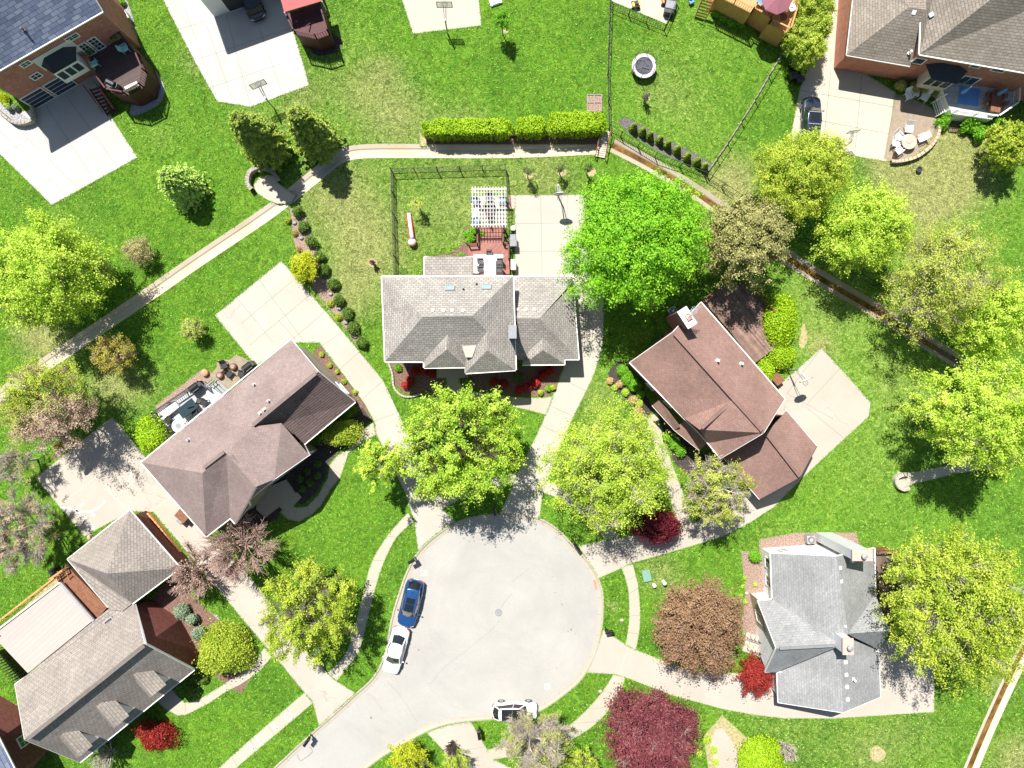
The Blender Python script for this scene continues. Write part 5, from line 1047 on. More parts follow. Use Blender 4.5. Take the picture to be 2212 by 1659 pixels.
for x, y, l in ((1141,370,'leftmost'),(1212,362,'middle'),(1272,362,'rightmost')):
    tree(x, y, 13, 3, 'shrub', l + ' of three thin saplings behind the centre house', n=500, size=.06, twigs=260, clump=.25, rz=1.1, name='sapling', group='saplings behind the centre house')
bare(1398,205,14,3,'bare sapling in a straw patch under the trampoline', 'bark_pale', 260, cat='sapling')
bare(804,567,11,2,'tiny bare sapling on a pale stone ring left of the iron fence', 'bark_pink', 160, cat='sapling')
bare(1706,1628,26,4,'bare grey shrub beside the round chartreuse bush at the bottom', 'bark_pale', 1500, cat='shrub')
bare(975,1620,22,3,'bare dark purple shrub at the bottom edge', 'bark_dark', 900, cat='shrub')
bare(222,1640,44,3.5,'bare cream branched shrub in front of the dormers', 'bark_pale', 900, cat='shrub')
tree(885,1642,45,4,'yellow','yellow budding tree on the lawn strip at the bottom', n=4200, size=.09, twigs=700, clump=.14, rz=1.7, lobed=.4)
tree(985,1650,30,3,'limey','small lime shrub at the bottom edge right of the yellow tree', n=2200, size=.08, twigs=300, clump=.16, rz=1.2, cat='shrub')
tree(1258,1655,36,4,'limey','lime shrub between the olive grey tree and the purple tree', n=3500, size=.085, twigs=500, clump=.14, rz=1.5, cat='shrub')
# dark shade tree left of frame casting onto the lawn
# ---- conifers
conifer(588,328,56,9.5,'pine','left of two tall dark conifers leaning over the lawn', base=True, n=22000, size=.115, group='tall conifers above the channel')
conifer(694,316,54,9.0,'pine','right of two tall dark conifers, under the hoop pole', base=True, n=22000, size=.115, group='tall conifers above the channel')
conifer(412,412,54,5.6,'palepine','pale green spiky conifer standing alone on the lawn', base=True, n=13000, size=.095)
for k, (x, y, r_) in enumerate(((1762,28,42),(1752,72,42),(1742,108,34))):
    tree(x, y, r_, 6, 'limey', ('topmost', 'middle', 'lowest')[k] + ' tree of the bushy evergreen row beside the driveway', n=13000, size=.09, twigs=200, clump=.13, rz=2.8, lobed=.35, name='evergreen', cat='evergreen', group='evergreen row by the driveway', leaf2='pine', frac2=.25)
# ---- hedges and bushes
for k, (x0, x1, y0, y1, l) in enumerate(((914,1112,255,291,'longest left section of the clipped chartreuse hedge'),(1113,1184,251,288,'short middle section of the clipped chartreuse hedge'),(1188,1308,239,285,'right section of the clipped chartreuse hedge beside the raised bed'))):
    A, B = W(x0 + 2, y1, 2.2), W(x1 - 2, y0, 2.2); c_ = (A + B) / 2
    bush(0, 0, 1, 2.2, 'hedge', l, n=int(1000 * (B.x - A.x)), size=.085, box=(B.x - A.x - .12, B.y - A.y - .1), at=(c_.x, c_.y + .05, 0), name='hedge', cat='hedge', group='clipped hedge above the channel', rz=R(1 if k else .5))
bush(1684,688,40,2.0,'hedge','long chartreuse bush curving around the weathered deck', n=12000, size=.085, ry=56, name='hedge', cat='hedge', lobed=.1)
bush(1689,768,28,1.6,'hedge','round chartreuse bush below the long one by the weathered deck', n=4500, size=.08, name='hedge', cat='hedge', lobed=.06)
bush(1653,800,20,1.3,'hedge','oval chartreuse bush against the red brown eave', n=3000, size=.08, ry=26, name='hedge', cat='hedge', lobed=.06)
bush(327,937,40,2.6,'hedge','round bright green bush at the corner of the grey deck', n=9000, size=.085, lobed=.2)
bush(1641,1642,48,2.4,'hedge','big round chartreuse bush at the bottom edge', n=12000, size=.08, lobed=.04)
bush(737,935,32,2.0,'limey','yellowish spreading shrub below the dark roof slope', n=4500, size=.075, lobed=.35)
bush(483,1407,50,3.0,'limey','large spiky lime shrub beside the maroon brick wall', n=11000, size=.085, lobed=.35)
bush(1631,1203,13,1.0,'bgreen','small bright green shrub at the white house corner', n=1500, size=.06)
bush(335,1587,30,1.8,'red','red leafed shrub in front of the dormers', n=4500, size=.08, lobed=.35)
for k, (x, y, r_) in enumerate(((393,1321,16),(415,1338,13),(429,1367,15))): bush(x, y, r_, 1.3, 'blue', ('top', 'middle', 'lowest')[k] + ' of three blue green shrubs beside the maroon brick wall', n=1800, size=.065, group='blue green shrubs')
ordn = ['first','second','third','fourth','fifth','sixth','seventh','eighth','ninth','tenth','eleventh','twelfth']
for k, (x, y) in enumerate(T(1,1,(468,195),(520,318),(578,438),(650,565),(690,672),(765,785),(815,908),(880,1020),(930,1135),(995,1258))):
    bush(x, y, 13 if k not in (3,) else 11, .95, 'shrub', ordn[k] + ' dark green shrub from the top of the long mulch bed', n=1300, size=.065, group='dark shrubs in the long mulch bed', lobed=.3)
for k, (x, y) in enumerate(T(1,1,(740,935),(805,1048),(395,262))): bush(x, y, 8, .5, 'limey', ('left','lower','topmost')[k] + ' small yellow green plant in the long mulch bed', n=450, size=.05, name='plant', cat='plant', group='small plants in the long mulch bed')
for k, (x, y) in enumerate(T(1,1,(452,372),(487,498))): bush(x, y, 6, .4, 'orange', ('upper','lower')[k] + ' small rusty plant in the long mulch bed', n=300, size=.05, name='plant', cat='plant')
for k, (x, y) in enumerate(T(1,1,(452,288),(508,410),(686,755),(745,862),(812,982),(868,1095),(942,1210))):
    q = W(x, y); tag(MB().lathe((q.x, q.y, 0), [(.20, .02), (.24, .1), (.17, .22), (.03, .26)], 9, 1, .8).build('boulder', MT['gravel'], smoothf=True), ordn[k] + ' grey boulder from the top of the long mulch bed', 'boulder', 'boulders in the long mulch bed')
for k, (x, y) in enumerate(T(2,0,(985,1022),(1058,1055),(1118,1088),(1197,1122),(1262,1160),(1340,1202),(1422,1258),(1502,1298),(1560,1340))):
    bush(0, 0, 9, 1.5, 'pine', ordn[k] + ' small arborvitae from the left along the iron fence', n=1500, size=.06, shape='cone', at=W(x, y + 2, .6).to_tuple()[:2] + (0,), group='arborvitae along the iron fence', name='arborvitae', cat='arborvitae')
for k, (x, y) in enumerate(T(1,1,(1418,1487),(1495,1482),(1557,1507),(1382,1562)) + T(2,1,(305,1480),(250,1517),(120,1610),(60,1640)) + T(1,1,(2070,1575),(2150,1590))):
    bush(x, y, 10, .7, 'redfl', ordn[k] + ' red azalea in the shaded bed of the centre house', n=800, size=.055, name='azalea', cat='azalea', group='red azaleas in the shaded bed')
bush(*T(2,1,(187,1580)), 11, .8, 'redfl', 'sunlit red azalea at the corner of the bed by the driveway', n=1100, size=.055, name='azalea', cat='azalea')
bush(*T(1,1,(1350,1600)), 9, .7, 'redfl', 'red azalea at the left kerb of the bed of the centre house', n=700, size=.055, name='azalea', cat='azalea')
for k, (x, y, r_, lf) in enumerate([(*T(1,1,(1285,1460)),9,'bgreen'),(*T(2,1,(52,1535)),11,'shrub'),(*T(1,1,(1850,1580)),9,'bgreen'),(*T(2,2,(290,105)),7,'bgreen'),(*T(2,2,(230,135)),6,'limey'),(*T(2,2,(330,95)),6,'limey')]):
    bush(x, y, r_, .6, lf, ['bright green plant at the left corner of the centre house','olive shrub under the right eave of the centre house','green plant beside the porch walk','green perennial in the red mulch triangle','yellow perennial left in the red mulch triangle','yellow perennial right in the red mulch triangle'][k], n=500, size=.06, name='plant', cat='plant')
pl = [(890,1480,14,1.0,'bgreen','topmost green shrub left of the red brown house'),(930,1540,15,1.0,'bgreen','second green shrub left of the red brown house'),(990,1600,15,1.0,'bgreen','third green shrub left of the red brown house'),(870,1592,8,.6,'dead','straw coloured perennial at the edge of the dark mulch'),(790,1565,7,.5,'dead','topmost straw coloured perennial on the dark mulch')]
for x, y, r_, h_, lf, l in pl: q = T(2,1,(x, y)); bush(q[0], q[1], r_, h_, lf, l, n=1300, size=.065)
pl = [(1045,150,9,.8,'bgreen','small green shrub by the red brown house wall'),(920,135,8,.4,'lime','pale green perennial beside the top of the dark mulch'),(985,198,10,.6,'dead','straw coloured perennial in the middle of the dark mulch'),(1030,228,8,.4,'lime','pale green perennial in the middle of the dark mulch'),(1022,292,11,.6,'dead','larger straw coloured perennial below the middle'),(1050,350,8,.5,'dead','lowest straw coloured perennial on the dark mulch'),(1270,500,13,1.0,'bgreen','round green shrub under the porch roof'),(1320,555,13,1.0,'bgreen','upper leafy shrub below the round porch shrub'),(1365,610,14,1.0,'bgreen','lower leafy shrub below the round porch shrub'),(830,100,7,.4,'lime','leftmost pale perennial on the dark mulch'),(1880,125,0,0,'','')]
for x, y, r_, h_, lf, l in pl:
    if r_: q = T(2,2,(x, y)); bush(q[0], q[1], r_, h_, lf, l, n=900, size=.06)
for k, (x, y, r_) in enumerate(((1215,690,12),(1325,705,12),(1405,720,10),(1500,735,11))): q = T(3,0,(x, y)); bush(q[0], q[1], r_, 1.0, 'olive', ordn[k] + ' olive shrub from the left under the bay window', n=900, size=.065, group='olive shrubs under the bay window')
for k, (x, y, r_) in enumerate(((1560,995,13),(1740,1020,14),(1800,1050,10),(1870,1060,14),(1930,1020,12),(1985,985,12),(2050,975,14),(1850,1100,12))): q = T(3,0,(x, y)); bush(q[0], q[1], r_, 1.1, 'bgreen', ordn[k] + ' leafy green shrub along the front of the white deck', n=1100, size=.08, group='shrubs along the white deck', lobed=.4)
for k, (x, y, r_) in enumerate(((30,800,12),(75,878,6),(125,868,7),(60,855,6))): q = T(0,0,(x, y)); bush(q[0], q[1], r_, .7, ('yellow','blue','blue','lime')[k], ('yellow shrub at the left edge by the garage','first grey green mound by the garage','second grey green mound by the garage','lime mound by the garage')[k], n=700, size=.06)
for k, (x, y, r_) in enumerate(((1665,100,10),(1720,135,12),(1790,175,13),(1860,190,9))): q = T(2,0,(x, y)); bush(q[0], q[1], r_, .6, 'bgreen', ordn[k] + ' leafy plant from the left under the orange deck', n=500, size=.07, name='plant', cat='plant', group='plants under the orange deck')
for k, (x, y) in enumerate(T(1,2,(640,715),(555,780),(640,810),(575,870),(515,920),(495,840))): bush(x, y, 8, .6, 'shrub', ordn[k] + ' dark ball shrub in the shaded bed of the west house', n=500, size=.055, group='ball shrubs in the shaded bed')
for k, (x, y) in enumerate(((1880,405),(1862,425),(1975,385),(1905,350),(1850,375),(1800,560))): q = T(1,1,(x, y)); bush(q[0], q[1], 9, .8, 'bgreen', ordn[k] + ' leafy green plant in the bed by the red deck', n=500, size=.07, name='plant', cat='plant', group='plants by the red deck')
for k, (x, y) in enumerate(T(1,1,(668,1350),(735,1440),(795,1490),(850,1570)) + [T(1,2,(940,135))]): bush(x, y, 6, .4, 'limey', ordn[k] + ' small plant in the narrow bed by the tan wall', n=260, size=.05, name='plant', cat='plant', group='small plants by the tan wall')
for k, (x, y, r_) in enumerate(((1580,1430,10),(1637,1518,8),(1650,1612,8),(1510,1540,9))): q = T(2,3,(x, y)); bush(q[0], q[1], r_, .5, 'lime', ordn[k] + ' round lime plant in the gravel garden at the bottom', n=420, size=.055, name='plant', cat='plant', group='lime plants in the gravel garden')
for k, (x, y) in enumerate(T(2,3,(1885,120),(1870,190),(1855,262),(1890,315),(1968,175))): bush(x, y, 5, .3, 'lime', ordn[k] + ' little lime plant in the bed left of the white house', n=180, size=.05, name='plant', cat='plant', group='little plants left of the white house')
for k, (x, y) in enumerate(T(0,3,(1640,935),(1575,1030))): bush(x, y, 12, .8, 'shrub', ('upper','lower')[k] + ' dark shrub in the shade by the dormered house porch', n=700, size=.07, group='dark shrubs by the porch')
q = T(0,0,(990,20)); bush(*q, 7, .6, 'bgreen', 'round green bush in the gravel by the air conditioner', n=500, size=.05)
# ================================================= FENCES, WALLS, DECKS
def fence(pts, h, label, pick=.13, post=2.2, z0=0, board=False, name='iron_fence', mat='iron', topr=.045):
    P = [W(*p, h) for p in pts]; P = [Vector((p.x, p.y, z0)) for p in P]; o = thing(name, P[0], label, 'fence'); rails = MB(); pk = MB()
    for a, b in zip(P[:-1], P[1:]):
        L = (b - a).length; e = (b - a) / L
        for z in (h - .06, .2) if h < 1.8 else (h - .06, h * .5, .2): rails.bar(a + Vector((0, 0, z)), b + Vector((0, 0, z)), topr, topr)
        n = max(1, round(L / post))
        for k in range(n + 1):
            q = a.lerp(b, k / n); MB().box(q + Vector((0, 0, h / 2 + .03)), (.075, .075, h + .06), math.atan2(e.y, e.x)).build('post', MT[mat], o)
        n = int(L / pick)
        for k in range(1, n):
            q = a.lerp(b, k / n); pk.bar(q + Vector((0, 0, .1)), q + Vector((0, 0, h - .02)), .022, .022)
        if board: MB().bar(a + Vector((0, 0, .12)), b + Vector((0, 0, .12)), .09, .24).build('base_board', MT['post'], o)
    rails.build('rail', MT[mat], o)
    if pick < 1: pk.build('picket_panel', MT[mat], o)
    return o
fence([(850,597),(843,363),(1091,355),(1097,425)], 1.4, 'black iron fence around the back yard of the centre house')
fence([(1322,-20),(1316,150),(1319,269),(1345,285),(1420,330),(1530,373),(1605,421)], 1.3, 'long black iron fence following the hedge end and the arborvitae row', pick=.3, post=2.4)
fence([(1701,100),(1640,205),(1580,300),(1533,368)], 1.3, 'black fence with timber base board running diagonally down the lawn', pick=.6, post=2.4, board=True)
fence([(1322,3),(1440,52),(1466,-10)], 1.2, 'black iron fence around the small patio at the top edge', pick=.25, post=2)
fence([(1729,504),(1803,557),(1849,583),(1900,613),(1960,650)], 1.3, 'dark fence in the shade of the lime trees beside the creek', pick=.3, post=2.4)
def wallthing(name, pts, w_, h, mat, label, cat, closed=False, z0=0):
    L = [tuple(W(*p)[:2]) for p in smooth(pts, 4)]; c_ = L[len(L) // 2]; o = thing(name, (*c_, 0), label, cat); mb = MB().ribbon(L, [(w_ / 2, z0), (w_ / 2, h), (-w_ / 2, h), (-w_ / 2, z0)])
    mb.build('wall_body', MT[mat], o); cp = MB(); n = len(L)
    for k in range(n - 1):
        a, b = Vector((*L[k], h + .04)), Vector((*L[k + 1], h + .04)); q = random.uniform(.02, .05); cp.bar(a.lerp(b, .06), a.lerp(b, .94), w_ + q, .08 + q)
    cp.build('coping', MT[mat], o); return o
wallthing('stone_wall', [(549,413),(540,400),(542,380),(553,369),(570,366),(588,371),(600,384),(606,396)], .36, .7, 'stone', 'curved grey stone headwall around the side inlet of the channel', 'stone wall')
wallthing('stone_wall', [(1957,1022),(1936,1027),(1930,1037),(1936,1050),(1948,1056),(1958,1052)], .3, .5, 'stone_pale', 'small pale stone headwall at the end of the concrete path', 'stone wall')
wallthing('retaining_wall', [(918,294),(1010,293),(1110,292),(1200,290),(1306,288)], .18, .35, 'stone', 'low grey retaining wall along the foot of the clipped hedge', 'retaining wall')
wallthing('kerb_edging', [(840,785),(848,808),(851,835),(866,853),(885,857),(910,851)], .14, .14, 'conc_pink', 'pinkish concrete edging around the left bed of the centre house', 'edging')
wallthing('retaining_wall', [(62,188),(80,250),(70,268),(40,270),(15,252),(0,240)], .2, .6, 'stone', 'curved grey block wall beside the garage drive in the top left', 'retaining wall')
wallthing('retaining_wall', [(290,322-322+90),(283,83),(272,60)], .01, .01, 'stone', 'x', 'x') if 0 else None
wallthing('patio_wall', [(2024,262),(2022,290),(2006,318),(1974,342),(1940,351),(1921,351)], .25, .45, 'brick_tan', 'curved low paver wall round the fire pit patio', 'patio wall')
wallthing('retaining_wall', [(324,1106),(345,1130),(372,1165),(392,1190)], .14, .5, 'cedar', 'tan timber retaining wall between the garage roof and the shared driveway', 'retaining wall')
tg = thing('footbridge', W(1302,316), 'small wooden footbridge across the channel at the hedge end', 'footbridge')
A, B = W(1307,282,.15), W(1296,340,.15); dv = (B - A).normalized()
n = 13
mb = MB()
for k in range(n): q = A.lerp(B, (k + .5) / n); mb.box(q, (.17, .95, .06), math.atan2(dv.y, dv.x))
mb.build('deck_boards', MT['stone_pale'], tg)
for s_ in (-1, 1):
    nn = Vector((-dv.y, dv.x, 0)) * .5 * s_; mb = MB()
    for k in range(4): q = A.lerp(B, k / 3) + nn; mb.bar(q, q + Vector((0, 0, .8)), .07, .07)
    mb.bar(A + nn + Vector((0, 0, .8)), B + nn + Vector((0, 0, .8)), .08, .06); mb.build('handrail', MT['wood'], tg)
def deck(P, z, mat, label, name='deck', rails=(), skirt='wood', railmat='wood', rh=.95, ang=0, bal=True):
    Q = [W(p[0], p[1], z) for p in P]; c_ = sum(Q, Vector()) / len(Q); o = thing(name, (c_.x, c_.y, 0), label, 'deck'); mb = MB(); n = len(Q)
    P2 = [tuple(q[:2]) for q in Q]
    if area2(P2) < 0: P2 = P2[::-1]
    tri = tessellate_polygon([[Vector((*p, 0)) for p in P2]]); mb.v = [(*p, z) for p in P2]; ca, sa = math.cos(ang), math.sin(ang)
    for t in tri:
        a, b, c = [Vector(P2[i]) for i in t]
        if (b - a).cross(c - a) < 0: t = (t[0], t[2], t[1])
        mb.f.append(tuple(t)); mb.uv[len(mb.f) - 1] = [(P2[i][0] * ca + P2[i][1] * sa, -P2[i][0] * sa + P2[i][1] * ca) for i in t]
    mb.build('deck_boards', MT[mat], o)
    mb = MB()
    for i in range(n):
        a, b = P2[i], P2[(i + 1) % n]; mb.poly([(*a, 0.02), (*b, 0.02), (*b, z - .004), (*a, z - .004)])
    mb.build('skirt', MT[skirt], o)
    for r_ in rails:
        rm = MB(); bl = MB()
        for a, b in zip(r_[:-1], r_[1:]):
            A, B = W(*a, z), W(*b, z); A.z = B.z = z; L = (B - A).length; rm.bar(A + Vector((0, 0, rh)), B + Vector((0, 0, rh)), .14, .05); rm.bar(A + Vector((0, 0, .12)), B + Vector((0, 0, .12)), .05, .05)
            m_ = max(1, round(L / 1.6))
            for k in range(m_ + 1): q = A.lerp(B, k / m_); rm.bar(q, q + Vector((0, 0, rh + .08)), .1, .1)
            for k in range(1, int(L / .22)): q = A.lerp(B, k / int(L / .22)); bl.bar(q + Vector((0, 0, .1)), q + Vector((0, 0, rh)), .035, .035)
        ro = rm.build('railing', MT[railmat], o)
        if bal and bl.v: bl.build('balusters', MT[railmat], ro)
    return o
def stairs(o, a, b, w_, z1, n, mat='wood', z0=0):
    A, B = W(*a, z1), W(*b, z0); A.z = B.z = 0; e = (B - A).normalized(); L = (B - A).length; rot = math.atan2(e.y, e.x); nr = Vector((-e.y, e.x, 0))
    st = MB()
    for k in range(n): q = A + e * L * (k + .5) / n; st.box(q + Vector((0, 0, z1 + (z0 - z1) * (k + 1) / (n + 1))), (L / n * .86, w_, .06), rot)
    so = st.build('stairs', MT[mat], o)
    for s_ in (-1, 1): MB().bar(A + nr * s_ * w_ / 2 + Vector((0, 0, z1 - .15)), B + nr * s_ * w_ / 2 + Vector((0, 0, z0 + .1)), .06, .28).build('stringer', MT[mat], so); MB().bar(A + nr * s_ * w_ / 2 + Vector((0, 0, z1 + .85)), B + nr * s_ * w_ / 2 + Vector((0, 0, z0 + .95)), .09, .05).build('handrail', MT[mat], so)
    return so
d_ = deck([(190,121),(266,77),(303,122),(318,158),(311,189),(277,207),(240,200),(222,176),(207,157)], 2.6, 'deck_dark', 'dark composite deck on posts behind the red brick house in the top left', rails=[[(266,77),(303,122),(318,158),(311,189),(277,207),(240,200),(222,176)]], railmat='maroon', skirt='maroon', ang=R(28))
stairs(d_, (203,187), (246,247), 1.1, 2.3, 8, 'maroon')
d_ = deck([(619,30),(692,5),(712,75),(685,85),(640,75),(632,62)], 2.4, 'maroon', 'maroon deck under a red canopy at the top edge', rails=[[(619,30),(640,75),(685,85),(712,75),(692,5)]], railmat='maroon', skirt='maroon'); stairs(d_, (655,62), (700,30), 1.0, 2.2, 6, 'maroon')
tg = thing('canopy', W(640,-10), 'faded red fabric canopy over the maroon deck', 'canopy'); mb = MB(); mb.poly([W(598,-30,4.4), W(614,26,4.0), W(695,2,4.0), W(680,-55,4.4)]); mb.build('fabric', MT['awn'], tg, solid=.04)
for p_ in ((614,26),(695,2)): q = W(*p_, 4.0); MB().bar((q.x, q.y, 2.4), (q.x, q.y, 3.97), .08, .08).build('post', MT['white'], tg)
d_ = deck([(1547,-10),(1622,28),(1628,16),(1664,40),(1660,52),(1700,72),(1722,0),(1722,-40),(1547,-40)], 2.7, 'cedar', 'orange cedar deck with skirting at the top edge', rails=[[(1547,-10),(1622,28),(1628,18),(1664,40),(1660,52),(1700,72),(1722,0)]], railmat='cedar', skirt='cedar'); stairs(d_, (1532,-8), (1512,40), 1.1, 2.4, 7, 'cedar')
d_ = deck([(1520,651),(1562,618),(1604,613),(1665,675),(1649,693),(1689,740),(1629,786),(1580,720)], 1.1, 'deck_old', 'weathered brown wooden deck behind the red brown house', rails=[[(1520,645),(1558,616)],[(1607,611),(1667,675)]], skirt='wood', ang=R(-50), rh=.9)
d_ = deck([(1889,1190),(1936,1188),(1938,1260),(1926,1340),(1921,1355),(1900,1290)], 1.4, 'deck_brown', 'brown wooden deck on the right side of the white sided house', rails=[[(1889,1188),(1936,1186),(1938,1260),(1926,1345)]], skirt='wood', ang=R(90))
d_ = deck([(2030,172),(2062,171),(2190,179),(2187,228),(2143,258),(2056,246),(2040,205)], 1.4, 'deck_grey', 'pale grey deck with white rails behind the brick house in the top right', rails=[[(2190,179),(2187,228),(2143,258),(2056,246)]], railmat='white', skirt='white'); stairs(d_, (2040,225), (2016,238), 1.4, 1.2, 5, 'white')
d_ = deck([(338,892),(437,824),(487,857),(470,885),(380,952),(362,935)], .8, 'deck_grey', 'pale grey deck with dark rails behind the mauve roofed house', rails=[[(370,946),(338,892),(437,824),(455,838)]], railmat='dkgrey', skirt='grey', ang=R(38)); stairs(d_, (466,846), (484,832), 1.6, .6, 3, 'deck_grey')
d_ = deck([(120,1246),(148,1226),(232,1312),(205,1342),(129,1262)], 2.3, 'wood', 'brown timber deck between the garage roof and the metal patio cover', rails=[[(120,1246),(148,1226)],[(-10,1352),(130,1243)]], railmat='cedar', skirt='wood', ang=R(45)); stairs(d_, (146,1232), (165,1268), .9, 2.2, 5, 'cedar')
pg = thing('slat_fence', W(30,1420), 'dark slatted screen below the metal patio cover', 'screen'); mb = MB()
for k in range(16): a = W(-10 + k * 4.2, 1402 + k * 5.0, .9); mb.bar(a + Vector((-.5, -.3, 0)), a + Vector((.55, .1, 0)), .05, .9)
mb.build('slats', MT['black'], pg)
d_ = deck([(1011,531),(1032,530),(1032,492),(1056,489),(1086,488),(1087,527),(1098,529),(1101,592),(1024,594),(1011,550)], .7, 'deck_red', 'red brown deck with diagonal boards behind the centre house', rails=[[(1013,531),(1032,530),(1032,490)],[(1060,489),(1060,489.5)],[(1087,500),(1087,527),(1098,529),(1099,560)]], railmat='deck_red', skirt='wood', ang=R(45), rh=.8, bal=False)
# white pergola
rg_ = MB().box(W(1048,462,.03), (2.5, 2.6, .02)).build('outdoor_rug', MT['stone_pale']); tag(rg_, 'pale rug under the white pergola', 'rug')
tg = thing('pergola', W(1058,446), 'white slatted pergola over the white patio behind the centre house', 'pergola'); zP = 2.5
pave('patio', [(1018,425),(1094,423),(1096,492),(1020,494)], MT['conc_pink']); pave('patio', [(1096,422),(1112,422),(1112,450),(1098,452)], MT['chalk_red'])
for p_ in ((1025,412),(1088,410),(1026,486),(1089,484)): q = W(*p_, zP); MB().box((q.x, q.y, zP / 2), (.16, .16, zP), 0).build('post', MT['white'], tg)
for y in (410,486): MB().bar(W(1017,y,zP), W(1094,y-1,zP), .07, .18).build('beam', MT['white'], tg)
for k in range(12): x = 1020 + k * 6.4; MB().bar(W(x,403,zP+.16), W(x+1,491,zP+.16), .04, .1).build('rafter', MT['white'], tg)
for k in range(10): y = 407 + k * 8.6; MB().bar(W(1018,y,zP+.25), W(1094,y-.5,zP+.25), .03, .04).build('slat', MT['white'], tg)
# ================================================= FURNITURE AND YARD THINGS
def at_local(build_fn, px, py, rz, z=0):
    o = build_fn(); q = W(px, py, z); o.location = (q.x, q.y, z); o.rotation_euler = (0, 0, rz); return o
def lthing(name, cat): o = thing(name, (0, 0, 0), None, cat); return o
def mk_chair(mat, name='patio_chair', w_=.56, lean=.3, slat=True):
    o = lthing(name, 'chair'); MB().box((0, 0, .42), (w_, w_, .06)).build('seat', MT[mat], o, bevel=.01)
    mb = MB()
    if slat:
        for k in range(5): x = (k - 2) * w_ / 5; mb.bar((x, -w_ / 2, .42), (x * 1.1, -w_ / 2 - lean, .98), w_ / 6.2, .03)
    else: mb.bar((0, -w_ / 2, .45), (0, -w_ / 2 - lean, 1.0), w_, .05)
    mb.build('backrest', MT[mat], o)
    for x in (-1, 1):
        MB().box((x * w_ / 2, 0, .62), (.07, w_ + .05, .04)).build('armrest', MT[mat], o)
        for y in (-1, 1): MB().box((x * w_ / 2, y * w_ / 2.2, .31), (.05, .05, .62)).build('leg', MT[mat], o)
    return o
def mk_table(mat, rnd=False, sx=1.6, sy=.9, name='patio_table', h=.74):
    o = lthing(name, 'table')
    if rnd: MB().lathe((0, 0, h - .04), [(sx / 2, 0), (sx / 2, .04)], 24).build('table_top', MT[mat], o)
    else: MB().box((0, 0, h - .02), (sx, sy, .04)).build('table_top', MT[mat], o, bevel=.02)
    for x in (-1, 1):
        for y in (-1, 1): MB().box((x * sx * .36, y * (sx if rnd else sy) * .36, (h - .04) / 2), (.05, .05, h - .04)).build('leg', MT[mat], o)
    return o
def place(proto, used, px, py, rz, label, group=None, z=0, scale=1):
    o = proto if not used[0] else copy_tree(proto); used[0] = True; q = W(px, py, z); o.location = (q.x, q.y, z); o.rotation_euler = (0, 0, rz); o.scale = (scale,) * 3; o['label'] = label
    if group: o['group'] = group
    elif 'group' in o: del o['group']
    return o
wc = mk_chair('white', 'lawn_chair', .66, .35); u = [False]
place(wc, u, *T(3,0,(1262,790)), R(200), 'white slatted chair left of the pair in the shade of the brick house', 'white chairs on the paver patio')
place(wc, u, *T(3,0,(1385,800)), R(150), 'white slatted chair right of the pair in the shade of the brick house', 'white chairs on the paver patio')
for k, (x, y, a, l) in enumerate(((1255,1058,175,'top white chair at the round fire table'),(1360,1130,115,'right white chair at the round fire table'),(1180,1118,225,'upper left white chair at the round fire table'),(1160,1172,260,'left white chair at the round fire table'),(1182,1225,310,'lower left white chair at the round fire table'))):
    place(wc, u, *T(3,0,(x, y)), R(a), l, 'white chairs round the fire table')
o = mk_table('stone_pale', True, 1.5, h=.6, name='fire_table'); place(o, [False], *T(3,0,(1255,1163)), 0, 'round pale stone fire table on the paver patio'); MB().lathe((0, 0, .6), [(.25, 0), (.22, .05), (.05, .06)], 14).build('burner', MT['chalk_red'], o)
o = mk_table('white', False, .5, .45, h=.5, name='side_table'); place(o, [False], *T(3,0,(1322,775)), R(-10), 'small white side table between two white chairs')
bc = mk_chair('black', 'patio_chair', .6, .2); u = [False]
for k, (x, y, a) in enumerate(((1830,1440,200),(1870,1505,230),(1965,1505,80))): place(bc, u, *T(0,1,(x, y)), R(a), ('left','lower','right')[k] + ' black chair on the round stone patio', 'black chairs on the stone patio')
for k, (x, y, a) in enumerate(((1900,1440),(1790,1515),(1668,1500))) if 0 else []: pass
pave('patio', smooth(T(0,1,(1755,1460),(1760,1410),(1810,1390),(1860,1395),(1900,1360),(1960,1370),(2010,1400),(2050,1420),(2080,1450),(1830,1645),(1790,1590),(1700,1530)), 2, True), MT['paver'])
for k, (x, y, l) in enumerate(((1898,1450,'upper brown wicker pouf on the stone patio'),(1790,1520,'lower brown wicker pouf on the stone patio'),(1668,1500,'orange wicker pot beside the stone patio'))):
    q = W(*T(0,1,(x, y))); o = thing('wicker_pouf' if k < 2 else 'planter', q, l, 'pouf' if k < 2 else 'planter'); MB().lathe(q, [(.28, 0), (.36, .2), (.33, .42), (.2, .45)], 16).build('body', MT['wood'] if k < 2 else MT['cedar'], o, smoothf=True); MB().lathe((q.x, q.y, .44), [(.22, 0), (.18, .04)], 14).build('top', MT['post'], o)
for k, (x, y, a) in enumerate(((1375,355,60),(1400,425,20),(1665,215,250),(1590,290,200))): place(bc, u, *T(0,2,(x, y)), R(a), ('first','second','third','fourth')[k] + ' black wire chair from the left on the grey deck', 'black chairs on the grey deck', z=.8)
o = mk_table('white', True, 1.25); place(o, [False], *T(0,2,(1472,405)), 0, 'round white ring table on the grey deck', z=.8); MB().lathe((0, 0, .74), [(.3, 0), (.28, .05)], 16).build('centre_plate', MT['grey'], o)
o = mk_table('glass', False, 1.9, 1.1); place(o, [False], *T(0,2,(1545,265)), R(38), 'rectangular glass topped table on the grey deck', z=.8)
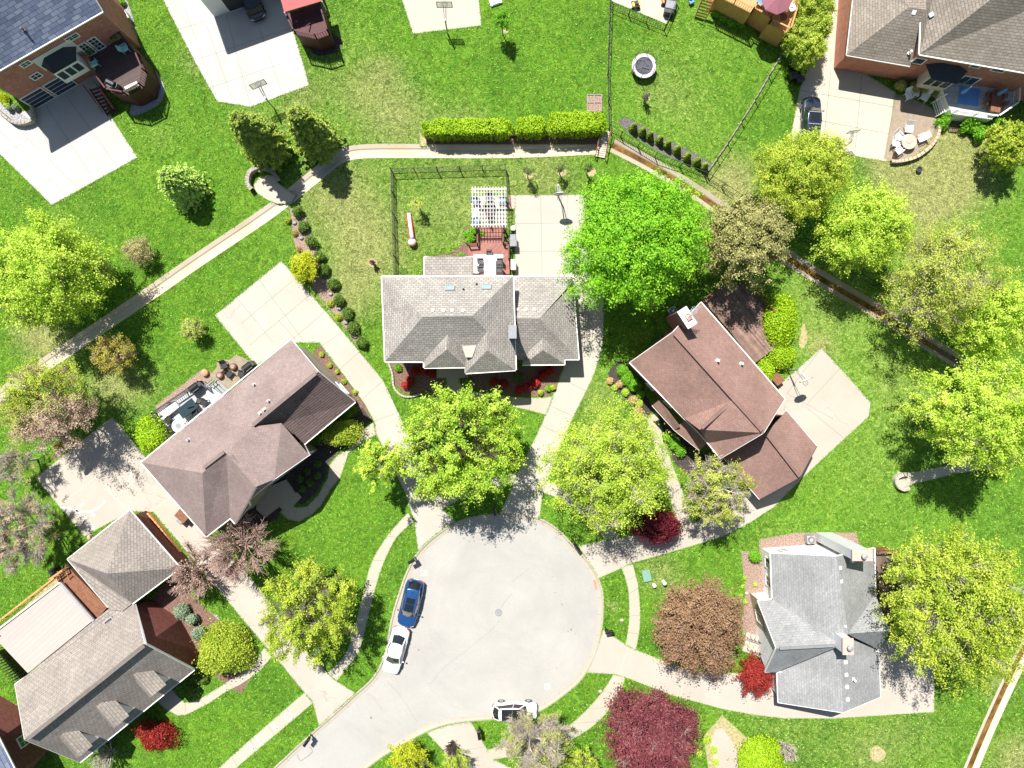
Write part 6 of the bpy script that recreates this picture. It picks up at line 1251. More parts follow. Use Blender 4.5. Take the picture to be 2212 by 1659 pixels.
o = thing('storage_bench', W(*T(0,2,(1400,275)), .8), 'white storage bench along the rail of the grey deck', 'bench'); q = W(*T(0,2,(1395,272)), .8); MB().box((q.x, q.y, 1.08), (1.7, .75, .5), R(38)).build('box', MT['white'], o, bevel=.02); MB().box((q.x, q.y, 1.36), (1.78, .82, .06), R(38)).build('lid', MT['white'], o, bevel=.02)
def mk_grill(cover=True):
    o = lthing('grill', 'grill'); MB().box((0, 0, .5), (1.3, .55, .9)).build('cabinet', MT['dkgrey'], o, bevel=.03)
    mb = MB(); prof = [(-.3, .95), (-.28, 1.15), (-.12, 1.27), (.12, 1.27), (.28, 1.15), (.3, .95)]
    vs_ = [(x, y * 1.0, z) for x in (-.45, .45) for y, z in prof]; mb.add(vs_, [(i, i + 1, 7 + i, 6 + i) for i in range(5)] + [(5, 4, 3, 2, 1, 0), (6, 7, 8, 9, 10, 11)]); mb.build('lid', MT['black'], o, bevel=.02)
    MB().tube((-.35, -.36, 1.05), (.35, -.36, 1.05), .02).build('handle', MT['galv'], o); return o
gp = mk_grill(); u = [False]
place(gp, u, *T(0,2,(1605,95)), R(38), 'black covered grill on the grey deck', z=.8); place(gp, u, *T(0,1,(2032,1450)), R(38), 'grey covered grill beside the stone patio')
place(gp, u, *T(0,0,(940,705)), R(-25), 'tan covered grill by the stairs of the dark deck', z=2.6, scale=.9)
place(gp, u, 2181, 192, R(80), 'black grill on the pale grey deck', z=1.4, scale=.8) if 0 else None
q = W(2022,195); o = thing('kettle_smoker', q, 'round black smoker in the shade under the bay window', 'smoker'); MB().lathe(q, [(.2, .1), (.42, .35), (.46, .7), (.42, 1.0), (.2, 1.2), (.05, 1.25)], 18).build('body', MT['blackcar'], o, smoothf=True); MB().tube((q.x, q.y, 1.2), (q.x, q.y, 1.32), .05).build('vent', MT['galv'], o)
tw = mk_table('wood', False, .95, 2.2); place(tw, [False], *T(3,0,(1950,840)), R(-8), 'brown wooden dining table on the pale grey deck', z=1.4)
db = mk_chair('wood', 'dining_chair', .5, .1); u = [False]
for k, (x, y, a) in enumerate(((1905,790,-90),(1895,860,-90),(1998,800,90),(2005,860,90))): place(db, u, *T(3,0,(x, y)), R(a - 8), ordn[k] + ' brown chair round the wooden table on the pale deck', 'brown chairs on the pale grey deck', z=1.4)
def umbrella_closed(px, py, z, rz, label, mat='bluepl'):
    q = W(px, py, z); o = thing('patio_umbrella', q, label, 'umbrella'); MB().tube(q, q + Vector((0, 0, 2.3)), .025).build('pole', MT['galv'], o); MB().lathe(q + Vector((0, 0, .9)), [(.16, 0), (.2, .2), (.1, 1.1), (.03, 1.35)], 10).build('furled_canopy', MT[mat], o, smoothf=True)
umbrella_closed(2066, 208, 1.4, 0, 'furled blue umbrella beside the blue rug on the pale deck'); umbrella_closed(2142, 212, 1.4, 0, 'furled navy umbrella by the wooden table')
pr = MB().box(W(*T(3,0,(1765,780)), 1.42), (2.0, 1.7, .02), R(-8)).build('outdoor_rug', MT['bluepl']); tag(pr, 'blue rug on the pale grey deck', 'rug')
o = thing('dining_umbrella', W(1690,2,2.7), 'maroon umbrella over the orange deck', 'umbrella'); q = W(1682,-8,5.0); mb = MB().lathe((q.x, q.y, 4.55), [(1.5, 0), (1.45, .05), (.08, .55)], 8); mb.build('canopy', MT['awn'] if 0 else M_plain('mauve umbrella fabric', (.27,.10,.13), .8, .1), o); MB().tube((q.x, q.y, 2.7), (q.x, q.y, 5.15), .03).build('pole', MT['white'], o)
q = W(*T(3,0,(308,85)), 2.7); o = thing('side_table', q, 'round white table in the corner of the orange deck', 'table'); MB().lathe(q, [(.04, 0), (.04, .6), (.42, .62), (.42, .66)], 20).build('table_top', MT['white'], o); MB().lathe(q + Vector((0, 0, .66)), [(.08, 0), (.1, .12), (.04, .18)], 10).build('pot', MT['white'], o)
q = W(*T(2,0,(2050,40)), 2.7); o = thing('sofa', q, 'blue cushioned sofa on the orange deck', 'sofa'); MB().box(q + Vector((0, 0, .3)), (1.8, .8, .35), R(-20)).build('seat', MT['bluepl'], o, bevel=.05); MB().box(q + Vector((.1, .38, .6)), (1.8, .22, .5), R(-20)).build('backrest', MT['cushion'], o, bevel=.05)
for k, (x, y) in enumerate(((2150,110),(2180,165))): q = W(*T(2,0,(x, y)), 2.7); o = thing('side_table', q, ('brown round table','second brown table')[k] + ' on the orange deck', 'table'); MB().lathe(q, [(.05, 0), (.05, .6), (.5 - k * .15, .62), (.5 - k * .15, .67)], 18).build('table_top', MT['wood'], o)
# under the pergola and on the red deck
for k, (x, y, a, m_) in enumerate(((1029,436,-90,'bluegrey'),(1083,434,90,'bluegrey'),(1057,430,180,'dkgrey'),(1030,478,-70,'bluegrey'),(1058,462,0,'maroon'))):
    ch_ = mk_chair(m_, 'patio_chair', .6, .2, False); place(ch_, [False], x, y, R(a), ('left grey blue','right grey blue','dark grey','lower grey blue','dark red')[k] + ' cushioned chair under the white pergola')
o = mk_table('dkgrey', False, 1.2, .7, h=.5); place(o, [False], 1057, 448, 0, 'low dark table under the white pergola')
rug = MB().box(W(1055,578,.725), (2.9, 2.6, .02)).build('outdoor_rug', MT['white']); tag(rug, 'white rug under the table on the red brown deck', 'rug')
o = mk_table('white', False, 1.15, 1.95); place(o, [False], 1059, 576, 0, 'white dining table on the red brown deck', z=.74)
dc = mk_chair('dkgrey', 'dining_chair', .5, .1); u = [False]
for k, (x, y, a) in enumerate(((1039,566,-90),(1039,583,-90),(1079,566,90),(1079,584,90),(1057,549,180))): place(dc, u, x, y, R(a), ordn[k] + ' grey dining chair at the white table on the red deck', 'grey chairs at the white table', z=.74)
q = W(1024,486); o = thing('planter', q, 'small white pot at the corner of the pergola patio', 'planter'); MB().lathe(q, [(.14, 0), (.2, .35), (.17, .36)], 14).build('pot', MT['white'], o); MB().lathe((q.x, q.y, .33), [(.15, 0), (.1, .1)], 10).build('soil', MT['stone'], o)
# bins
def mk_bin(mat='dkgrey', lid='black'):
    o = lthing('wheelie_bin', 'bin'); mb = MB(); v = [(-.25,-.27,.06),(.25,-.27,.06),(.25,.25,.06),(-.25,.25,.06),(-.31,-.34,1.0),(.31,-.34,1.0),(.31,.34,1.0),(-.31,.34,1.0)]
    mb.add(v, [(3,2,1,0),(0,1,5,4),(1,2,6,5),(2,3,7,6),(3,0,4,7)]); mb.build('body', MT[mat], o, bevel=.02)
    MB().add([(-.34,-.38,1.0),(.34,-.38,1.0),(.34,.38,1.02),(-.34,.38,1.02),(-.27,-.28,1.09),(.27,-.28,1.09),(.27,.3,1.11),(-.27,.3,1.11)], [(3,2,1,0),(4,5,6,7),(0,1,5,4),(1,2,6,5),(2,3,7,6),(3,0,4,7)]).build('lid', MT[lid], o, bevel=.02)
    for x in (-.24, .24): MB().tube((x - .03, .3, .12), (x + .03, .3, .12), .12, n=12).build('wheel', MT['rubber'], o)
    MB().tube((-.22, .4, .98), (.22, .4, .98), .02).build('handle', MT['black'], o); return o
bn = mk_bin('dkgrey','grey'); u = [False]
for k, (x, y, a, l) in enumerate(((1107,518,92,'upper grey lidded bin beside the centre driveway'),(1109,530,92,'lower grey lidded bin beside the centre driveway'))): place(bn, u, x, y, R(a), l, 'bins beside the centre driveway')
bb = mk_bin('black','dkgrey'); u = [False]
for k, (x, y) in enumerate(T(3,0,(322,545),(365,582),(318,645),(372,668))): place(bb, u, x, y, R(-80), ordn[k] + ' black bin from the top beside the evergreen row', 'black bins beside the evergreen row')
place(bb, u, *T(0,3,(480,55)), R(30), 'black bin at the foot of the garage corner by the timber stairs')
for k, (x, y, sx, sy, h_, m_, l) in enumerate(((1109,575,.45,.95,1.0,'white','white upright cabinet against the deck beside the driveway'),(1107,495,.4,.4,.5,'white','small white box beside the deck gate'))):
    q = W(x, y); o = thing('storage_cabinet', q, l, 'cabinet'); MB().box((q.x, q.y, h_ / 2), (sx, sy, h_)).build('body', MT[m_], o, bevel=.04); MB().box((q.x, q.y, h_ + .03), (sx + .06, sy + .06, .06)).build('lid', MT[m_], o, bevel=.02)
# mailboxes
def mk_mail():
    o = lthing('mailbox', 'mailbox'); MB().box((0, .1, .5), (.1, .1, 1.0)).build('post', MT['black'], o); mb = MB(); n = 9; pr = [(.13 * math.cos(a), 1.12 + .13 * math.sin(a)) for a in [math.pi * i / (n - 1) for i in range(n)]] + [(-.13, .98), (.13, .98)]
    vs_ = [(x, y, z) for y in (-.32, .28) for x, z in pr]; m_ = len(pr); mb.add(vs_, [(i, (i + 1) % m_, m_ + (i + 1) % m_, m_ + i) for i in range(m_)] + [tuple(range(m_)), tuple(range(2 * m_ - 1, m_ - 1, -1))]); mb.build('box', MT['blackcar'], o, bevel=.01)
    MB().box((0, -.33, 1.08), (.2, .02, .18)).build('door', MT['black'], o); MB().box((.15, 0, 1.2), (.015, .03, .16)).build('flag', MT['redpl'], o); MB().box((0, .1, .72), (.22, .3, .16)).build('paper_box', MT['black'], o); return o
mbx = mk_mail(); u = [False]
for x, y, a, l in ((*T(1,2,(1418,1476)), -60, 'black mailbox on the kerb beside the west driveway'), (*T(2,2,(513,1362)), 215, 'black mailbox on the kerb beside the north east driveway'), (*T(2,3,(768,520)), 100, 'black mailbox on the grass at the right side of the cul-de-sac'), (*T(1,3,(580,1395)), -35, 'black mailbox on the kerb at the bottom left street'), (*T(1,3,(1950,1338)), 10, 'black mailbox on the bottom kerb left of the white car'), (*T(1,3,(2075,1075-640)), 0, '')):
    if l: place(mbx, u, x, y, R(a), l, 'black mailboxes along the kerb', scale=1.25)
place(mbx, u, *T(1,2,(2075,1085)), R(10), 'black mailbox in the shade of the broad lime tree at the top of the street', 'black mailboxes along the kerb', scale=1.15)
# basketball hoops
def mk_hoop(board='white', hh=3.05, back='galv', over=1.0, pole='galv', bw=1.45):
    o = lthing('basketball_hoop', 'basketball hoop'); MB().tube((0, 0, 0), (0, 0, hh - .3), .075, n=10).build('pole', MT[pole], o)
    mb = MB(); 
    for x in (-.12, .12): mb.bar((x * .5, 0, hh - .35), (x, over, hh + .2), .05, .05); mb.bar((x * .5, 0, hh - .9), (x, over, hh - .05), .04, .04)
    mb.build('arm', MT[pole], o)
    q_ = bw / 2; z0_, z1_ = hh - .12, hh + .86; cc_ = .28 if board == 'white' else .02
    out_ = [(-q_ + cc_, z0_), (q_ - cc_, z0_), (q_, z0_ + cc_ * 1.3), (q_, z1_ - cc_), (q_ - cc_, z1_), (-q_ + cc_, z1_), (-q_, z1_ - cc_), (-q_, z0_ + cc_ * 1.3)]
    mb = MB(); vs_ = [(x, over + y, z) for y in (.02, .07) for x, z in out_]; mb.add(vs_, [(i, (i + 1) % 8, 8 + (i + 1) % 8, 8 + i) for i in range(8)] + [tuple(range(8)), tuple(range(15, 7, -1))]); bo = mb.build('backboard', MT[board], o)
    fr = MB()
    for i in range(8): a, b = out_[i], out_[(i + 1) % 8]; fr.bar((a[0], over + .045, a[1]), (b[0], over + .045, b[1]), .05, .06)
    for a, b in (((-.3, hh + .12), (.3, hh + .12)), ((-.3, hh + .55), (.3, hh + .55)), ((-.3, hh + .12), (-.3, hh + .55)), ((.3, hh + .12), (.3, hh + .55))): fr.bar((a[0], over + .085, a[1]), (b[0], over + .085, b[1]), .04, .02)
    fr.build('frame', MT[back], bo)
    rm = MB(); N_ = 16
    for k in range(N_): a, b = 2 * math.pi * k / N_, 2 * math.pi * (k + 1) / N_; rm.tube((.23 * math.cos(a), over + .38 + .23 * math.sin(a), hh), (.23 * math.cos(b), over + .38 + .23 * math.sin(b), hh), .014, n=5)
    rm.build('rim', MT['redpl'] if board == 'pinkb' else MT['wood'], o)
    nt_ = MB()
    for k in range(10): a = 2 * math.pi * k / 10; nt_.bar((.22 * math.cos(a), over + .38 + .22 * math.sin(a), hh), (.13 * math.cos(a + .3), over + .38 + .13 * math.sin(a + .3), hh - .42), .012, .012)
    nt_.build('net', MT['white'], o); return o
GLB = M_gloss('clear acrylic backboard', (.75, .77, .78), .15, 0, .4); GLB.node_tree.nodes['Principled BSDF'].inputs['Alpha'].default_value = .35; MT['acrylic'] = GLB
u = [False]; hp = mk_hoop('acrylic', back='dkgrey'); place(hp, u, 593, 235, R(22), 'basketball hoop at the lower end of the white driveway by the conifers', 'basketball hoops')
place(hp, u, 967, 73, R(0), 'basketball hoop on the beige court at the top edge', 'basketball hoops'); place(hp, u, 1820, 320, R(8), 'low portable basketball hoop on the driveway below the dark car', 'basketball hoops', scale=.72)
hp = mk_hoop('white', 3.05, 'galv', bw=1.2); u = [False]; place(hp, u, 1202, 416, R(185), 'white fan shaped basketball hoop at the top of the centre driveway', 'basketball hoops'); place(hp, u, 1701, 800, R(203), 'white basketball hoop on the driveway of the red brown house', 'basketball hoops')
hp = mk_hoop('white', 3.05, 'redpl', pole='redpl', bw=1.3); place(hp, [False], 156, 958, R(-130), 'white backboard hoop with red frame beside the pinkish driveway', 'basketball hoops')
# trampoline, raised bed, slide, chairs
q = W(1388,150); o = thing('trampoline', q, 'round trampoline with lilac pad and dark net on the top lawn', 'trampoline'); mb = MB(); N_ = 28; r0, r1 = .88, 1.2
vs_ = [(q.x + r * math.cos(2 * math.pi * k / N_), q.y + r * math.sin(2 * math.pi * k / N_), z) for r, z in ((r0, .82), (r1, .84), (r1, .72), (r0, .72)) for k in range(N_)]
mb.add(vs_, [(j * N_ + i, j * N_ + (i + 1) % N_, ((j + 1) % 4) * N_ + (i + 1) % N_, ((j + 1) % 4) * N_ + i) for j in range(4) for i in range(N_)]); mb.build('pad', MT['pad'], o, smoothf=False)
MB().lathe((q.x, q.y, .77), [(.89, 0), (.89, .015), (.5, .0), (.05, -.01)], N_).build('mat', MT['tramp'], o)
for k in range(6):
    a = 2 * math.pi * k / 6 + .3; p_ = q + Vector((1.16 * math.cos(a), 1.16 * math.sin(a), 0)); MB().tube(p_, p_ + Vector((0, 0, 1.9)), .03).build('net_pole', MT['dkgrey'], o)
nb_ = MB(); nz = [(.85 + .26 * j) for j in range(5)]
for z in nz:
    for k in range(24): a, b = 2 * math.pi * k / 24, 2 * math.pi * (k + 1) / 24; nb_.bar((q.x + 1.13 * math.cos(a), q.y + 1.13 * math.sin(a), z), (q.x + 1.13 * math.cos(b), q.y + 1.13 * math.sin(b), z), .012, .012)
nb_.build('net', MT['net'], o)
mb = MB(); 
for pts in ([(-.5,.6),(.1,.5),(.4,.0)], [(-.6,-.3),(-.2,-.1),(.5,-.3)], [(-.1,.7),(-.2,0),(-.4,-.6)]): 
    for a, b in zip(pts[:-1], pts[1:]): mb.bar((q.x + a[0], q.y + a[1], .82), (q.x + b[0], q.y + b[1], .83), .12, .03)
mb.build('loose_sheet', MT['dkgrey'], o)
q = W(*T(2,0,(669,832)), .35); o = thing('raised_bed', (q.x, q.y, 0), 'square timber raised garden bed with four cells beside the hedge', 'raised bed')
MB().box((q.x, q.y, .13), (1.42, 1.62, .26)).build('soil', MT['mulch_pink'], o); mb = MB()
for x in (-.72, 0, .72): mb.box((q.x + x, q.y, .17), (.07, 1.7, .34))
mb.build('side_board', MT['post'], o); mb = MB()
for y in (-.82, .05, .82): mb.box((q.x, q.y + y, .172), (1.44, .07, .345))
mb.build('cross_board', MT['post'], o)
A, B = W(882,460,.25), W(889,518,.9); o = thing('toy_slide', W(887,490), 'small red and white inflatable slide on the fenced lawn', 'toy slide')
MB().bar((A.x, A.y, .12), (B.x, B.y, .55), .32, .08).build('slide_bed', MT['white'], o)
for s_ in (-1, 1): MB().tube((A.x + s_ * .2, A.y, .14), (B.x + s_ * .2, B.y, .6), .06).build('side_rail', MT['redpl'], o)
MB().lathe((B.x, B.y - .15, 0), [(.34, .05), (.40, .4), (.34, .75), (.1, .9)], 14).build('base', MT['white'], o, smoothf=True); MB().lathe((B.x, B.y - .15, .3), [(.41, 0), (.42, .12), (.40, .2)], 14).build('band', MT['redpl'], o); MB().box((B.x, B.y + .2, .75), (.3, .3, .3)).build('panel', MT['bluepl'], o, bevel=.06)
tc = mk_chair('teal', 'patio_chair', .6, .2, False); u = [False]; place(tc, u, *T(0,0,(1028,408)), R(-60), 'teal cushioned chair right on the dark deck', 'teal chairs on the dark deck', z=2.6); place(tc, u, *T(0,0,(785,530)), R(30), 'teal cushioned chair left on the dark deck', 'teal chairs on the dark deck', z=2.6)
o = thing('bench', W(*T(0,0,(1085,715)), 2.6), 'pale curved bench at the end of the dark deck', 'bench'); q = W(*T(0,0,(1085,715)), 2.6); MB().box((q.x, q.y, 3.0), (1.3, .5, .1), R(25)).build('seat', MT['white'], o, bevel=.03); MB().box((q.x + .1, q.y - .25, 3.2), (1.3, .08, .4), R(25)).build('backrest', MT['white'], o, bevel=.02)
for k, (x, y) in enumerate(((960,310),(745,435))):
    q = W(*T(0,0,(x, y)), 2.6); o = thing('potted_plant', q, ('right','left')[k] + ' potted green plant on the dark deck', 'potted plant'); MB().lathe(q, [(.15, 0), (.22, .4), (.19, .42)], 14).build('pot', MT['stone'], o)
    P_ = rng.normal(size=(260, 3)) * np.array([.25, .25, .2]) + np.array([0, 0, .75]); link_mesh(leaves_mesh('foliage', P_, unit(rng.normal(size=P_.shape) + [0, 0, .5]), .09, rng.random(260)), 'foliage', LM['shrub'], o)
# air conditioners
def mk_ac():
    o = lthing('air_conditioner', 'air conditioner'); MB().box((0, 0, .42), (.8, .8, .76)).build('housing', MT['galv'], o, bevel=.05); MB().lathe((0, 0, .8), [(.34, 0), (.34, .03)], 20).build('fan_guard', MT['dkgrey'], o)
    mb = MB()
    for k in range(8): a = math.pi * k / 8; mb.bar((-.33 * math.cos(a), -.33 * math.sin(a), .845), (.33 * math.cos(a), .33 * math.sin(a), .845), .014, .014)
    mb.lathe((0, 0, .84), [(.1, 0), (.09, .03)], 12); mb.build('grille', MT['white'], o); return o
ac = mk_ac(); u = [False]; place(ac, u, *T(3,2,(463,1318)), R(5), 'grey air conditioner on the mulch behind the white sided house'); place(ac, u, *T(0,0,(1035,165)), R(30), 'grey air conditioner on gravel beside the red brick house', scale=1.1); place(ac, u, *T(2,1,(1290,1005)), R(30), 'dark air conditioner at the shaded end of the red brown house')
q = W(*T(0,0,(1068,258))); o = thing('planter', q, 'round dark barrel beside the gravel strip air conditioner', 'planter'); MB().lathe(q, [(.3, 0), (.36, .5), (.3, .52)], 16).build('barrel', MT['dkgrey'], o); MB().lathe((q.x, q.y, .5), [(.3, 0), (.2, .04)], 14).build('soil', MT['stone'], o)
# utility boxes
q = W(*T(2,3,(1088,98))); o = thing('utility_box', q, 'pale green flat utility box on the lawn by the sidewalk', 'utility box'); MB().box((q.x, q.y, .1), (.75, 1.1, .2), R(12)).build('base', MT['green_box'], o, bevel=.02); MB().box((q.x, q.y, .22), (.8, 1.15, .05), R(12)).build('lid', MT['green_box'], o, bevel=.01)
for k, (x, y) in enumerate(((1148,175),(1225,148))): q = W(*T(2,3,(x, y))); o = thing('utility_pedestal', q, ('left','right')[k] + ' of two small white utility pedestals on the lawn', 'utility pedestal', 'white pedestals on the lawn'); MB().lathe(q, [(.19, 0), (.19, .5 + .3 * k), (.1, .6 + .3 * k)], 12).build('body', MT['white'], o); MB().lathe((q.x, q.y, .6 + .3 * k), [(.12, 0), (.05, .08)], 12).build('cap', MT['white'], o)
for k, (x, y) in enumerate(T(2,3,(890,460),(715,1035),(1900,242))): q = W(x, y); tag(MB().lathe(q, [(.16, .0), (.2, .08), (.14, .18), (.03, .2)], 7, 1.2, .9).build('rock', MT['stone_pale'], smoothf=True), ('pale rock on the grass wedge right of the cul-de-sac','pale rock on the lower grass wedge beside the sidewalk','white rock in the bed left of the white house')[k], 'rock')
q = W(*T(2,1,(2150,1550)), .8); o = thing('storage_box', (q.x, q.y, 0), 'red brown wooden box beside the driveway hoop', 'storage box'); MB().box((q.x, q.y, .4), (1.0, .8, .8), R(-50)).build('box', MT['wood'], o, bevel=.02); MB().box((q.x, q.y, .83), (1.1, .9, .06), R(-50)).build('lid', MT['wood'], o, bevel=.02)
q = W(*T(0,2,(1455,1180)), .9); o = thing('utility_box', (q.x, q.y, 0), 'grey meter box against the mauve roofed house wall', 'utility box'); MB().box((q.x, q.y, .45), (.6, .5, .9), R(-40)).build('box', MT['grey'], o, bevel=.02); MB().box((q.x - .4, q.y + .5, .3), (.2, .2, .6), R(-40)).build('meter', MT['redpl'], o, bevel=.02)
for k, (x, y, m_, l) in enumerate(((1000,50,'yellowpl','yellow ride-on toy on the fenced patio'),(1240,20,'cedar','orange toy on the fenced patio'))):
    q = W(*T(2,0,(x, y))); o = thing('ride_on_toy', q, l, 'toy'); MB().box((q.x, q.y, .35), (.75, .5, .35), R(15)).build('body', MT[m_], o, bevel=.08); MB().box((q.x, q.y, .62), (.4, .4, .2), R(15)).build('seat', MT['black'], o, bevel=.05)
    for s_ in (-1, 1):
        for t_ in (-1, 1): MB().tube((q.x + t_ * .28 - .0, q.y + s_ * .28, .16), (q.x + t_ * .28, q.y + s_ * .36, .16), .16, n=12).build('wheel', MT['rubber'], o)
q = W(*T(2,0,(1272,75))); o = thing('hot_tub', q, 'dark grey covered tub with panels on the fenced patio', 'tub'); MB().box((q.x, q.y, .4), (.95, 1.6, .8), R(-12)).build('shell', MT['dkgrey'], o, bevel=.05); MB().box((q.x, q.y, .84), (1.0, .78, .08), R(-12)).build('cover', MT['grey'], o, bevel=.03)
q = W(*T(1,0,(2075,15))); o = thing('paddling_pool', q, 'small blue and white paddling pool at the top edge', 'paddling pool'); MB().box((q.x, q.y + .1, .12), (1.2, 1.0, .24), R(20)).build('tub', MT['white'], o, bevel=.06); MB().box((q.x + .05, q.y - .0, .26), (.8, .7, .03), R(20)).build('water', MT['teal'], o)
q = W(*T(2,0,(1450,30))); o = thing('ride_on_toy', q, 'small blue and red toy beside the orange deck stairs', 'toy'); MB().box((q.x, q.y, .25), (.5, .3, .3), R(30)).build('body', MT['bluepl'], o, bevel=.05); MB().box((q.x - .1, q.y + .2, .45), (.2, .2, .2), R(30)).build('seat', MT['redpl'], o, bevel=.04)
q = W(*T(3,0,(1350,1380))); o = thing('fire_bowl', q, 'small rusty dark bowl on the straw lawn below the patio', 'fire bowl'); MB().lathe(q, [(.1, .05), (.25, .2), (.3, .35), (.24, .36), (.1, .22)], 14).build('bowl', MT['dkgrey'], o)
for k in range(3): a = k * 2.1; MB().bar((q.x + .1 * math.cos(a), q.y + .1 * math.sin(a), .2), (q.x + .25 * math.cos(a), q.y + .25 * math.sin(a), 0), .03, .03).build('leg', MT['black'], o)
q = W(*T(1,3,(640,695))); o = thing('wheelie_bin', q, 'pale blue bin under the yellow lime tree by the driveway', 'bin'); MB().box((q.x, q.y, .45), (.6, .5, .9), R(-20)).build('body', MT['bluepl'], o, bevel=.05); MB().box((q.x, q.y, .93), (.66, .58, .07), R(-20)).build('lid', MT['teal'], o, bevel=.02)
# black patio gate and hand rails near white house steps
q = W(1655,1378); o = thing('front_steps', (q.x - .6, q.y, 0), 'pale stone steps with black handrails at the white sided house', 'steps')
for k in range(4): p_ = W(1612 + k * 9, 1386 + k * 2); MB().box((p_.x, p_.y, .09 * (k + 1)), (.45, 1.9, .18 * (k + 1)), R(-12)).build('step', MT['stone_pale'], o)
for y in (1374,1398):
    a, b = W(1612,y), W(1640,y + 6); mb = MB().bar((a.x, a.y, .95), (b.x, b.y, 1.5), .05, .05)
    for k in range(5): p_ = a.lerp(b, k / 4); mb.bar((p_.x, p_.y, 0), (p_.x, p_.y, .95 + .55 * k / 4), .03, .03)
    mb.build('handrail', MT['iron'], o)
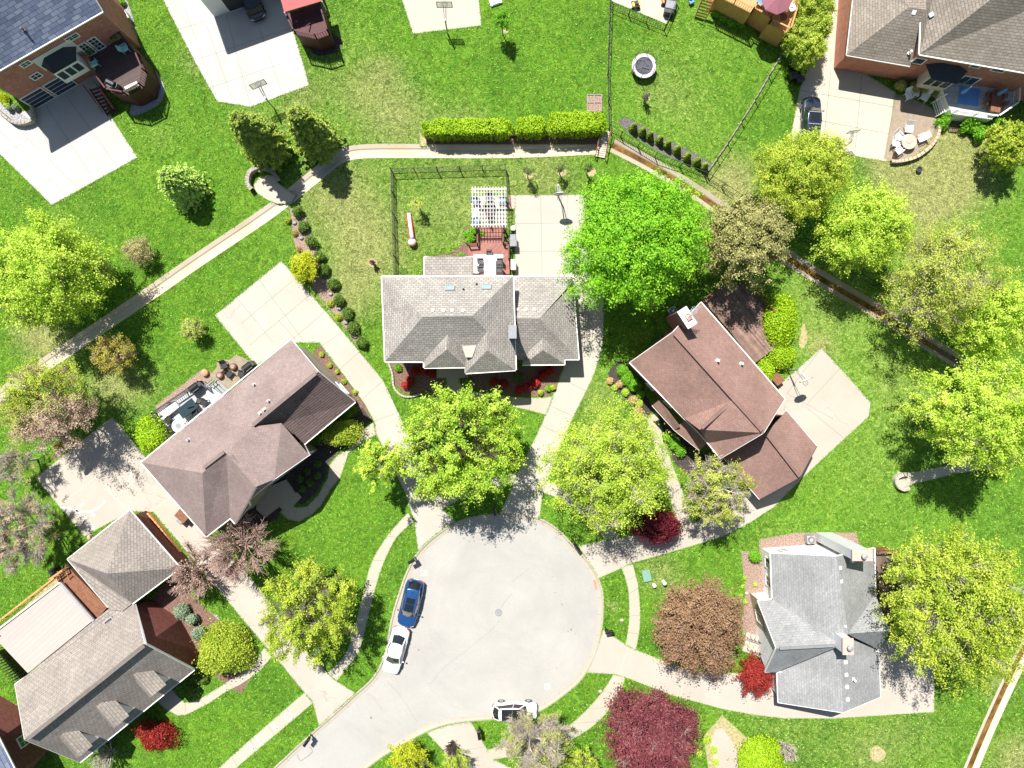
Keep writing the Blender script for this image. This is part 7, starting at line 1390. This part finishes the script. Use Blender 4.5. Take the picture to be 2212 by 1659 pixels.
# ================================================= CARS
def mk_car(L, wd, Ht, paint, kind='suv', name='parked_car'):
    """nose towards -Y, local origin at the centre on the ground"""
    o = lthing(name, 'car'); hb = wd / 2; belt = Ht * .60
    st = [(-.5,.50,.44,.50),(-.492,.70,.34,.56),(-.468,.84,.27,.60),(-.42,.935,.24,.645),(-.30,1,.24,.70),(-.20,1,.24,.76),(-.05,1,.24,.80),(.15,1,.24,.82),(.33,.995,.24,.83),(.42,.95,.26,.82 if kind != 'sedan' else .78),(.468,.87,.30,.78 if kind != 'sedan' else .75),(.492,.74,.36,.70),(.5,.56,.44,.62)]
    bl = belt / .80; V = []; K = 12
    for f, wf, z0, zt in st:
        w_ = hb * wf; z1 = zt * bl; lo = z0 if kind != 'sedan' else z0 * .9
        ring = [(-.55 * w_, lo), (-.9 * w_, lo + .02), (-w_, lo + (z1 - lo) * .35), (-w_ * .985, lo + (z1 - lo) * .72), (-w_ * .92, z1 - .03), (-w_ * .6, z1 + .02), (0, z1 + .045)]
        ring = ring + [(-x, z) for x, z in ring[-2::-1]]; K = len(ring); V += [(x, f * L, z) for x, z in ring]
    mb = MB(); n = len(st); F = [(j * K + i, j * K + (i + 1) % K, (j + 1) * K + (i + 1) % K, (j + 1) * K + i) for j in range(n - 1) for i in range(K)]
    F += [tuple(range(K - 1, -1, -1)), tuple(range((n - 1) * K, n * K))]; mb.add(V, F); mb.build('body', MT[paint], o, subd=1, smoothf=True)
    # greenhouse: windscreen foot, roof front, roof rear, rear window foot
    if kind == 'sedan': y0, y1, y2, y3 = -.235, -.085, .18, .335
    else: y0, y1, y2, y3 = -.235, -.10, .34, .455
    zb = belt - .03; zr = Ht - .05; wb, wr = hb * .90, hb * .70
    c = {k: Vector(v) for k, v in dict(a=(-wb * .88, y0 * L, zb), b=(wb * .88, y0 * L, zb), c=(wr * .92, y1 * L, zr), d=(-wr * .92, y1 * L, zr), e=(-wr * .88, y2 * L, zr), f=(wr * .88, y2 * L, zr), g=(wb * .78, y3 * L, zb), h=(-wb * .78, y3 * L, zb), m=(-wb, .02 * L, zb), n=(wb, .02 * L, zb), p=(-wr * 1.02, .05 * L, zr + .015), q=(wr * 1.02, .05 * L, zr + .015)).items()}
    arc = lambda a, b, bulge: a.lerp(b, .5) + Vector((0, bulge, 0))
    def pane(name, pts): MB().poly(pts).build(name, MT['carglass'], o)
    wm0, wm1 = arc(c['a'], c['b'], -.20), arc(c['d'], c['c'], -.12); MB().add([c['a'], wm0, wm1, c['d'], c['b'], c['c']], [(0, 1, 2, 3), (1, 4, 5, 2)]).build('windscreen', MT['carglass'], o, smoothf=True)
    rm0, rm1 = arc(c['h'], c['g'], .16), arc(c['e'], c['f'], .09); MB().add([c['e'], rm1, rm0, c['h'], c['f'], c['g']], [(0, 1, 2, 3), (1, 4, 5, 2)]).build('rear_window', MT['carglass'], o, smoothf=True)
    pane('side_window', [c['a'], c['d'], c['p'], c['m']]); pane('side_window', [c['m'], c['p'], c['e'], c['h']]); pane('side_window', [c['b'], c['n'], c['q'], c['c']]); pane('side_window', [c['n'], c['g'], c['f'], c['q']])
    rf = MB(); rows = [(y1 - .006, .90, 0), (y1 + .02, .96, .035), (.05, 1.04, .05), (y2 - .03, .94, .035), (y2 + .006, .86, 0)]; V = []
    for f, k_, dz in rows: V += [(x * wr * k_, f * L + (-.10 if f < 0 else .08) * (1 - x * x) * (abs(f - .05) > .01), zr + dz * (1 - abs(x) ** 3) + .012) for x in (-1.03, -.9, -.5, 0, .5, .9, 1.03)]
    rf.add(V, [(j * 7 + i, j * 7 + i + 1, (j + 1) * 7 + i + 1, (j + 1) * 7 + i) for j in range(4) for i in range(6)]); rf.build('roof', MT[paint], o, solid=.05, smoothf=True)
    mb = MB()
    for s_ in (('a', 'd'), ('b', 'c'), ('h', 'e'), ('g', 'f')): mb.bar(c[s_[0]], c[s_[1]], .09, .06)
    mb.bar(c['m'], c['p'], .05, .03); mb.bar(c['n'], c['q'], .05, .03); mb.bar(c['a'], c['h'], .04, .05); mb.bar(c['b'], c['g'], .04, .05); mb.build('pillars', MT[paint], o)
    for x in (-1, 1):
        for y in (-.305, .30):
            t_ = MB().tube((x * (hb - .21), y * L, .34), (x * (hb - .005), y * L, .34), .34, n=22).build('wheel', MT['rubber'], o); MB().tube((x * (hb - .02), y * L, .34), (x * (hb + .008), y * L, .34), .21, n=16).build('rim', MT['galv'], t_)
        MB().box((x * hb * .66, -.468 * L, .62 * bl * .78 + .05), (hb * .36, .12, .12), R(28 * x)).build('headlight', MT['lamp'], o, bevel=.03); MB().box((x * hb * .70, .474 * L, .72 * bl * .88), (hb * .40, .16, .16), R(-30 * x)).build('tail_light', MT['tail'], o, bevel=.03)
        MB().box((x * (hb + .09), y0 * L + .28, zb + .06), (.2, .1, .14)).build('mirror', MT[paint], o, bevel=.03)
        for y in (.0, .2): MB().box((x * hb * .995, y * L + .1, belt * .86), (.03, .18, .03)).build('door_handle', MT['galv'], o)
    MB().box((0, -.498 * L, .42), (hb * 1.1, .06, .2)).build('grille', MT['black'], o, bevel=.02); MB().box((0, .50 * L, .5), (.5, .03, .13)).build('number_plate', MT['white'], o)
    return o
o = mk_car(4.75, 1.9, 1.62, 'bluecar', 'suv'); q = W(889,1299); o.location = (q.x, q.y, -.1); o.rotation_euler = (0, 0, R(-13.5)); o['label'] = 'metallic blue compact car with sunroof parked behind the white sedan'
MB().box((0, .12, 1.645), (.85, 1.35, .012)).build('sunroof', MT['carglass'], o, bevel=.004); MB().bar((-.42, .2, 1.655), (.42, .2, 1.655), .05, .01).build('sunroof_bar', MT['bluecar'], o); MB().box((0, 1.35, 1.66), (.05, .14, .08)).build('antenna', MT['black'], o)
for x in (-1, 1): MB().bar((x * .62, -.3, 1.64), (x * .62, 1.5, 1.62), .04, .05).build('roof_rail', MT['dkgrey'], o)
o = mk_car(4.75, 1.84, 1.44, 'whitecar', 'sedan'); q = W(857,1400); o.location = (q.x, q.y, -.1); o.rotation_euler = (0, 0, R(-15.5)); o['label'] = 'white sedan parked at the left kerb in front of the blue car'
o = mk_car(4.45, 1.8, 1.45, 'whitecar', 'hatch'); q = W(1112,1531); o.location = (q.x, q.y, -.1); o.rotation_euler = (0, 0, R(90.5)); o['label'] = 'white car parked at the bottom kerb under the olive grey branches'
MB().poly([(-.55, -.52, 1.47), (.55, -.52, 1.47), (.55, 1.3, 1.475), (-.55, 1.3, 1.475)]).build('glass_roof', MT['carglass'], o)
o = mk_car(4.7, 1.88, 1.68, 'darkcar', 'suv'); q = W(1745,265); o.location = (q.x, q.y, .005); o.rotation_euler = (0, 0, R(176)); o['label'] = 'dark slate car partly under the yellow green tree on the top right driveway'
MB().poly([(-.45, -.3, 1.70), (.45, -.3, 1.70), (.45, .5, 1.70), (-.45, .5, 1.70)]).build('sunroof', MT['carglass'], o)
for y in (.75, -.42): MB().bar((-.62, y, 1.73), (.62, y, 1.73), .05, .04).build('roof_bar', MT['galv'], o)
o = mk_car(4.6, 1.8, 1.5, 'blackcar', 'sedan'); q = W(545,2); o.location = (q.x, q.y, .005); o.rotation_euler = (0, 0, R(22)); o['label'] = 'black car nosing out of the garage at the top edge'
